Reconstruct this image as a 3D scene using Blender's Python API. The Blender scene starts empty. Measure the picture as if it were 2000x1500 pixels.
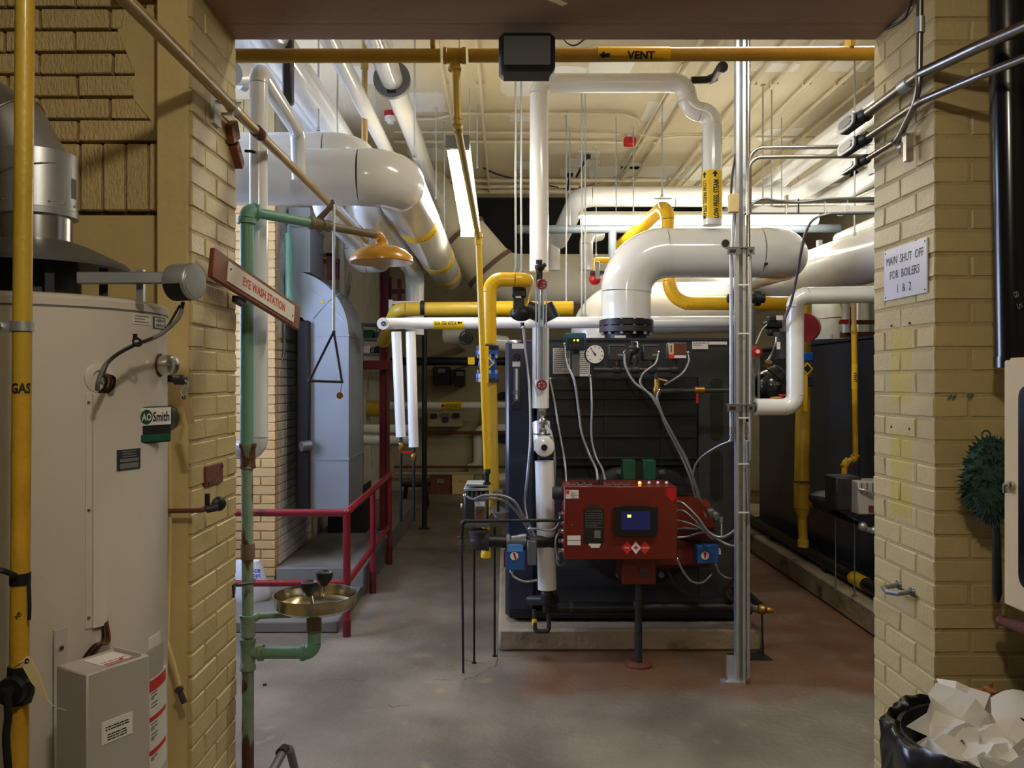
import bpy, math, random
from mathutils import Vector, Matrix, Quaternion
random.seed(7)
SC = bpy.context.scene
COL = SC.collection
F = 1650.0; VX, VY = 985.0, 743.0; CH = 1.6          # focal length in px (2000 px frame), vanishing point, camera height
# ---------------------------------------------------------------- camera, exposure
cam_d = bpy.data.cameras.new('camera'); cam = bpy.data.objects.new('camera', cam_d); COL.objects.link(cam)
cam.location = (0, 0, CH); cam.rotation_euler = (math.pi/2, 0, 0)
cam_d.sensor_width = 36; cam_d.lens = 36*F/2000
cam_d.shift_x = (1000-VX)/2000; cam_d.shift_y = -(750-VY)/2000
cam_d.clip_start = .02
SC.camera = cam
vs = SC.view_settings
vs.view_transform = 'Standard'; vs.look = 'None'; vs.gamma = 1; vs.use_curve_mapping = False
vs.exposure = 0.0
# ---------------------------------------------------------------- light
L_FRONT = 50       # ceiling lamps of the front room (W)
L_TUBE = 36        # fluorescent lenses in the boiler room
L_WIN = 15          # daylight in the alcove window
w = bpy.data.worlds.new('world'); SC.world = w; w.use_nodes = True
w.node_tree.nodes['Background'].inputs[0].default_value = (.55, .65, .8, 1)
w.node_tree.nodes['Background'].inputs[1].default_value = .03
def area(name, loc, rot, sx, sy, power, col):
    l = bpy.data.lights.new(name, 'AREA'); l.shape = 'RECTANGLE'; l.size = sx; l.size_y = sy
    l.energy = power; l.color = col
    o = bpy.data.objects.new(name, l); COL.objects.link(o); o.location = loc; o.rotation_euler = rot
    return o
def bulb(name, loc, r, power, col):
    l = bpy.data.lights.new(name, 'POINT'); l.shadow_soft_size = r; l.energy = power; l.color = col
    o = bpy.data.objects.new(name, l); COL.objects.link(o); o.location = loc
    return o
bulb('front_room_lamp', (.1, .15, 2.88), .06, L_FRONT, (1, .89, .72))
area('boiler_room_lamp', (1.3, 3.4, 3.6), (0, 0, 0), 1.2, .12, 38, (1, .96, .86))
# ---------------------------------------------------------------- helpers
def P(px, py, D): return Vector(((px-VX)*D/F, D, CH-(py-VY)*D/F))
def V(*a): return Vector(a)
def lin(c):
    return tuple(((x/255)/12.92 if x/255 <= .04045 else ((x/255+.055)/1.055)**2.4) for x in c)
MATS = {}
def mat(name, col, rough=.5, metal=0, var=0, vscale=6, bump=0, bscale=60, bmap=(1, 1, 1), dirt=None, emis=0, coat=0, rnd=0, alpha=1, trans=0, spec=.5):
    m = bpy.data.materials.new(name); m.use_nodes = True; MATS[name] = m
    nt = m.node_tree; N = nt.nodes; L = nt.links; b = N['Principled BSDF']
    c = lin(col)+(1,)
    b.inputs['Base Color'].default_value = c; b.inputs['Roughness'].default_value = rough; b.inputs['Metallic'].default_value = metal
    b.inputs['Coat Weight'].default_value = coat; b.inputs['Alpha'].default_value = alpha; b.inputs['Transmission Weight'].default_value = trans
    b.inputs['Specular IOR Level'].default_value = spec; b.inputs['Coat Roughness'].default_value = .12
    if emis:
        b.inputs['Emission Color'].default_value = c; b.inputs['Emission Strength'].default_value = emis
    geo = N.new('ShaderNodeNewGeometry'); out = None
    if var or dirt or rnd:
        rgb = N.new('ShaderNodeRGB'); rgb.outputs[0].default_value = c; out = rgb.outputs[0]
    def noise(scale, detail=4, mp=None):
        n = N.new('ShaderNodeTexNoise'); n.inputs['Scale'].default_value = scale; n.inputs['Detail'].default_value = detail
        if mp:
            k = N.new('ShaderNodeMapping'); k.inputs['Scale'].default_value = mp; L.new(geo.outputs['Position'], k.inputs['Vector']); L.new(k.outputs[0], n.inputs['Vector'])
        else: L.new(geo.outputs['Position'], n.inputs['Vector'])
        return n
    def mul(sock, lo, hi, col_in):
        mr = N.new('ShaderNodeMapRange'); mr.inputs[1].default_value = .25; mr.inputs[2].default_value = .75; mr.inputs[3].default_value = lo; mr.inputs[4].default_value = hi
        L.new(sock, mr.inputs[0])
        mx = N.new('ShaderNodeVectorMath'); mx.operation = 'SCALE'; L.new(col_in, mx.inputs[0]); L.new(mr.outputs[0], mx.inputs['Scale'])
        return mx.outputs[0]
    if var: out = mul(noise(vscale, 6).outputs['Fac'], 1-var, 1+var, out)
    if rnd:
        oi = N.new('ShaderNodeObjectInfo'); out = mul(oi.outputs['Random'], 1-rnd, 1+rnd, out)
    if dirt:
        dc, thr, soft, sc = dirt[:4]; mp = dirt[4] if len(dirt) > 4 else None
        n = noise(sc, 8, mp); mr = N.new('ShaderNodeMapRange'); mr.inputs[1].default_value = thr; mr.inputs[2].default_value = thr+soft
        L.new(n.outputs['Fac'], mr.inputs[0])
        mx = N.new('ShaderNodeMix'); mx.data_type = 'RGBA'; mx.inputs[7].default_value = lin(dc)+(1,)
        L.new(mr.outputs[0], mx.inputs[0]); L.new(out, mx.inputs[6]); out = mx.outputs[2]
    if out is not None: L.new(out, b.inputs['Base Color'])
    if bump:
        n = noise(bscale, 5, bmap); bp = N.new('ShaderNodeBump'); bp.inputs['Strength'].default_value = bump; bp.inputs['Distance'].default_value = .01
        L.new(n.outputs['Fac'], bp.inputs['Height']); L.new(bp.outputs[0], b.inputs['Normal'])
    return m
class G:
    """geometry collector: one G becomes one mesh"""
    def __init__(s): s.v = []; s.f = []
    def add(s, vs, fs):
        o = len(s.v); s.v += [Vector(x) for x in vs]; s.f += [tuple(i+o for i in f) for f in fs]; return s
    def box(s, c, d, rot=None, ch=0):
        x, y, z = d[0]/2, d[1]/2, d[2]/2
        if ch <= 0:
            vs = [(-x, -y, -z), (x, -y, -z), (x, y, -z), (-x, y, -z), (-x, -y, z), (x, -y, z), (x, y, z), (-x, y, z)]
            fs = [(0, 3, 2, 1), (4, 5, 6, 7), (0, 1, 5, 4), (1, 2, 6, 5), (2, 3, 7, 6), (3, 0, 4, 7)]
        else:
            ch = min(ch, x*.9, y*.9, z*.9); vs = []; fs = []; idx = {}
            for sx in (-1, 1):
                for sy in (-1, 1):
                    for sz in (-1, 1):
                        for ax in range(3):
                            p = [sx*(x-ch), sy*(y-ch), sz*(z-ch)]; p[ax] = (sx*x, sy*y, sz*z)[ax]
                            idx[(sx, sy, sz, ax)] = len(vs); vs.append(p)
            for ax in range(3):
                a, b = [(1, 2), (2, 0), (0, 1)][ax]
                for sg in (-1, 1):
                    q = []
                    for (u, w_) in ((-1, -1), (1, -1), (1, 1), (-1, 1)):
                        k = [0, 0, 0]; k[ax] = sg; k[a] = u; k[b] = w_; q.append(idx[(k[0], k[1], k[2], ax)])
                    fs.append(tuple(q if sg > 0 else q[::-1]))
            for ax in range(3):
                a, b = [(1, 2), (2, 0), (0, 1)][ax]
                for u in (-1, 1):
                    for w_ in (-1, 1):
                        k0 = [0, 0, 0]; k0[a] = u; k0[b] = w_; k1 = list(k0); k0[ax] = -1; k1[ax] = 1
                        q = [idx[tuple(k0)+(a,)], idx[tuple(k1)+(a,)], idx[tuple(k1)+(b,)], idx[tuple(k0)+(b,)]]
                        fs.append(tuple(q if u*w_ < 0 else q[::-1]))
            for sx in (-1, 1):
                for sy in (-1, 1):
                    for sz in (-1, 1):
                        q = [idx[(sx, sy, sz, 0)], idx[(sx, sy, sz, 1)], idx[(sx, sy, sz, 2)]]
                        fs.append(tuple(q if sx*sy*sz > 0 else q[::-1]))
        vs = [Vector(p) for p in vs]
        if rot is not None: vs = [rot @ p for p in vs]
        return s.add([Vector(c)+p for p in vs], fs)
    def bpx(s, x0, y0, x1, y1, D0, D1, ch=0):
        a = P(x0, y0, D0); b = P(x1, y1, D0)
        return s.box(((a.x+b.x)/2, (D0+D1)/2, (a.z+b.z)/2), (abs(b.x-a.x), abs(D1-D0), abs(a.z-b.z)), ch=ch)
    def lathe(s, o, axis, prof, n=24, caps=True):
        axis = Vector(axis).normalized(); u = axis.orthogonal().normalized(); w_ = axis.cross(u); o = Vector(o)
        vs = []; fs = []
        for r, h in prof:
            for i in range(n):
                a = 2*math.pi*i/n; vs.append(o+axis*h+(u*math.cos(a)+w_*math.sin(a))*r)
        m = len(prof)
        for j in range(m-1):
            for i in range(n):
                k = (i+1) % n; fs.append((j*n+i, j*n+k, (j+1)*n+k, (j+1)*n+i))
        if caps:
            if prof[0][0] > 1e-6: fs.append(tuple(range(n))[::-1])
            if prof[-1][0] > 1e-6: fs.append(tuple(range((m-1)*n, m*n)))
        return s.add(vs, fs)
    def cyl(s, a, b, r, r2=None, n=16):
        a = Vector(a); b = Vector(b); l = (b-a).length
        return s.lathe(a, b-a, [(r, 0), (r if r2 is None else r2, l)], n)
    def ring(s, a, b, ro, ri, n=20):
        a = Vector(a); b = Vector(b); l = (b-a).length
        return s.lathe(a, b-a, [(ri, 0), (ro, 0), (ro, l), (ri, l), (ri, 0)], n, caps=False)
    def tube(s, pts, r, n=10, caps=True):
        pts = [Vector(p) for p in pts]; m = len(pts); rr = r if hasattr(r, '__len__') else [r]*m
        T = [(pts[min(i+1, m-1)]-pts[max(i-1, 0)]).normalized() for i in range(m)]
        u = T[0].orthogonal().normalized(); vs = []; fs = []
        for i in range(m):
            if i:
                q = T[i-1].rotation_difference(T[i]); u = q @ u
            u = (u-T[i]*u.dot(T[i])).normalized(); w_ = T[i].cross(u)
            sc = 1.0
            for k in range(n):
                a = 2*math.pi*k/n; vs.append(pts[i]+(u*math.cos(a)+w_*math.sin(a))*rr[i]*sc)
        for i in range(m-1):
            for k in range(n):
                q = (k+1) % n; fs.append((i*n+k, i*n+q, (i+1)*n+q, (i+1)*n+k))
        if caps: fs += [tuple(range(n))[::-1], tuple(range((m-1)*n, m*n))]
        return s.add(vs, fs)
    def sph(s, c, r, n=16, m=10, sc=(1, 1, 1), rot=None):
        vs = []; fs = []; c = Vector(c)
        for j in range(1, m):
            t = math.pi*j/m
            for i in range(n):
                a = 2*math.pi*i/n; p = Vector((math.sin(t)*math.cos(a)*sc[0], math.sin(t)*math.sin(a)*sc[1], math.cos(t)*sc[2]))*r
                vs.append(c+(rot @ p if rot else p))
        q = Vector((0, 0, r*sc[2])); q = rot @ q if rot else q
        vs += [c+q, c-q]; T = len(vs)-2; Bm = T+1
        for j in range(m-2):
            for i in range(n):
                k = (i+1) % n; fs.append((j*n+i, (j+1)*n+i, (j+1)*n+k, j*n+k))
        for i in range(n):
            k = (i+1) % n; fs.append((T, i, k)); fs.append((Bm, (m-2)*n+k, (m-2)*n+i))
        return s.add(vs, fs)
    def torus(s, c, axis, R, r, n=24, m=8):
        axis = Vector(axis).normalized(); u = axis.orthogonal().normalized(); w_ = axis.cross(u); c = Vector(c)
        pts = [c+(u*math.cos(2*math.pi*i/n)+w_*math.sin(2*math.pi*i/n))*R for i in range(n)]
        vs = []; fs = []
        for i, p in enumerate(pts):
            d = (p-c).normalized()
            for k in range(m):
                a = 2*math.pi*k/m; vs.append(p+(d*math.cos(a)+axis*math.sin(a))*r)
        for i in range(n):
            for k in range(m):
                fs.append((i*m+k, i*m+(k+1) % m, ((i+1) % n)*m+(k+1) % m, ((i+1) % n)*m+k))
        return s.add(vs, fs[::1])
    def prism(s, poly, o, u, v, w_):
        """extrude the 2D polygon (in o+u*x+v*y) by the vector w_"""
        o = Vector(o); u = Vector(u); v = Vector(v); w_ = Vector(w_); n = len(poly)
        vs = [o+u*a+v*b for a, b in poly]+[o+u*a+v*b+w_ for a, b in poly]
        fs = [tuple(range(n))[::-1], tuple(range(n, 2*n))]+[(i, (i+1) % n, n+(i+1) % n, n+i) for i in range(n)]
        return s.add(vs, fs)
    def map(s, f): s.v = [Vector(f(p)) for p in s.v]; return s
def fillet(pts, b, k=6):
    """rounds the corners; returns a list of (kind, points)"""
    pts = [Vector(p) for p in pts]; segs = []; cur = pts[0]
    for i in range(1, len(pts)-1):
        p, q, r = pts[i-1], pts[i], pts[i+1]
        d0 = (p-q).normalized(); d1 = (r-q).normalized(); ang = d0.angle(d1)
        bb = b[i-1] if hasattr(b, '__len__') else b
        t = min(bb/math.tan(ang/2) if ang > .05 else 0, .49*(p-q).length if i > 1 else .98*(p-q).length, .49*(r-q).length if i < len(pts)-2 else .98*(r-q).length)
        rad = t*math.tan(ang/2); a = q+d0*t; e = q+d1*t
        c = q+(d0+d1).normalized()*(rad/math.sin(ang/2)) if ang < 3.12 else q
        arc = []
        for j in range(k+1):
            f = j/k; va = a-c; ve = e-c
            th = va.angle(ve)
            vv = va.lerp(ve, f) if th < 1e-4 else (va*math.sin((1-f)*th)+ve*math.sin(f*th))/math.sin(th)
            arc.append(c+vv)
        segs.append(('s', [cur, a])); segs.append(('b', arc)); cur = e
    segs.append(('s', [cur, pts[-1]]))
    return segs
def smooth_path(pts, per=8):
    """Catmull-Rom through the points"""
    pts = [Vector(p) for p in pts]; q = [2*pts[0]-pts[1]]+pts+[2*pts[-1]-pts[-2]]; out = []
    for i in range(1, len(q)-2):
        for j in range(per):
            t = j/per; a, b, c, d = q[i-1], q[i], q[i+1], q[i+2]
            out.append(.5*((2*b)+(c-a)*t+(2*a-5*b+4*c-d)*t*t+(3*b-a-3*c+d)*t**3))
    return out+[pts[-1]]
def resample(pts, step):
    out = [pts[0].copy()]; acc = 0
    for a, b in zip(pts, pts[1:]):
        l = (b-a).length; t = step-acc
        while t < l: out.append(a.lerp(b, t/l)); t += step
        acc = (acc+l) % step
    out.append(pts[-1].copy()); return out
def link_mesh(name, g, m, sharp=.75):
    me = bpy.data.meshes.new(name)
    lo = Vector((min(p.x for p in g.v), min(p.y for p in g.v), min(p.z for p in g.v))); hi = Vector((max(p.x for p in g.v), max(p.y for p in g.v), max(p.z for p in g.v)))
    c = Vector(((lo.x+hi.x)/2, (lo.y+hi.y)/2, lo.z))
    me.from_pydata([tuple(p-c) for p in g.v], [], g.f); me.update()
    for p in me.polygons: p.use_smooth = True
    me.set_sharp_from_angle(angle=sharp)
    me.materials.append(MATS[m] if isinstance(m, str) else m)
    o = bpy.data.objects.new(name, me); COL.objects.link(o); o.location = c
    return o, lo, hi
_txt = {}
def text_geo(s, bold=0, spacing=1.0):
    """flat text, cap height about 0.7, centred on the origin, as (verts2d, faces, width)"""
    key = (s, bold, spacing)
    if key in _txt: return _txt[key]
    cu = bpy.data.curves.new('t', 'FONT'); cu.body = s; cu.align_x = 'CENTER'; cu.size = 1; cu.offset = bold; cu.resolution_u = 2; cu.space_character = spacing
    ob = bpy.data.objects.new('t', cu); COL.objects.link(ob); bpy.context.view_layer.update()
    ev = ob.evaluated_get(bpy.context.evaluated_depsgraph_get()); me = ev.to_mesh()
    vs = [(v.co.x, v.co.y) for v in me.vertices]; fs = [tuple(p.vertices) for p in me.polygons]; ev.to_mesh_clear()
    bpy.data.objects.remove(ob); bpy.data.curves.remove(cu)
    x0 = min(v[0] for v in vs); x1 = max(v[0] for v in vs); y0 = min(v[1] for v in vs); y1 = max(v[1] for v in vs)
    vs = [((x-(x0+x1)/2)/(y1-y0), (y-(y0+y1)/2)/(y1-y0)) for x, y in vs]
    _txt[key] = (vs, fs, (x1-x0)/(y1-y0)); return _txt[key]
def text_g(s, o, u, v, h, width=None, bold=.012, fmap=None):
    """text of height h at o, running along u, upright along v; fmap maps (x,y) to a point instead"""
    vs, fs, wd = text_geo(s, bold); kx = h if width is None else width/wd
    g = G()
    if fmap:
        import bmesh
        bm = bmesh.new(); bv_ = [bm.verts.new((x*kx, y*h, 0)) for x, y in vs]
        for f in fs:
            try: bm.faces.new([bv_[i] for i in f])
            except ValueError: pass
        bmesh.ops.subdivide_edges(bm, edges=[e for e in bm.edges if e.calc_length() > h*.3], cuts=2)
        bmesh.ops.triangulate(bm, faces=bm.faces[:]); bm.verts.ensure_lookup_table(); bm.verts.index_update()
        g.add([fmap(v.co.x, v.co.y) for v in bm.verts], [tuple(v.index for v in f.verts) for f in bm.faces]); bm.free()
    else:
        u = Vector(u).normalized(); v = Vector(v).normalized(); g.add([Vector(o)+u*(x*kx)+v*(y*h) for x, y in vs], fs)
    return g
def poly_map(poly, fm):
    """flat outline wrapped on a curved surface by fm(x, y)"""
    import bmesh
    bm = bmesh.new(); bm.faces.new([bm.verts.new((x, y, 0)) for x, y in poly]); bmesh.ops.triangulate(bm, faces=bm.faces[:])
    bmesh.ops.subdivide_edges(bm, edges=bm.edges[:], cuts=3, use_grid_fill=True); bmesh.ops.triangulate(bm, faces=bm.faces[:]); bm.verts.index_update()
    g = G().add([fm(v.co.x, v.co.y) for v in bm.verts], [tuple(v.index for v in f.verts) for f in bm.faces]); bm.free(); return g
def lines_g(o, u, v, wd, rows, lh, fill=.55, seed=1):
    """rows of small printed bars (unreadably small print)"""
    rd = random.Random(seed); g = G(); u = Vector(u).normalized(); v = Vector(v).normalized(); o = Vector(o)
    for r in range(rows):
        x = -wd/2
        while x < wd/2-.002:
            l = min(rd.uniform(.02, .12)*wd*2, wd/2-x)
            a = o+u*x-v*(r*lh); g.add([a, a+u*l, a+u*l+v*lh*fill, a+v*lh*fill], [(0, 1, 2, 3)]); x += l+wd*.03
            if rd.random() < .12 and x > 0: break
    return g
GROUPS = {'hanger_rod': 'hanger rods under the boiler room ceiling', 'ceiling_conduit': 'painted conduits on the boiler room ceiling', 'armoured_cable': 'flexible conduits round the burner', 'cable': 'loose cables in the boiler room',
          'crumpled_paper': 'waste paper in the bin', 'kraft_paper': 'brown paper in the bin', 'fluorescent_lamp': 'fluorescent lamps in the boiler room', 'junction_elbow': 'conduit elbows at the right jamb', 'support_rod': 'rod stands under the gas trains',
          'insulated_pipe': 'white insulated pipes', 'gas_main': 'yellow gas mains', 'drop_pipe': 'white drop pipes under the feed pipe', 'parts_box': 'parts boxes on the metal shelf', 'riser_pipe': 'thin risers at the back', 'wall_pipe': 'thin pipes on the back wall',
          'wall_box': 'boxes along the back wall', 'tool': 'fittings on the wall panel', 'pressure_switch': 'pressure switches over the manifold', 'conduit': 'steel conduits', 'wood_block': 'wooden blocks on the left jamb', 'paper_tag': 'paper tags', 'boiler': 'boilers', 'actuator': 'blue actuators', 'boiler_pad': 'boiler pads', 'insulated_main': 'fat insulated mains', 'steam_header': 'steam headers'}
class Thing:
    def __init__(s, name, label, cat, group=None, kind=None):
        s.name = name; s.label = label; s.cat = cat; s.group = group; s.kind = kind; s.parts = []
    def add(s, name, g, m, sub=None, label=None, sharp=.75, kind=None):
        if not g.v: return None
        o, lo, hi = link_mesh(name, g, m, sharp)
        if label: o['label'] = label
        if kind: o['kind'] = kind
        s.parts.append((o, lo, hi, sub)); return o
    def done(s):
        top = [p for p in s.parts if p[3] is None]
        if len(s.parts) == 1:
            root = s.parts[0][0]; root.name = s.name
        else:
            lo = Vector([min(p[1][i] for p in s.parts) for i in range(3)]); hi = Vector([max(p[2][i] for p in s.parts) for i in range(3)])
            root = bpy.data.objects.new(s.name, None); COL.objects.link(root); root.empty_display_size = .05
            root.location = ((lo.x+hi.x)/2, (lo.y+hi.y)/2, lo.z)
            rl = Vector(root.location)
            wl = {p[0]: Vector(p[0].location) for p in s.parts}
            for o, _, _, sub in s.parts:
                par = sub or root; o.parent = par; o.location = wl[o]-(wl[sub] if sub else rl)
        root['label'] = s.label
        s.group = s.group or GROUPS.get(s.name)
        if s.kind: root['kind'] = s.kind
        if s.kind != 'structure' and s.cat: root['category'] = s.cat
        if s.group: root['group'] = s.group
        s.root = root; return root
    def pipe(s, pts, r, m, b=None, style='insul', n=20, name='pipe', k=7):
        """straight lengths and elbows as separate parts"""
        if b is None: b = r*(1.6 if style == 'insul' else 1.5 if style == 'screw' else 4)
        segs = fillet(pts, b, k)
        if style == 'bend':
            allp = []
            for kd, q in segs:
                for p in q:
                    if not allp or (p-allp[-1]).length > 1e-5: allp.append(p)
            return s.add(name, G().tube(allp, r, n), m)
        first = None
        for kd, q in segs:
            if (q[0]-q[-1]).length < 1e-4: continue
            if kd == 's':
                o = s.add(name, G().tube(q, r, n), m); first = first or o
            elif style == 'insul':
                g = G().tube(q, r*1.025, n); s.add('elbow', g, m)
            else:
                g = G().tube(q, r*1.3, n)
                for e, d in ((q[0], q[1]-q[0]), (q[-1], q[-2]-q[-1])):
                    d = d.normalized(); g.cyl(e-d*r*.25, e+d*r*.4, r*1.5, n=n)
                s.add('elbow', g, m)
        return first
    def band(s, p, d, r, w_, m, name='band', sub=None, n=24):
        d = Vector(d).normalized(); p = Vector(p)
        return s.add(name, G().ring(p-d*w_/2, p+d*w_/2, r, r*.9, n), m, sub)
def single(name, label, cat, g, m, group=None, kind=None, sharp=.75):
    t = Thing(name, label, cat, group, kind); t.add(name, g, m, sharp=sharp); return t.done()
def cyl_text(s, p, axis, facing, r, h, along=True, flip=False, bold=.02, width=None):
    """text printed on a pipe. axis = reading direction along the pipe; or (along=False) reading round the pipe, axis = up"""
    axis = Vector(axis).normalized(); f = Vector(facing); f = (f-axis*f.dot(axis)).normalized(); p = Vector(p)
    t = axis.cross(f) if along else axis.cross(f)
    if along:   # x along the axis, y round the pipe (up = -t ... chosen so that text reads upright from the facing side)
        up = f.cross(axis)
        if flip: axis = -axis; up = -up
        fm = lambda x, y: p+axis*x+(f*math.cos(y/r)+up*math.sin(y/r))*(r*1.012+.0006)
    else:
        rt = axis.cross(f)
        fm = lambda x, y: p+axis*y+(f*math.cos(x/r)+rt*math.sin(x/r))*(r*1.012+.0006)
    return text_g(s, None, None, None, h, width, bold, fm)
def cable(s, name, px, r, m, n=8, rib=True, per=8, sub=None):
    pts = smooth_path([P(*q) if not isinstance(q, Vector) else q for q in px], per)
    if rib:
        pts = resample(pts, r*1.1); rr = [r*(1.0 if i % 2 else .82) for i in range(len(pts))]
        return s.add(name, G().tube(pts, rr, n), m, sub, sharp=3)
    return s.add(name, G().tube(pts, r, n), m, sub)
# ---------------------------------------------------------------- materials
mat('paint_wall', (198, 177, 124), .42, var=.07, vscale=5, bump=.25, bscale=70, rnd=.05, spec=.6)
mat('paint_rough', (220, 195, 136), .55, var=.08, vscale=5, bump=.9, bscale=95, bmap=(1.6, 1, .55), rnd=.05)
mat('plaster', (216, 192, 134), .5, var=.1, vscale=4, bump=.35, bscale=26)
mat('mortar', (184, 163, 112), .6, var=.08, vscale=9, bump=.5, bscale=60)
mat('mortar_dark', (96, 78, 44), .8, var=.2, vscale=9, bump=.5, bscale=60)
mat('lintel_paint', (160, 127, 98), .6, var=.08, vscale=4, bump=.2, bscale=30)
mat('room_wall', (104, 97, 82), .7, var=.08, vscale=3, bump=.3, bscale=30)
mat('front_ceiling', (200, 192, 172), .7)
mat('ceiling_paint', (226, 214, 184), .6, var=.05, vscale=2, bump=.3, bscale=18, bmap=(4, .5, 1), dirt=((186, 150, 96), .70, .1, 1.3))
mat('patch_paint', (246, 244, 236), .5, var=.03)
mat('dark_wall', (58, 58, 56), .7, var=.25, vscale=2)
mat('pier_brick', (206, 168, 112), .6, var=.1, rnd=.06, bump=.4, bscale=60)
mat('grey_wall', (204, 198, 186), .7, var=.16, vscale=3, bump=.5, bscale=45, rnd=.04, dirt=((92, 90, 90), .6, .12, 2.2))
mat('back_brick', (168, 156, 124), .7, var=.12, vscale=4, bump=.4, bscale=40)
mat('step_concrete', (120, 116, 110), .75, var=.18, vscale=4, bump=.3, bscale=40)
mat('pad_concrete', (156, 140, 116), .8, var=.2, vscale=6, bump=.8, bscale=35, dirt=((92, 66, 44), .58, .12, 3.5))
mat('pvc', (240, 240, 238), .16, var=.02, vscale=2, coat=.6)
mat('pvc_cream', (232, 230, 220), .2, var=.03, vscale=2, coat=.5)
mat('canvas', (236, 230, 206), .45, var=.05, vscale=3, bump=.1, bscale=60)
mat('seam', (126, 104, 84), .6)
mat('yellow', (236, 186, 24), .32, var=.04, vscale=4, coat=.3)
mat('yellow_dull', (190, 156, 46), .42, var=.14, vscale=6, coat=.15, bump=.12, bscale=90)
mat('yellow_worn', (204, 158, 44), .42, var=.18, vscale=14, bump=.2, bscale=90, dirt=((58, 42, 22), .68, .03, 26))
mat('gold_paint', (180, 148, 88), .38, var=.12, vscale=9, coat=.2)
mat('label_yellow', (250, 208, 20), .4)
mat('print_black', (22, 20, 18), .6)
mat('print_red', (214, 44, 40), .5)
mat('print_grey', (120, 118, 116), .6)
mat('white_label', (236, 232, 226), .5)
mat('green_pipe', (116, 164, 140), .45, var=.08, vscale=8, bump=.15, bscale=80)
mat('green_worn', (142, 164, 138), .6, var=.15, vscale=20, bump=.4, bscale=60, dirt=((96, 62, 42), .53, .05, 16, (1, 1, .35)))
mat('arm_pipe', (122, 106, 82), .5, var=.2, vscale=10)
mat('shower_yellow', (206, 146, 28), .3, var=.12, vscale=12, coat=.3)
mat('bowl_steel', (192, 182, 154), .2, 1, var=.1)
mat('black_rubber', (24, 24, 24), .5)
mat('black_gloss', (16, 16, 18), .22, coat=.4)
mat('black_metal', (22, 22, 24), .45, var=.15, vscale=12)
mat('iron', (62, 60, 62), .5, .4, var=.2, vscale=14)
mat('grey_metal', (128, 130, 132), .42, .6, var=.1, vscale=9)
mat('galv', (196, 199, 202), .4, .75, var=.08, vscale=22)
mat('steel', (206, 206, 204), .22, 1, var=.05)
mat('duct_metal', (186, 194, 204), .38, .75, var=.06, vscale=5)
mat('tank_paint', (222, 214, 202), .32, var=.02, vscale=2, bump=.06, bscale=160, coat=.3)
mat('box_grey', (186, 180, 172), .42, var=.03, bump=.05, bscale=140)
mat('boiler_paint', (44, 51, 70), .3, var=.08, vscale=3, coat=.2)
mat('boiler_grey', (52, 56, 62), .35, var=.1, vscale=5)
mat('panel_red', (112, 34, 20), .36, var=.06, vscale=4, coat=.15)
mat('rail_red', (132, 22, 36), .34, var=.14, vscale=10, coat=.3, dirt=((70, 22, 24), .66, .06, 9))
mat('steel_red', (104, 22, 30), .45, var=.15)
mat('valve_blue', (24, 84, 186), .32, var=.08, coat=.3)
mat('act_blue', (40, 92, 158), .4)
mat('act_blue_light', (96, 150, 226), .4)
mat('teal', (24, 92, 112), .4)
mat('igniter_green', (16, 82, 56), .4)
mat('red_paint', (190, 26, 30), .35, coat=.2)
mat('fitting_rusty', (136, 150, 122), .7, var=.2, vscale=20, bump=.5, bscale=60, dirt=((96, 58, 36), .46, .06, 22, (1, 1, .4)))
mat('cable_grey', (150, 151, 152), .4, .7, var=.05)
mat('tag_tan', (176, 148, 108), .7)
mat('wheel_red', (128, 30, 28), .4)
mat('conduit_steel', (150, 144, 136), .3, 1, var=.06)
mat('rust', (106, 58, 40), .8, var=.25, vscale=20, bump=.5, bscale=60)
mat('wood', (126, 66, 40), .5, var=.2, vscale=6, bump=.2, bscale=30, bmap=(1, 8, 8))
mat('sign_white', (238, 228, 208), .45)
mat('sign_plastic', (222, 220, 226), .3)
mat('brass', (168, 130, 66), .35, .8, var=.1)
mat('bag_black', (14, 14, 16), .28, coat=.3)
mat('paper', (236, 232, 226), .7, var=.02)
mat('paper_tan', (236, 216, 160), .7)
mat('kraft', (170, 108, 64), .7, var=.12, vscale=20)
mat('plastic_film', (214, 212, 206), .25, alpha=.8)
mat('mop_green', (40, 66, 54), .9, var=.25, vscale=60)
mat('cabinet_paint', (226, 204, 160), .4, var=.02)
mat('cabinet_glass', (14, 18, 22), .12)
mat('glass_tube', (200, 210, 214), .08, trans=.85)
mat('led_green', (190, 255, 60), .4, emis=5)
mat('led_orange', (255, 140, 50), .4, emis=8)
mat('screen', (38, 40, 92), .3, emis=.18)
mat('tube_lens', (255, 249, 232), .4, emis=L_TUBE)
mat('daylight_pane', (196, 214, 255), .3, emis=L_WIN)
mat('lamp_white', (232, 230, 222), .4)
mat('grey_pipe', (104, 114, 120), .4, var=.08)
mat('tyvek', (214, 212, 222), .7, var=.04)
mat('marker_green', (38, 108, 92), .6)
mat('patch_yellow', (196, 178, 84), .5)
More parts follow.
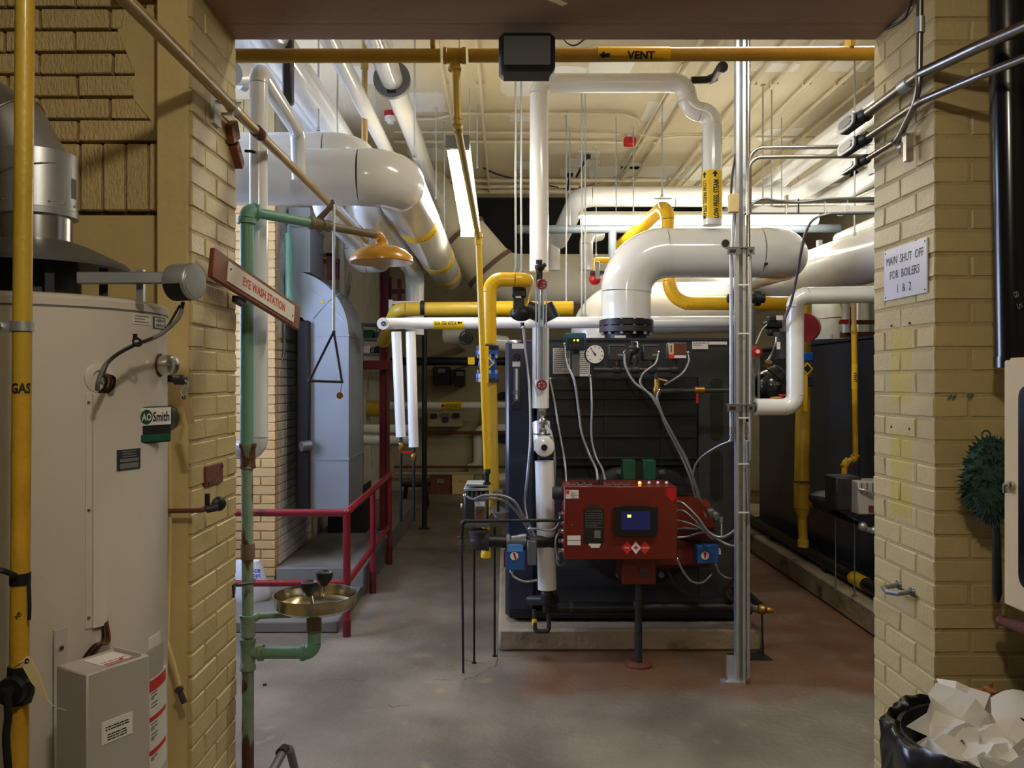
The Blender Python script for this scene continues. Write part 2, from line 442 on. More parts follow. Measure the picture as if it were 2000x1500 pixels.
# floor: painted concrete with brown rust wash round the boiler pads and two worn stripes
def floor_mat():
    m = bpy.data.materials.new('floor_concrete'); MATS['floor'] = m; m.use_nodes = True; nt = m.node_tree; N = nt.nodes; L = nt.links; b = N['Principled BSDF']
    geo = N.new('ShaderNodeNewGeometry'); sep = N.new('ShaderNodeSeparateXYZ'); L.new(geo.outputs['Position'], sep.inputs[0])
    def nz(sc, d=6):
        n = N.new('ShaderNodeTexNoise'); n.inputs['Scale'].default_value = sc; n.inputs['Detail'].default_value = d; L.new(geo.outputs['Position'], n.inputs['Vector']); return n.outputs['Fac']
    def mr(s, a, c, lo=0, hi=1):
        k = N.new('ShaderNodeMapRange'); k.interpolation_type = 'SMOOTHSTEP'
        for i, x in enumerate((a, c, lo, hi)): k.inputs[i+1].default_value = x
        L.new(s, k.inputs[0]); return k.outputs[0]
    def mt(op, a, c):
        k = N.new('ShaderNodeMath'); k.operation = op
        for i, x in enumerate((a, c)):
            if isinstance(x, (int, float)): k.inputs[i].default_value = x
            else: L.new(x, k.inputs[i])
        return k.outputs[0]
    def mix(f, a, c):
        k = N.new('ShaderNodeMix'); k.data_type = 'RGBA'; L.new(f, k.inputs[0])
        for i, x in ((6, a), (7, c)):
            if isinstance(x, tuple): k.inputs[i].default_value = lin(x)+(1,)
            else: L.new(x, k.inputs[i])
        return k.outputs[2]
    base = mix(mr(nz(1.6), .3, .7), (104, 95, 83), (138, 127, 112))
    base = mix(mr(nz(7), .62, .74, 0, .5), base, (176, 148, 110))
    wob = mt('MULTIPLY', mt('SUBTRACT', nz(2.2), .5), .55)
    x = mt('ADD', sep.outputs[0], wob); y = mt('ADD', sep.outputs[1], wob)
    rustz = mt('MULTIPLY', mr(x, .0, .28), mr(y, 4.18, 4.42))
    base = mix(mt('MULTIPLY', rustz, mr(nz(3.1), .25, .6, .45, .95)), base, (116, 80, 54))
    for xc, k in ((-.84, .6), (-.56, .35)):
        st = mr(mt('ABSOLUTE', mt('SUBTRACT', sep.outputs[0], xc), 0), .05, .02)
        st = mt('MULTIPLY', st, mt('MULTIPLY', mr(sep.outputs[1], 5.2, 5.4), mt('MULTIPLY', mr(nz(4), .3, .6), k)))
        base = mix(st, base, (128, 108, 78))
    L.new(base, b.inputs['Base Color']); b.inputs['Roughness'].default_value = .45
    L.new(mr(nz(3), .3, .7, .32, .6), b.inputs['Roughness'])
    bp = N.new('ShaderNodeBump'); bp.inputs['Strength'].default_value = .25; bp.inputs['Distance'].default_value = .01; L.new(nz(28), bp.inputs['Height']); L.new(bp.outputs[0], b.inputs['Normal'])
floor_mat()
# square yellow paint marks left on the right jamb where plates used to hang
def ghost(m):
    nt = MATS[m].node_tree; N = nt.nodes; L = nt.links; b = N['Principled BSDF']; src = b.inputs['Base Color'].links[0].from_socket
    geo = N.new('ShaderNodeNewGeometry'); sep = N.new('ShaderNodeSeparateXYZ'); L.new(geo.outputs['Position'], sep.inputs[0])
    def mt(op, a, c):
        k = N.new('ShaderNodeMath'); k.operation = op
        for i, x in enumerate((a, c)):
            if isinstance(x, (int, float)): k.inputs[i].default_value = x
            else: L.new(x, k.inputs[i])
        return k.outputs[0]
    def inside(s, lo, hi): return mt('MULTIPLY', mt('GREATER_THAN', s, lo), mt('LESS_THAN', s, hi))
    zz = mt('ADD', inside(sep.outputs[2], 1.53, 1.765), inside(sep.outputs[2], 1.175, 1.44))
    f = mt('MULTIPLY', mt('MULTIPLY', mt('GREATER_THAN', sep.outputs[0], 1.2), inside(sep.outputs[1], 2.567, 2.70)), zz)
    nz = N.new('ShaderNodeTexNoise'); nz.inputs['Scale'].default_value = 14; L.new(geo.outputs['Position'], nz.inputs['Vector'])
    f = mt('MULTIPLY', f, mt('MINIMUM', mt('MULTIPLY', nz.outputs['Fac'], 1.3), .8))
    k = N.new('ShaderNodeMix'); k.data_type = 'RGBA'; L.new(f, k.inputs[0]); L.new(src, k.inputs[6]); k.inputs[7].default_value = lin((196, 172, 62))+(1,)
    L.new(k.outputs[2], b.inputs['Base Color'])
ghost('paint_wall'); ghost('mortar')
# ================================================================ the setting
_bm = {}
def brick_mesh(d, m, var, j=.0015):
    key = (tuple(round(x, 4) for x in d), m, var)
    if key in _bm: return _bm[key]
    rd = random.Random(hash((round(d[0]*1000), round(d[1]*1000), round(d[2]*1000), var)) & 0xffff)
    g = G().box((0, 0, 0), d, ch=.003); g.v = [p+Vector((rd.uniform(-j, j), rd.uniform(-j, j), rd.uniform(-j, j))) for p in g.v]
    me = bpy.data.meshes.new('brick'); me.from_pydata([tuple(p) for p in g.v], [], g.f); me.update(); me.materials.append(MATS[m])
    _bm[key] = me; return me
def brick(parent, c, d, m='paint_wall', base=(0, 0, 0)):
    o = bpy.data.objects.new('brick', brick_mesh(d, m, random.randrange(4))); COL.objects.link(o)
    o.parent = parent; o.location = Vector(c)-Vector(base); return o
def struct(name, g, m, label=None):
    o, lo, hi = link_mesh(name, g, m); o['kind'] = 'structure'
    if label: o['label'] = label
    return o
CZ = .0677; JT = .0095     # brick course and joint
floor = struct('floor', G().box((.3, 4.9, -.05), (7.8, 14.8, .1)), 'floor', 'worn grey concrete floor with brown rust wash round the boiler')
# --- front room walls
LX = -.898; RX = 1.237; YN = 2.43; YF = 2.83; WY = 2.57
wl = struct('wall_left', G().box((-1.75, 2.685, 1.6), (1.5, .2, 3.2)), 'mortar_dark', 'yellow painted brick wall and door jamb behind the water heater')
wr = struct('wall_right', G().box((1.2907, 2.6325, 1.37), (.1, .395, 2.74)).box((1.85, 2.5287, 1.6), (1.2, .19, 3.2)), 'mortar', 'yellow painted brick jamb carrying the shut off sign')
base_l = Vector(wl.location); base_r = Vector(wr.location)
n_c = int(2.74/CZ)
_o, _a, _b = link_mesh('jamb_core', G().box((-.9517, 2.6325, 1.37), (.1, .395, 2.74)), 'mortar'); _o.parent = wl; _o.location = Vector(_o.location)-base_l
for i in range(n_c):
    z = i*CZ+CZ/2; h = CZ-JT+random.uniform(-.001, .001)
    for side in (0, 1):
        par, bs = (wl, base_l) if side == 0 else (wr, base_r)
        xc = (LX-.0495) if side == 0 else (RX+.0495); tx = .099
        if side == 0 and z < .55: pass
        if i % 2 == 0: ys = [(2.43, 2.634), (2.643, 2.83)]
        else: ys = [(2.43, 2.533), (2.542, 2.74), (2.749, 2.83)]
        jt = .0 if side else .0
        for k, (a, b) in enumerate(ys):
            if side == 1 and i % 2 == 1 and k == 0: continue
            if side == 0 and a == 2.43 and i % 2 == 1: a = 2.43
            brick(par, (xc+random.uniform(-.0012, .0012), (a+b)/2+random.uniform(-.0008, .0008), z), (tx, b-a-.002, h), base=bs)
    # front face of the right wall
    if i % 2 == 1:
        xs = [(RX, RX+.204), (RX+.2135, RX+.4175)]
    else:
        xs = [(RX+.1085, RX+.3125)]
    for a, b in xs:
        brick(wr, ((a+b)/2, 2.43+.0515+random.uniform(-.001, .001), z), (b-a, .103, h), base=base_r)
# painted-over render skims on the left jamb front and the wall below the soldier course
def child(parent, name, g, m, base, label=None):
    o, lo, hi = link_mesh(name, g, m); o.parent = parent; o.location = Vector(o.location)-Vector(base)
    if label: o['label'] = label
    return o
child(wl, 'render_skim', G().box((-.9545, 2.434, 1.37), (.091, .012, 2.74), ch=.004), 'plaster', base_l)
child(wl, 'render_skim', G().box((-1.78, 2.57, 1.05), (1.46, .034, 2.10), ch=.006), 'plaster', base_l)
child(wl, 'render_skim', G().prism([(-1.035, 2.11), (-1.05, 2.2), (-1.04, 2.32), (-1.067, 2.385), (-1.12, 2.45), (-1.115, 2.53), (-1.145, 2.6), (-1.168, 2.66), (-1.09, 2.69), (-1.075, 2.75), (-1.09, 3.2), (-.99, 3.2), (-.99, 2.11)], (0, 2.5505, 0), (1, 0, 0), (0, 0, 1), (0, .03, 0)), 'plaster', base_l)
zc = 2.322
row = 0
while zc < 3.16:          # running bond above
    off = (0 if row % 2 else .106)+random.uniform(-.01, .01); x = -1.105-(random.uniform(0, .045))
    xs = []
    e = -1.315+off if row % 2 else -1.315+off
    k = e
    # joints are laid on a grid; the last brick runs into the skim
    edges = [-1.01]
    kx = -1.19 if row % 2 else -1.295
    while kx > -2.5: edges.append(kx+random.uniform(-.006, .006)); kx -= .2135
    for b, a in zip(edges, edges[1:]):
        if b-a < .04: continue
        brick(wl, ((a+b)/2, 2.60, zc+CZ/2), (b-a-.0095, .092+random.uniform(-.002, .002), CZ-.009), m='paint_rough', base=base_l)
    zc += CZ; row += 1
for k in range(9):        # soldier course
    xr = -1.012-k*.0695
    brick(wl, (xr-.03, 2.60, 2.216), (.0615, .093, .2), m='paint_rough', base=base_l)
struct('wall_side', G().box((1.66, .1, 1.6), (.12, 4.66, 3.2)).box((-2.46, .1, 1.6), (.12, 5.0, 3.2)).box((-.4, -2.5, 1.6), (4.2, .1, 3.2)), 'room_wall', 'painted side walls of the front room')
struct('ceiling_front', G().box((-.4, 0, 3.25), (4.3, 5.0, .1)), 'front_ceiling')
trim = struct('trim_1', G().box((.17, 2.57, 3.25), (2.6, .26, 1.02)), 'lintel_paint', 'brown painted lintel over the wide opening')
tb = Vector(trim.location)
child(trim, 'board', G().box((.17, 2.765, 3.255), (2.6, .128, 1.03), ch=.003), 'lintel_paint', tb)
gf = G(); pts = []
for i in range(9):
    t = i/8; p0 = P(1012+96*t, -14+(22*t*t), 2.5); pts.append(p0)
for i in range(8):
    a, b = pts[i], pts[i+1]; wv = Vector((-.012, .05*(1-.6*i/8), .018*(1-i/9)))
    gf.add([a, b, b+wv, a+wv, a+V(0, 0, .002), b+V(0, 0, .002), b+wv+V(0, 0, .002), a+wv+V(0, 0, .002)], [(0, 3, 2, 1), (4, 5, 6, 7), (0, 1, 5, 4), (2, 3, 7, 6), (1, 2, 6, 5), (3, 0, 4, 7)])
child(trim, 'paint_flake', gf, 'plaster', tb, 'curl of peeling cream paint')
# --- boiler room
CL = 3.7
ceil = struct('ceiling', G().box((.6, 6.27, CL+.06), (7.6, 6.88, .12)), 'ceiling_paint', 'cream painted boiler room ceiling with white touch-up patches')
cb = Vector(ceil.location)
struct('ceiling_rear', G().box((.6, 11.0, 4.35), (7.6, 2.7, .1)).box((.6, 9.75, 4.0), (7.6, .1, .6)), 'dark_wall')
def patch(px0, py0, px1, py1):
    h = CL-CH; D0 = h*F/(VY-py0); D1 = h*F/(VY-py1); Dm = (D0+D1)/2
    x0 = (px0-VX)*Dm/F; x1 = (px1-VX)*Dm/F; n = 14; poly = []
    rd = random.Random(int(px0)); w_, l_ = x1-x0, D1-D0
    for i in range(n):
        t = i/n*4; e = int(t); f = t-e; q = [(f, 0), (1, f), (1-f, 1), (0, 1-f)][e]
        poly.append((x0+w_*q[0]+rd.uniform(-.04, .04)*w_, D0+l_*q[1]+rd.uniform(-.05, .05)*l_))
    child(ceil, 'paint_patch', G().prism(poly, (0, 0, CL-.002), (1, 0, 0), (0, 1, 0), (0, 0, .002)), 'patch_paint', cb)
for q in [(978, 128, 1050, 186), (1075, 128, 1140, 178), (1150, 116, 1235, 146), (1258, 196, 1312, 237), (1128, 295, 1172, 310), (1094, 329, 1132, 344), (1112, 312, 1170, 326), (1005, 315, 1050, 330), (995, 225, 1050, 237),
          (780, 180, 870, 218), (800, 290, 872, 315), (1476, 122, 1560, 140), (1490, 250, 1560, 275), (1150, 325, 1330, 350), (1330, 325, 1440, 352), (1215, 318, 1250, 330), (700, 130, 780, 165), (1620, 118, 1700, 140)]: patch(*q)
struct('wall_back', G().box((.6, 12.35, 1.7), (7.6, .1, 3.4)), 'back_brick')
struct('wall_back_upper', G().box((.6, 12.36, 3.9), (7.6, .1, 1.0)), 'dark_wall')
struct('wall_rear_right', G().box((4.3, 7.6, 2.1), (.12, 9.6, 4.4)), 'back_brick')
wp = struct('wall_rear_left', G().box((-1.83, 9.33, 2.0), (.225, 6.04, 4.2)).box((-2.65, 6.43, 2.0), (1.4, .23, 4.2)), 'mortar')
wb = Vector(wp.location)
struct('wall_alcove', G().box((-3.26, 4.6, 2.0), (.12, 3.6, 4.2)).box((-2.1, 2.89, 2.0), (2.3, .1, 4.2)), 'room_wall')
nb = 0
for i in range(46):
    z = i*CZ+CZ/2
    if z > .12:
        xs = [(-1.71-.204-.2135*k, -1.71-.2135*k) for k in range(4)] if i % 2 else [(-1.71-.1, -1.71)]+[(-1.71-.31-.2135*k, -1.71-.11-.2135*k) for k in range(3)]
        for a, b in xs: brick(wp, ((a+b)/2, 6.35, z), (b-a, .1, CZ-.009), m='pier_brick', base=wb)
    if .2 < z < 1.9:
        y0 = 6.40 if i % 2 else 6.30
        for k in range(5):
            a = y0+.1*(0 if i % 2 else 1)+k*.2135; brick(wp, (-1.755, a+.102, z), (.1, .204, CZ-.008), m='grey_wall', base=wb)
child(wp, 'render_skim', G().box((-1.726, 9.95, 2.0), (.03, 4.66, 4.1)), 'grey_wall', wb)
child(wp, 'render_skim', G().box((-1.726, 6.97, 2.9), (.03, 1.26, 1.95)), 'grey_wall', wb)
# alcove window: steel frame with lit panes
win = Thing('window_1', 'tall steel window letting daylight into the alcove', 'window', kind='structure')
for iy in range(3):
    for iz in range(3):
        win.add('pane', G().box((-3.185, 4.05+iy*.62, 1.75+iz*.6), (.008, .58, .56)), 'daylight_pane')
fr = G()
for iy in range(4): fr.box((-3.18, 3.74+iy*.62, 2.35), (.035, .035, 1.84))
for iz in range(4): fr.box((-3.18, 4.67, 1.45+iz*.6), (.035, 1.9, .035))
win.add('window_frame', fr, 'grey_metal'); win.done()
# steps and raised slab on the left
single('concrete_step', 'low dark concrete step at the foot of the red railing', 'step', G().box((-2.12, 5.83, .035), (2.13, .96, .07), ch=.008), 'step_concrete')
single('concrete_platform', 'raised concrete platform behind the red railing', 'platform', G().box((-1.3675, 8.1, .105), (.655, 3.65, .21), ch=.01), 'step_concrete')
single('boiler_pad', 'chipped concrete pad under the near boiler', 'pad', G().box((.745, 6.7, .065), (1.56, 3.42, .13), ch=.015), 'pad_concrete')
single('boiler_pad', 'long concrete kerb pad under the far right boiler', 'pad', G().box((3.25, 7.3, .085), (1.9, 5.0, .17), ch=.015), 'pad_concrete')
# floor cracks (thin dark grooves) as parts of the floor
fb = Vector(floor.location)
def crack(px, w_=.006):
    pts = []
    for x, y in px:
        D = CH*F/(y-VY); pts.append(Vector(((x-VX)*D/F, D, .0006)))
    rd = random.Random(int(px[0][0])); q = []
    for a, b in zip(pts, pts[1:]):
        for j in range(4):
            q.append(a.lerp(b, j/4)+V(rd.uniform(-.008, .008), rd.uniform(-.02, .02), 0))
    q.append(pts[-1]); g = G()
    for i in range(len(q)-1):
        d = (q[i+1]-q[i]).normalized(); s = V(-d.y, d.x, 0)*w_*.5*rd.uniform(.5, 1.3)
        g.add([q[i]-s, q[i+1]-s, q[i+1]+s, q[i]+s], [(0, 1, 2, 3)])
    child(floor, 'crack', g, 'mortar_dark', fb)
for q in [[(620, 1331), (680, 1325), (715, 1328)], [(848, 1329), (880, 1329)], [(905, 1328), (935, 1316), (967, 1302), (972, 1270), (985, 1262)], [(1130, 1350), (1225, 1341), (1245, 1347)], [(1495, 1262), (1560, 1252), (1612, 1262), (1618, 1268)], [(1630, 1264), (1670, 1262)],
          [(868, 1296), (885, 1300)], [(760, 1378), (800, 1380)], [(1590, 1282), (1622, 1296)], [(1560, 1335), (1640, 1340)]]: crack(q)
hq = []
for x, y in ((1418, 1276), (1470, 1274), (1488, 1272), (1512, 1291), (1470, 1290), (1440, 1290)):
    D = CH*F/(y-VY); hq.append(((x-VX)*D/F, D))
child(floor, 'drain_hole', G().prism(hq, (0, 0, .0008), (1, 0, 0), (0, 1, 0), (0, 0, .0006)), 'black_rubber', fb, 'dark broken-out hole by the strut foot')
single('floor_chip', 'tiny black chip on the bare floor by the green pipe', 'debris', G().box(P(517, 1339, 4.43)+V(0, 0, .004), (.016, .012, .01)), 'black_rubber')
# ================================================================ front left: water heater and its pipes
HC = Vector((-1.162, 2.1)); HR = .3025
def hit(px):
    """angle (about the tank axis) and depth where the ray through column px meets the tank"""
    tx = (px-VX)/F; a = tx*tx+1; b = -2*(tx*HC.x+HC.y); c = HC.length_squared-HR*HR; d = b*b-4*a*c
    t = -b/(2*a) if d < 0 else (-b-math.sqrt(d))/(2*a)
    return math.atan2(t-HC.y, t*tx-HC.x), t
def tk(ang, z, r=HR): return Vector((HC.x+r*math.cos(ang), HC.y+r*math.sin(ang), z))
def tank_patch(x0, y0, x1, y1, th=.0015, n=10, m=1):
    """curved plate on the tank covering the pixel rectangle"""
    a0, d0 = hit(x0); a1, d1 = hit(x1)
    z1 = CH-(y0-VY)*(d0+d1)/2/F; z0 = CH-(y1-VY)*(d0+d1)/2/F
    g = G(); n = max(n, 2); vs = []; fs = []
    for i in range(n+1):
        a = a0+(a1-a0)*i/n
        vs += [tk(a, z0, HR+th), tk(a, z1, HR+th), tk(a, z0, HR-.002), tk(a, z1, HR-.002)]
    for i in range(n):
        k = 4*i; fs += [(k, k+4, k+5, k+1), (k+2, k+3, k+7, k+6), (k+1, k+5, k+7, k+3), (k, k+2, k+6, k+4)]
    fs += [(0, 1, 3, 2), (4*n, 4*n+2, 4*n+3, 4*n+1)]
    g.add(vs, fs); return g, ((a0+a1)/2, (z0+z1)/2, (a1-a0)*HR, z1-z0)
def tank_text(s, ang, z, h, width=None, th=.0025, bold=.015):
    return text_g(s, None, None, None, h, width, bold, lambda x, y: tk(ang+x/HR, z+y, HR+th))
h = Thing('water_heater', 'tall beige cylindrical gas water heater with grey control box', 'water heater')
ZT = 1.79
tank = h.add('tank', G().lathe((HC.x, HC.y, 0), (0, 0, 1), [(HR-.02, .02), (HR, .06), (HR, ZT-.024)], 72), 'tank_paint')
h.add('lid', G().lathe((HC.x, HC.y, 0), (0, 0, 1), [(HR+.003, ZT-.024), (HR+.004, ZT-.008), (HR-.004, ZT), (HR-.03, ZT+.006), (.1, ZT+.01)], 72), 'tank_paint')
h.add('lid_seam', G().lathe((HC.x, HC.y, 0), (0, 0, 1), [(HR+.0012, ZT-.028), (HR+.0012, ZT-.024)], 72), 'print_grey')
# wiring strip
g, _ = tank_patch(166, 768, 207, 1224, .003, 6); strip = h.add('wiring_channel', g, 'tank_paint')
g, _ = tank_patch(178, 768, 205, 1222, .011, 6); h.add('channel_cover', g, 'tank_paint', strip)
for yy in (786, 996, 1206):
    a, d = hit(172); z = CH-(yy-VY)*d/F; n_ = Vector((math.cos(a), math.sin(a), 0)); p = tk(a, z)
    h.add('screw', G().lathe(p, n_, [(.004, 0), (.004, .005), (.002, .007)], 8), 'steel', strip)
a, d = hit(194); z = CH-(738-VY)*d/F; n_ = Vector((math.cos(a), math.sin(a), 0)); p = tk(a, z)
h.add('wiring_rose', G().lathe(p-n_*.012, n_, [(.034, 0), (.034, .014), (.03, .016), (.018, .017), (.014, .008)], 28), 'tank_paint')
for k, (dx, mm) in enumerate(((-5, 'black_rubber'), (4, 'rust'), (10, 'black_rubber'))):
    aa, dd = hit(198+dx); cable(h, 'wire', [tk(aa-.02, z+.006, HR+.012), tk(aa, z+.0, HR+.03), tk(aa+.01, z-.02, HR+.022), tk(aa-.005, z-.034, HR+.006)], .0035, mm, rib=False)
# wires from the strip to the control box
for k in range(4):
    aa, dd = hit(196+k*3); za = CH-(1222-VY)*dd/F; ab, db = hit(150+k*6); zb = CH-(1296-VY)*db/F
    cable(h, 'wire', [tk(aa, za+.02, HR+.006), tk(aa-.005, za-.03, HR+.012+.003*k), tk((aa+ab)/2, (za+zb)/2, HR+.02), tk(ab, zb, HR+.012)], .003, 'rust' if k % 2 else 'black_rubber', rib=False)
# control box: stands proud of the tank towards the aisle
ba, bd = hit(205); bn = Vector((math.cos(ba), math.sin(ba), 0)); 
bn = Vector((.42, -.905, 0)).normalized(); bt = Vector((-bn.y, bn.x, 0))
bt = bt if bt.x > 0 else -bt
rot = Matrix((bt, bn, Vector((0, 0, 1)))).transposed()
f0 = P(170, 1318, 1.62); f1 = P(292, 1283, 1.74)          # top edge of the box front
wdir = (f1-f0); wdir.z = 0; bw = wdir.length; bt = wdir.normalized(); bn = Vector((bt.y, -bt.x, 0)); rot = Matrix((bt, -bn, Vector((0, 0, 1)))).transposed()
btop = 1.6-(1318-VY)*1.62/F
bh = .36; bdp = .10; bc = f0+bt*bw/2; bc.z = btop-bh/2; bc = bc-bn*bdp/2
box = h.add('control_box', G().box(bc, (bw, bdp, bh), rot, ch=.003), 'box_grey')
h.add('box_top_label', G().box(bc+V(0, 0, bh/2+.0006)+bt*.01, (bw*.5, bdp*.6, .001), rot), 'white_label', box)
h.add('printed_text', lines_g(bc+V(0, 0, bh/2+.0014)+bt*.01-bn*.0-bn*(-.02), bt, -bn, bw*.42, 3, .011, .3, 3), 'print_red', box)
h.add('box_clip', G().box(bc+V(0, 0, bh/2+.004)+bt*bw*.36+bn*.005, (.006, bdp*.8, .008), rot), 'box_grey', box)
h.add('box_screw', G().lathe(bc+V(0, 0, bh/2)+bt*.02+bn*.025, (0, 0, 1), [(.004, 0), (.004, .003)], 10), 'steel', box)
lb = bc+bn*(bdp/2+.0008)-bt*.005+V(0, 0, .055)
lab = G().prism([(-.034, -.022), (.034, -.022), (.034, .022), (-.034, .022)], lb-bn*.001, bt, (0, 0, 1), bn*.0012)
h.add('box_label', lab, 'white_label', box)
h.add('printed_text', lines_g(lb+bn*.0006+V(0, 0, .008), bt, (0, 0, 1), .052, 2, .005, .5, 4), 'print_black', box)
h.add('printed_text', lines_g(lb+bn*.0006+V(0, 0, -.007), bt, (0, 0, 1), .044, 3, .005, .5, 5), 'print_black', box)
a, d = hit(116); h.add('mounting_flange', G().box(tk(a, btop-.17, HR+.012), (.03, .004, .38), rot), 'box_grey', box)
h.add('flange_screw', G().lathe(tk(a, btop-.02, HR+.014), bn, [(.005, 0), (.005, .005)], 10), 'steel', box)
# brand plate
pa, pd = hit(240); pn = V(math.cos(pa), math.sin(pa), 0); pt = V(-pn.y, pn.x, 0); pt = pt if pt.x > 0 else -pt
pa2, pd2 = hit(296); pc = P(296, 829.5, pd2-.004)
vw = V(pc.x, pc.y, 0).normalized(); pw = 66*pd2/F/abs(vw.x*pt.y-vw.y*pt.x); phh = 71*pd2/F
prm = Matrix((pt, -pn, V(0, 0, 1))).transposed()
bp_ = h.add('brand_plate', G().box(pc, (pw, .012, phh), prm, ch=.002), 'print_black', label='brand plate with a round logo and black lettering')
h.add('plate_white', G().box(pc+pn*.0065+V(0, 0, phh*.23), (pw*.95, .002, phh*.48), prm), 'white_label', bp_)
h.add('plate_green', G().box(pc+pn*.0065-V(0, 0, phh*.36), (pw*.95, .002, phh*.2), prm), 'igniter_green', bp_)
lo_ = pc+pn*.0078+V(0, 0, phh*.22)
h.add('logo_disc', G().lathe(lo_-pt*pw*.2, pn, [(phh*.2, 0), (phh*.2, .0006)], 28), 'igniter_green', bp_)
h.add('logo_text', text_g('AO', lo_-pt*pw*.2+pn*.001, pt, (0, 0, 1), phh*.2, width=phh*.32, bold=.02), 'white_label', bp_)
h.add('logo_text', text_g('Smith', lo_+pt*pw*.2+pn*.0006, pt, (0, 0, 1), phh*.27, width=pw*.46, bold=.02), 'print_black', bp_)
g, (a, z, w_, hh) = tank_patch(228, 877, 273, 917, .002); rp = h.add('rating_plate', g, 'boiler_paint')
for y0, y1 in ((895, 901), (904, 914)):
    g, _ = tank_patch(233, y0, 269, y1, .0026); h.add('rating_field', g, 'print_grey', rp)
for y0 in (880, 885, 890):
    g, _ = tank_patch(238, y0, 265, y0+2, .0026); h.add('printed_text', g, 'print_grey', rp)
g, _ = tank_patch(259, 614, 294, 634, .0015); wl_ = h.add('sticker', g, 'white_label')
for y0, x1 in ((617, 290), (622, 282), (628, 290)):
    g, _ = tank_patch(262, y0, x1, y0+2, .002); h.add('printed_text', g, 'print_grey', wl_)
g, (a, z, w_, hh) = tank_patch(299, 620, 322, 643, .0015); wo = h.add('sticker', g, 'print_black')
g, (a, z, w_, hh) = tank_patch(301, 622, 320, 641, .002); h.add('sticker_face', g, 'white_label', wo)
h.add('sticker_text', tank_text('WATER OUTLET', a, z+.006, .007, width=w_*.9, th=.003), 'print_black', wo)
h.add('sticker_text', tank_text('SORTIE D\'EAU', a, z-.006, .007, width=w_*.9, th=.003), 'print_black', wo)
# rating/instruction sticker low on the right of the tank
g, _ = tank_patch(290, 1240, 312, 1262, .0015); h.add('sticker', g, 'white_label')
g, _ = tank_patch(288, 1262, 318, 1318, .0015); h.add('sticker', g, 'box_grey')
g, _ = tank_patch(292, 1312, 324, 1500, .0015); ws = h.add('warning_sticker', g, 'white_label')
for y0, y1, mm in ((1318, 1340, 'print_red'), (1388, 1397, 'print_red'), (1452, 1461, 'print_red')):
    g, _ = tank_patch(292, y0, 322, y1, .002); h.add('sticker_stripe', g, mm, ws)
for k in range(22):
    y0 = 1344+k*6.6
    if 1382 < y0 < 1400 or 1446 < y0 < 1464: continue
    g, _ = tank_patch(294, y0, 306 if k % 3 else 300, y0+2.5, .002, 3); h.add('printed_text', g, 'print_grey', ws)
# outlet cap and relief valve on the right flank
ha, hd = hit(312); hz = CH-(713-VY)*hd/F; hn = Vector((math.cos(ha), math.sin(ha), 0)).normalized(); hp = tk(ha, hz)
h.add('outlet_ring', G().lathe(hp-hn*.01, hn, [(.029, 0), (.029, .0125), (.02, .0125)], 24), 'rust')
hx = V(.93, -.36, 0).normalized()
h.add('outlet_cap', G().lathe(hp+hx*.0, hx, [(.018, 0), (.024, .004), (.026, .03), (.022, .042), (.01, .047)], 20), 'steel')
rv = P(352, 742, 2.24)
rel = h.add('relief_valve', G().cyl(P(330, 738, 2.2), rv, .011, n=12).box(rv, (.03, .028, .026), ch=.004), 'iron')
h.add('relief_lever', G().tube([rv+V(.01, -.005, .0), rv+V(.026, -.01, -.008), rv+V(.018, -.012, -.045)], .0035, 8), 'galv', rel)
# actuator cable
cable(h, 'cable', [(358, 590, 2.0), (348, 622, 1.99), (310, 655, 1.97), (262, 674, 1.90), (226, 694, 1.845), (204, 716, 1.815), (192, 745, 1.805), (190, 762, 1.815)], .0048, 'print_grey', rib=False)
cable(h, 'cable', [(352, 596, 2.0), (318, 648, 1.985), (268, 672, 1.90), (232, 690, 1.845), (212, 708, 1.82), (200, 735, 1.81)], .003, 'black_rubber', rib=False)
h.add('cable_clip', G().torus(P(268, 668, 1.885), (.6, -.5, .3), .009, .003, 16, 6).box(P(264, 658, 1.885), (.008, .006, .014)), 'black_rubber')
h.done()
# draft hood and vent damper on top of the heater
dh = Thing('draft_hood', 'grey flared draft hood with damper arm on top of the water heater', 'draft hood')
dh.add('skirt', G().lathe((HC.x, HC.y, 0), (0, 0, 1), [(.084, 1.944), (.12, 1.932), (.205, 1.892), (.214, 1.884), (.212, 1.876), (.2, 1.884), (.1, 1.925)], 48, caps=False), 'grey_metal')
dh.add('throat', G().lathe((HC.x, HC.y, 0), (0, 0, 1), [(.1, ZT+.004), (.1, 1.86), (.085, 1.93)], 32), 'black_metal')
for t in (-2.2, -.9, .4, 1.7):
    dh.add('leg', G().box((HC.x+.15*math.cos(t), HC.y+.15*math.sin(t), 1.843), (.02, .02, .085), Matrix.Rotation(t, 3, 'Z')), 'black_metal')
arm0 = P(150, 543, 1.92); arm1 = P(338, 543, 1.99)
d = (arm1-arm0); l = d.length; ax = d.normalized(); rt = Matrix((ax, V(0, 0, 1).cross(ax), V(0, 0, 1))).transposed()
dh.add('damper_arm', G().box((arm0+arm1)/2, (l, .022, .027), rt, ch=.002), 'grey_metal')
dh.add('arm_bracket', G().box(P(275, 558, 1.985), (.016, .012, .075)), 'galv')
c0 = P(338, 552, 1.99); cx = V(.95, -.32, 0).normalized()
act = dh.add('damper_motor', G().lathe(c0, cx, [(.038, 0), (.043, .004), (.043, .058), (.04, .062), (.036, .0625)], 32), 'galv', label='round silver damper motor with black label')
gm = G(); n_ = 16; u = V(0, 0, 1); w2 = cx.cross(u)
vs = []; fs = []
for i in range(n_+1):
    t = math.radians(-88+(-8+88+158)*i/n_ - 150+88)
    t = math.radians(100+160*i/n_)
    dv = u*math.cos(t)+w2*math.sin(t)
    vs += [c0+cx*.006+dv*.0437, c0+cx*.054+dv*.0437]
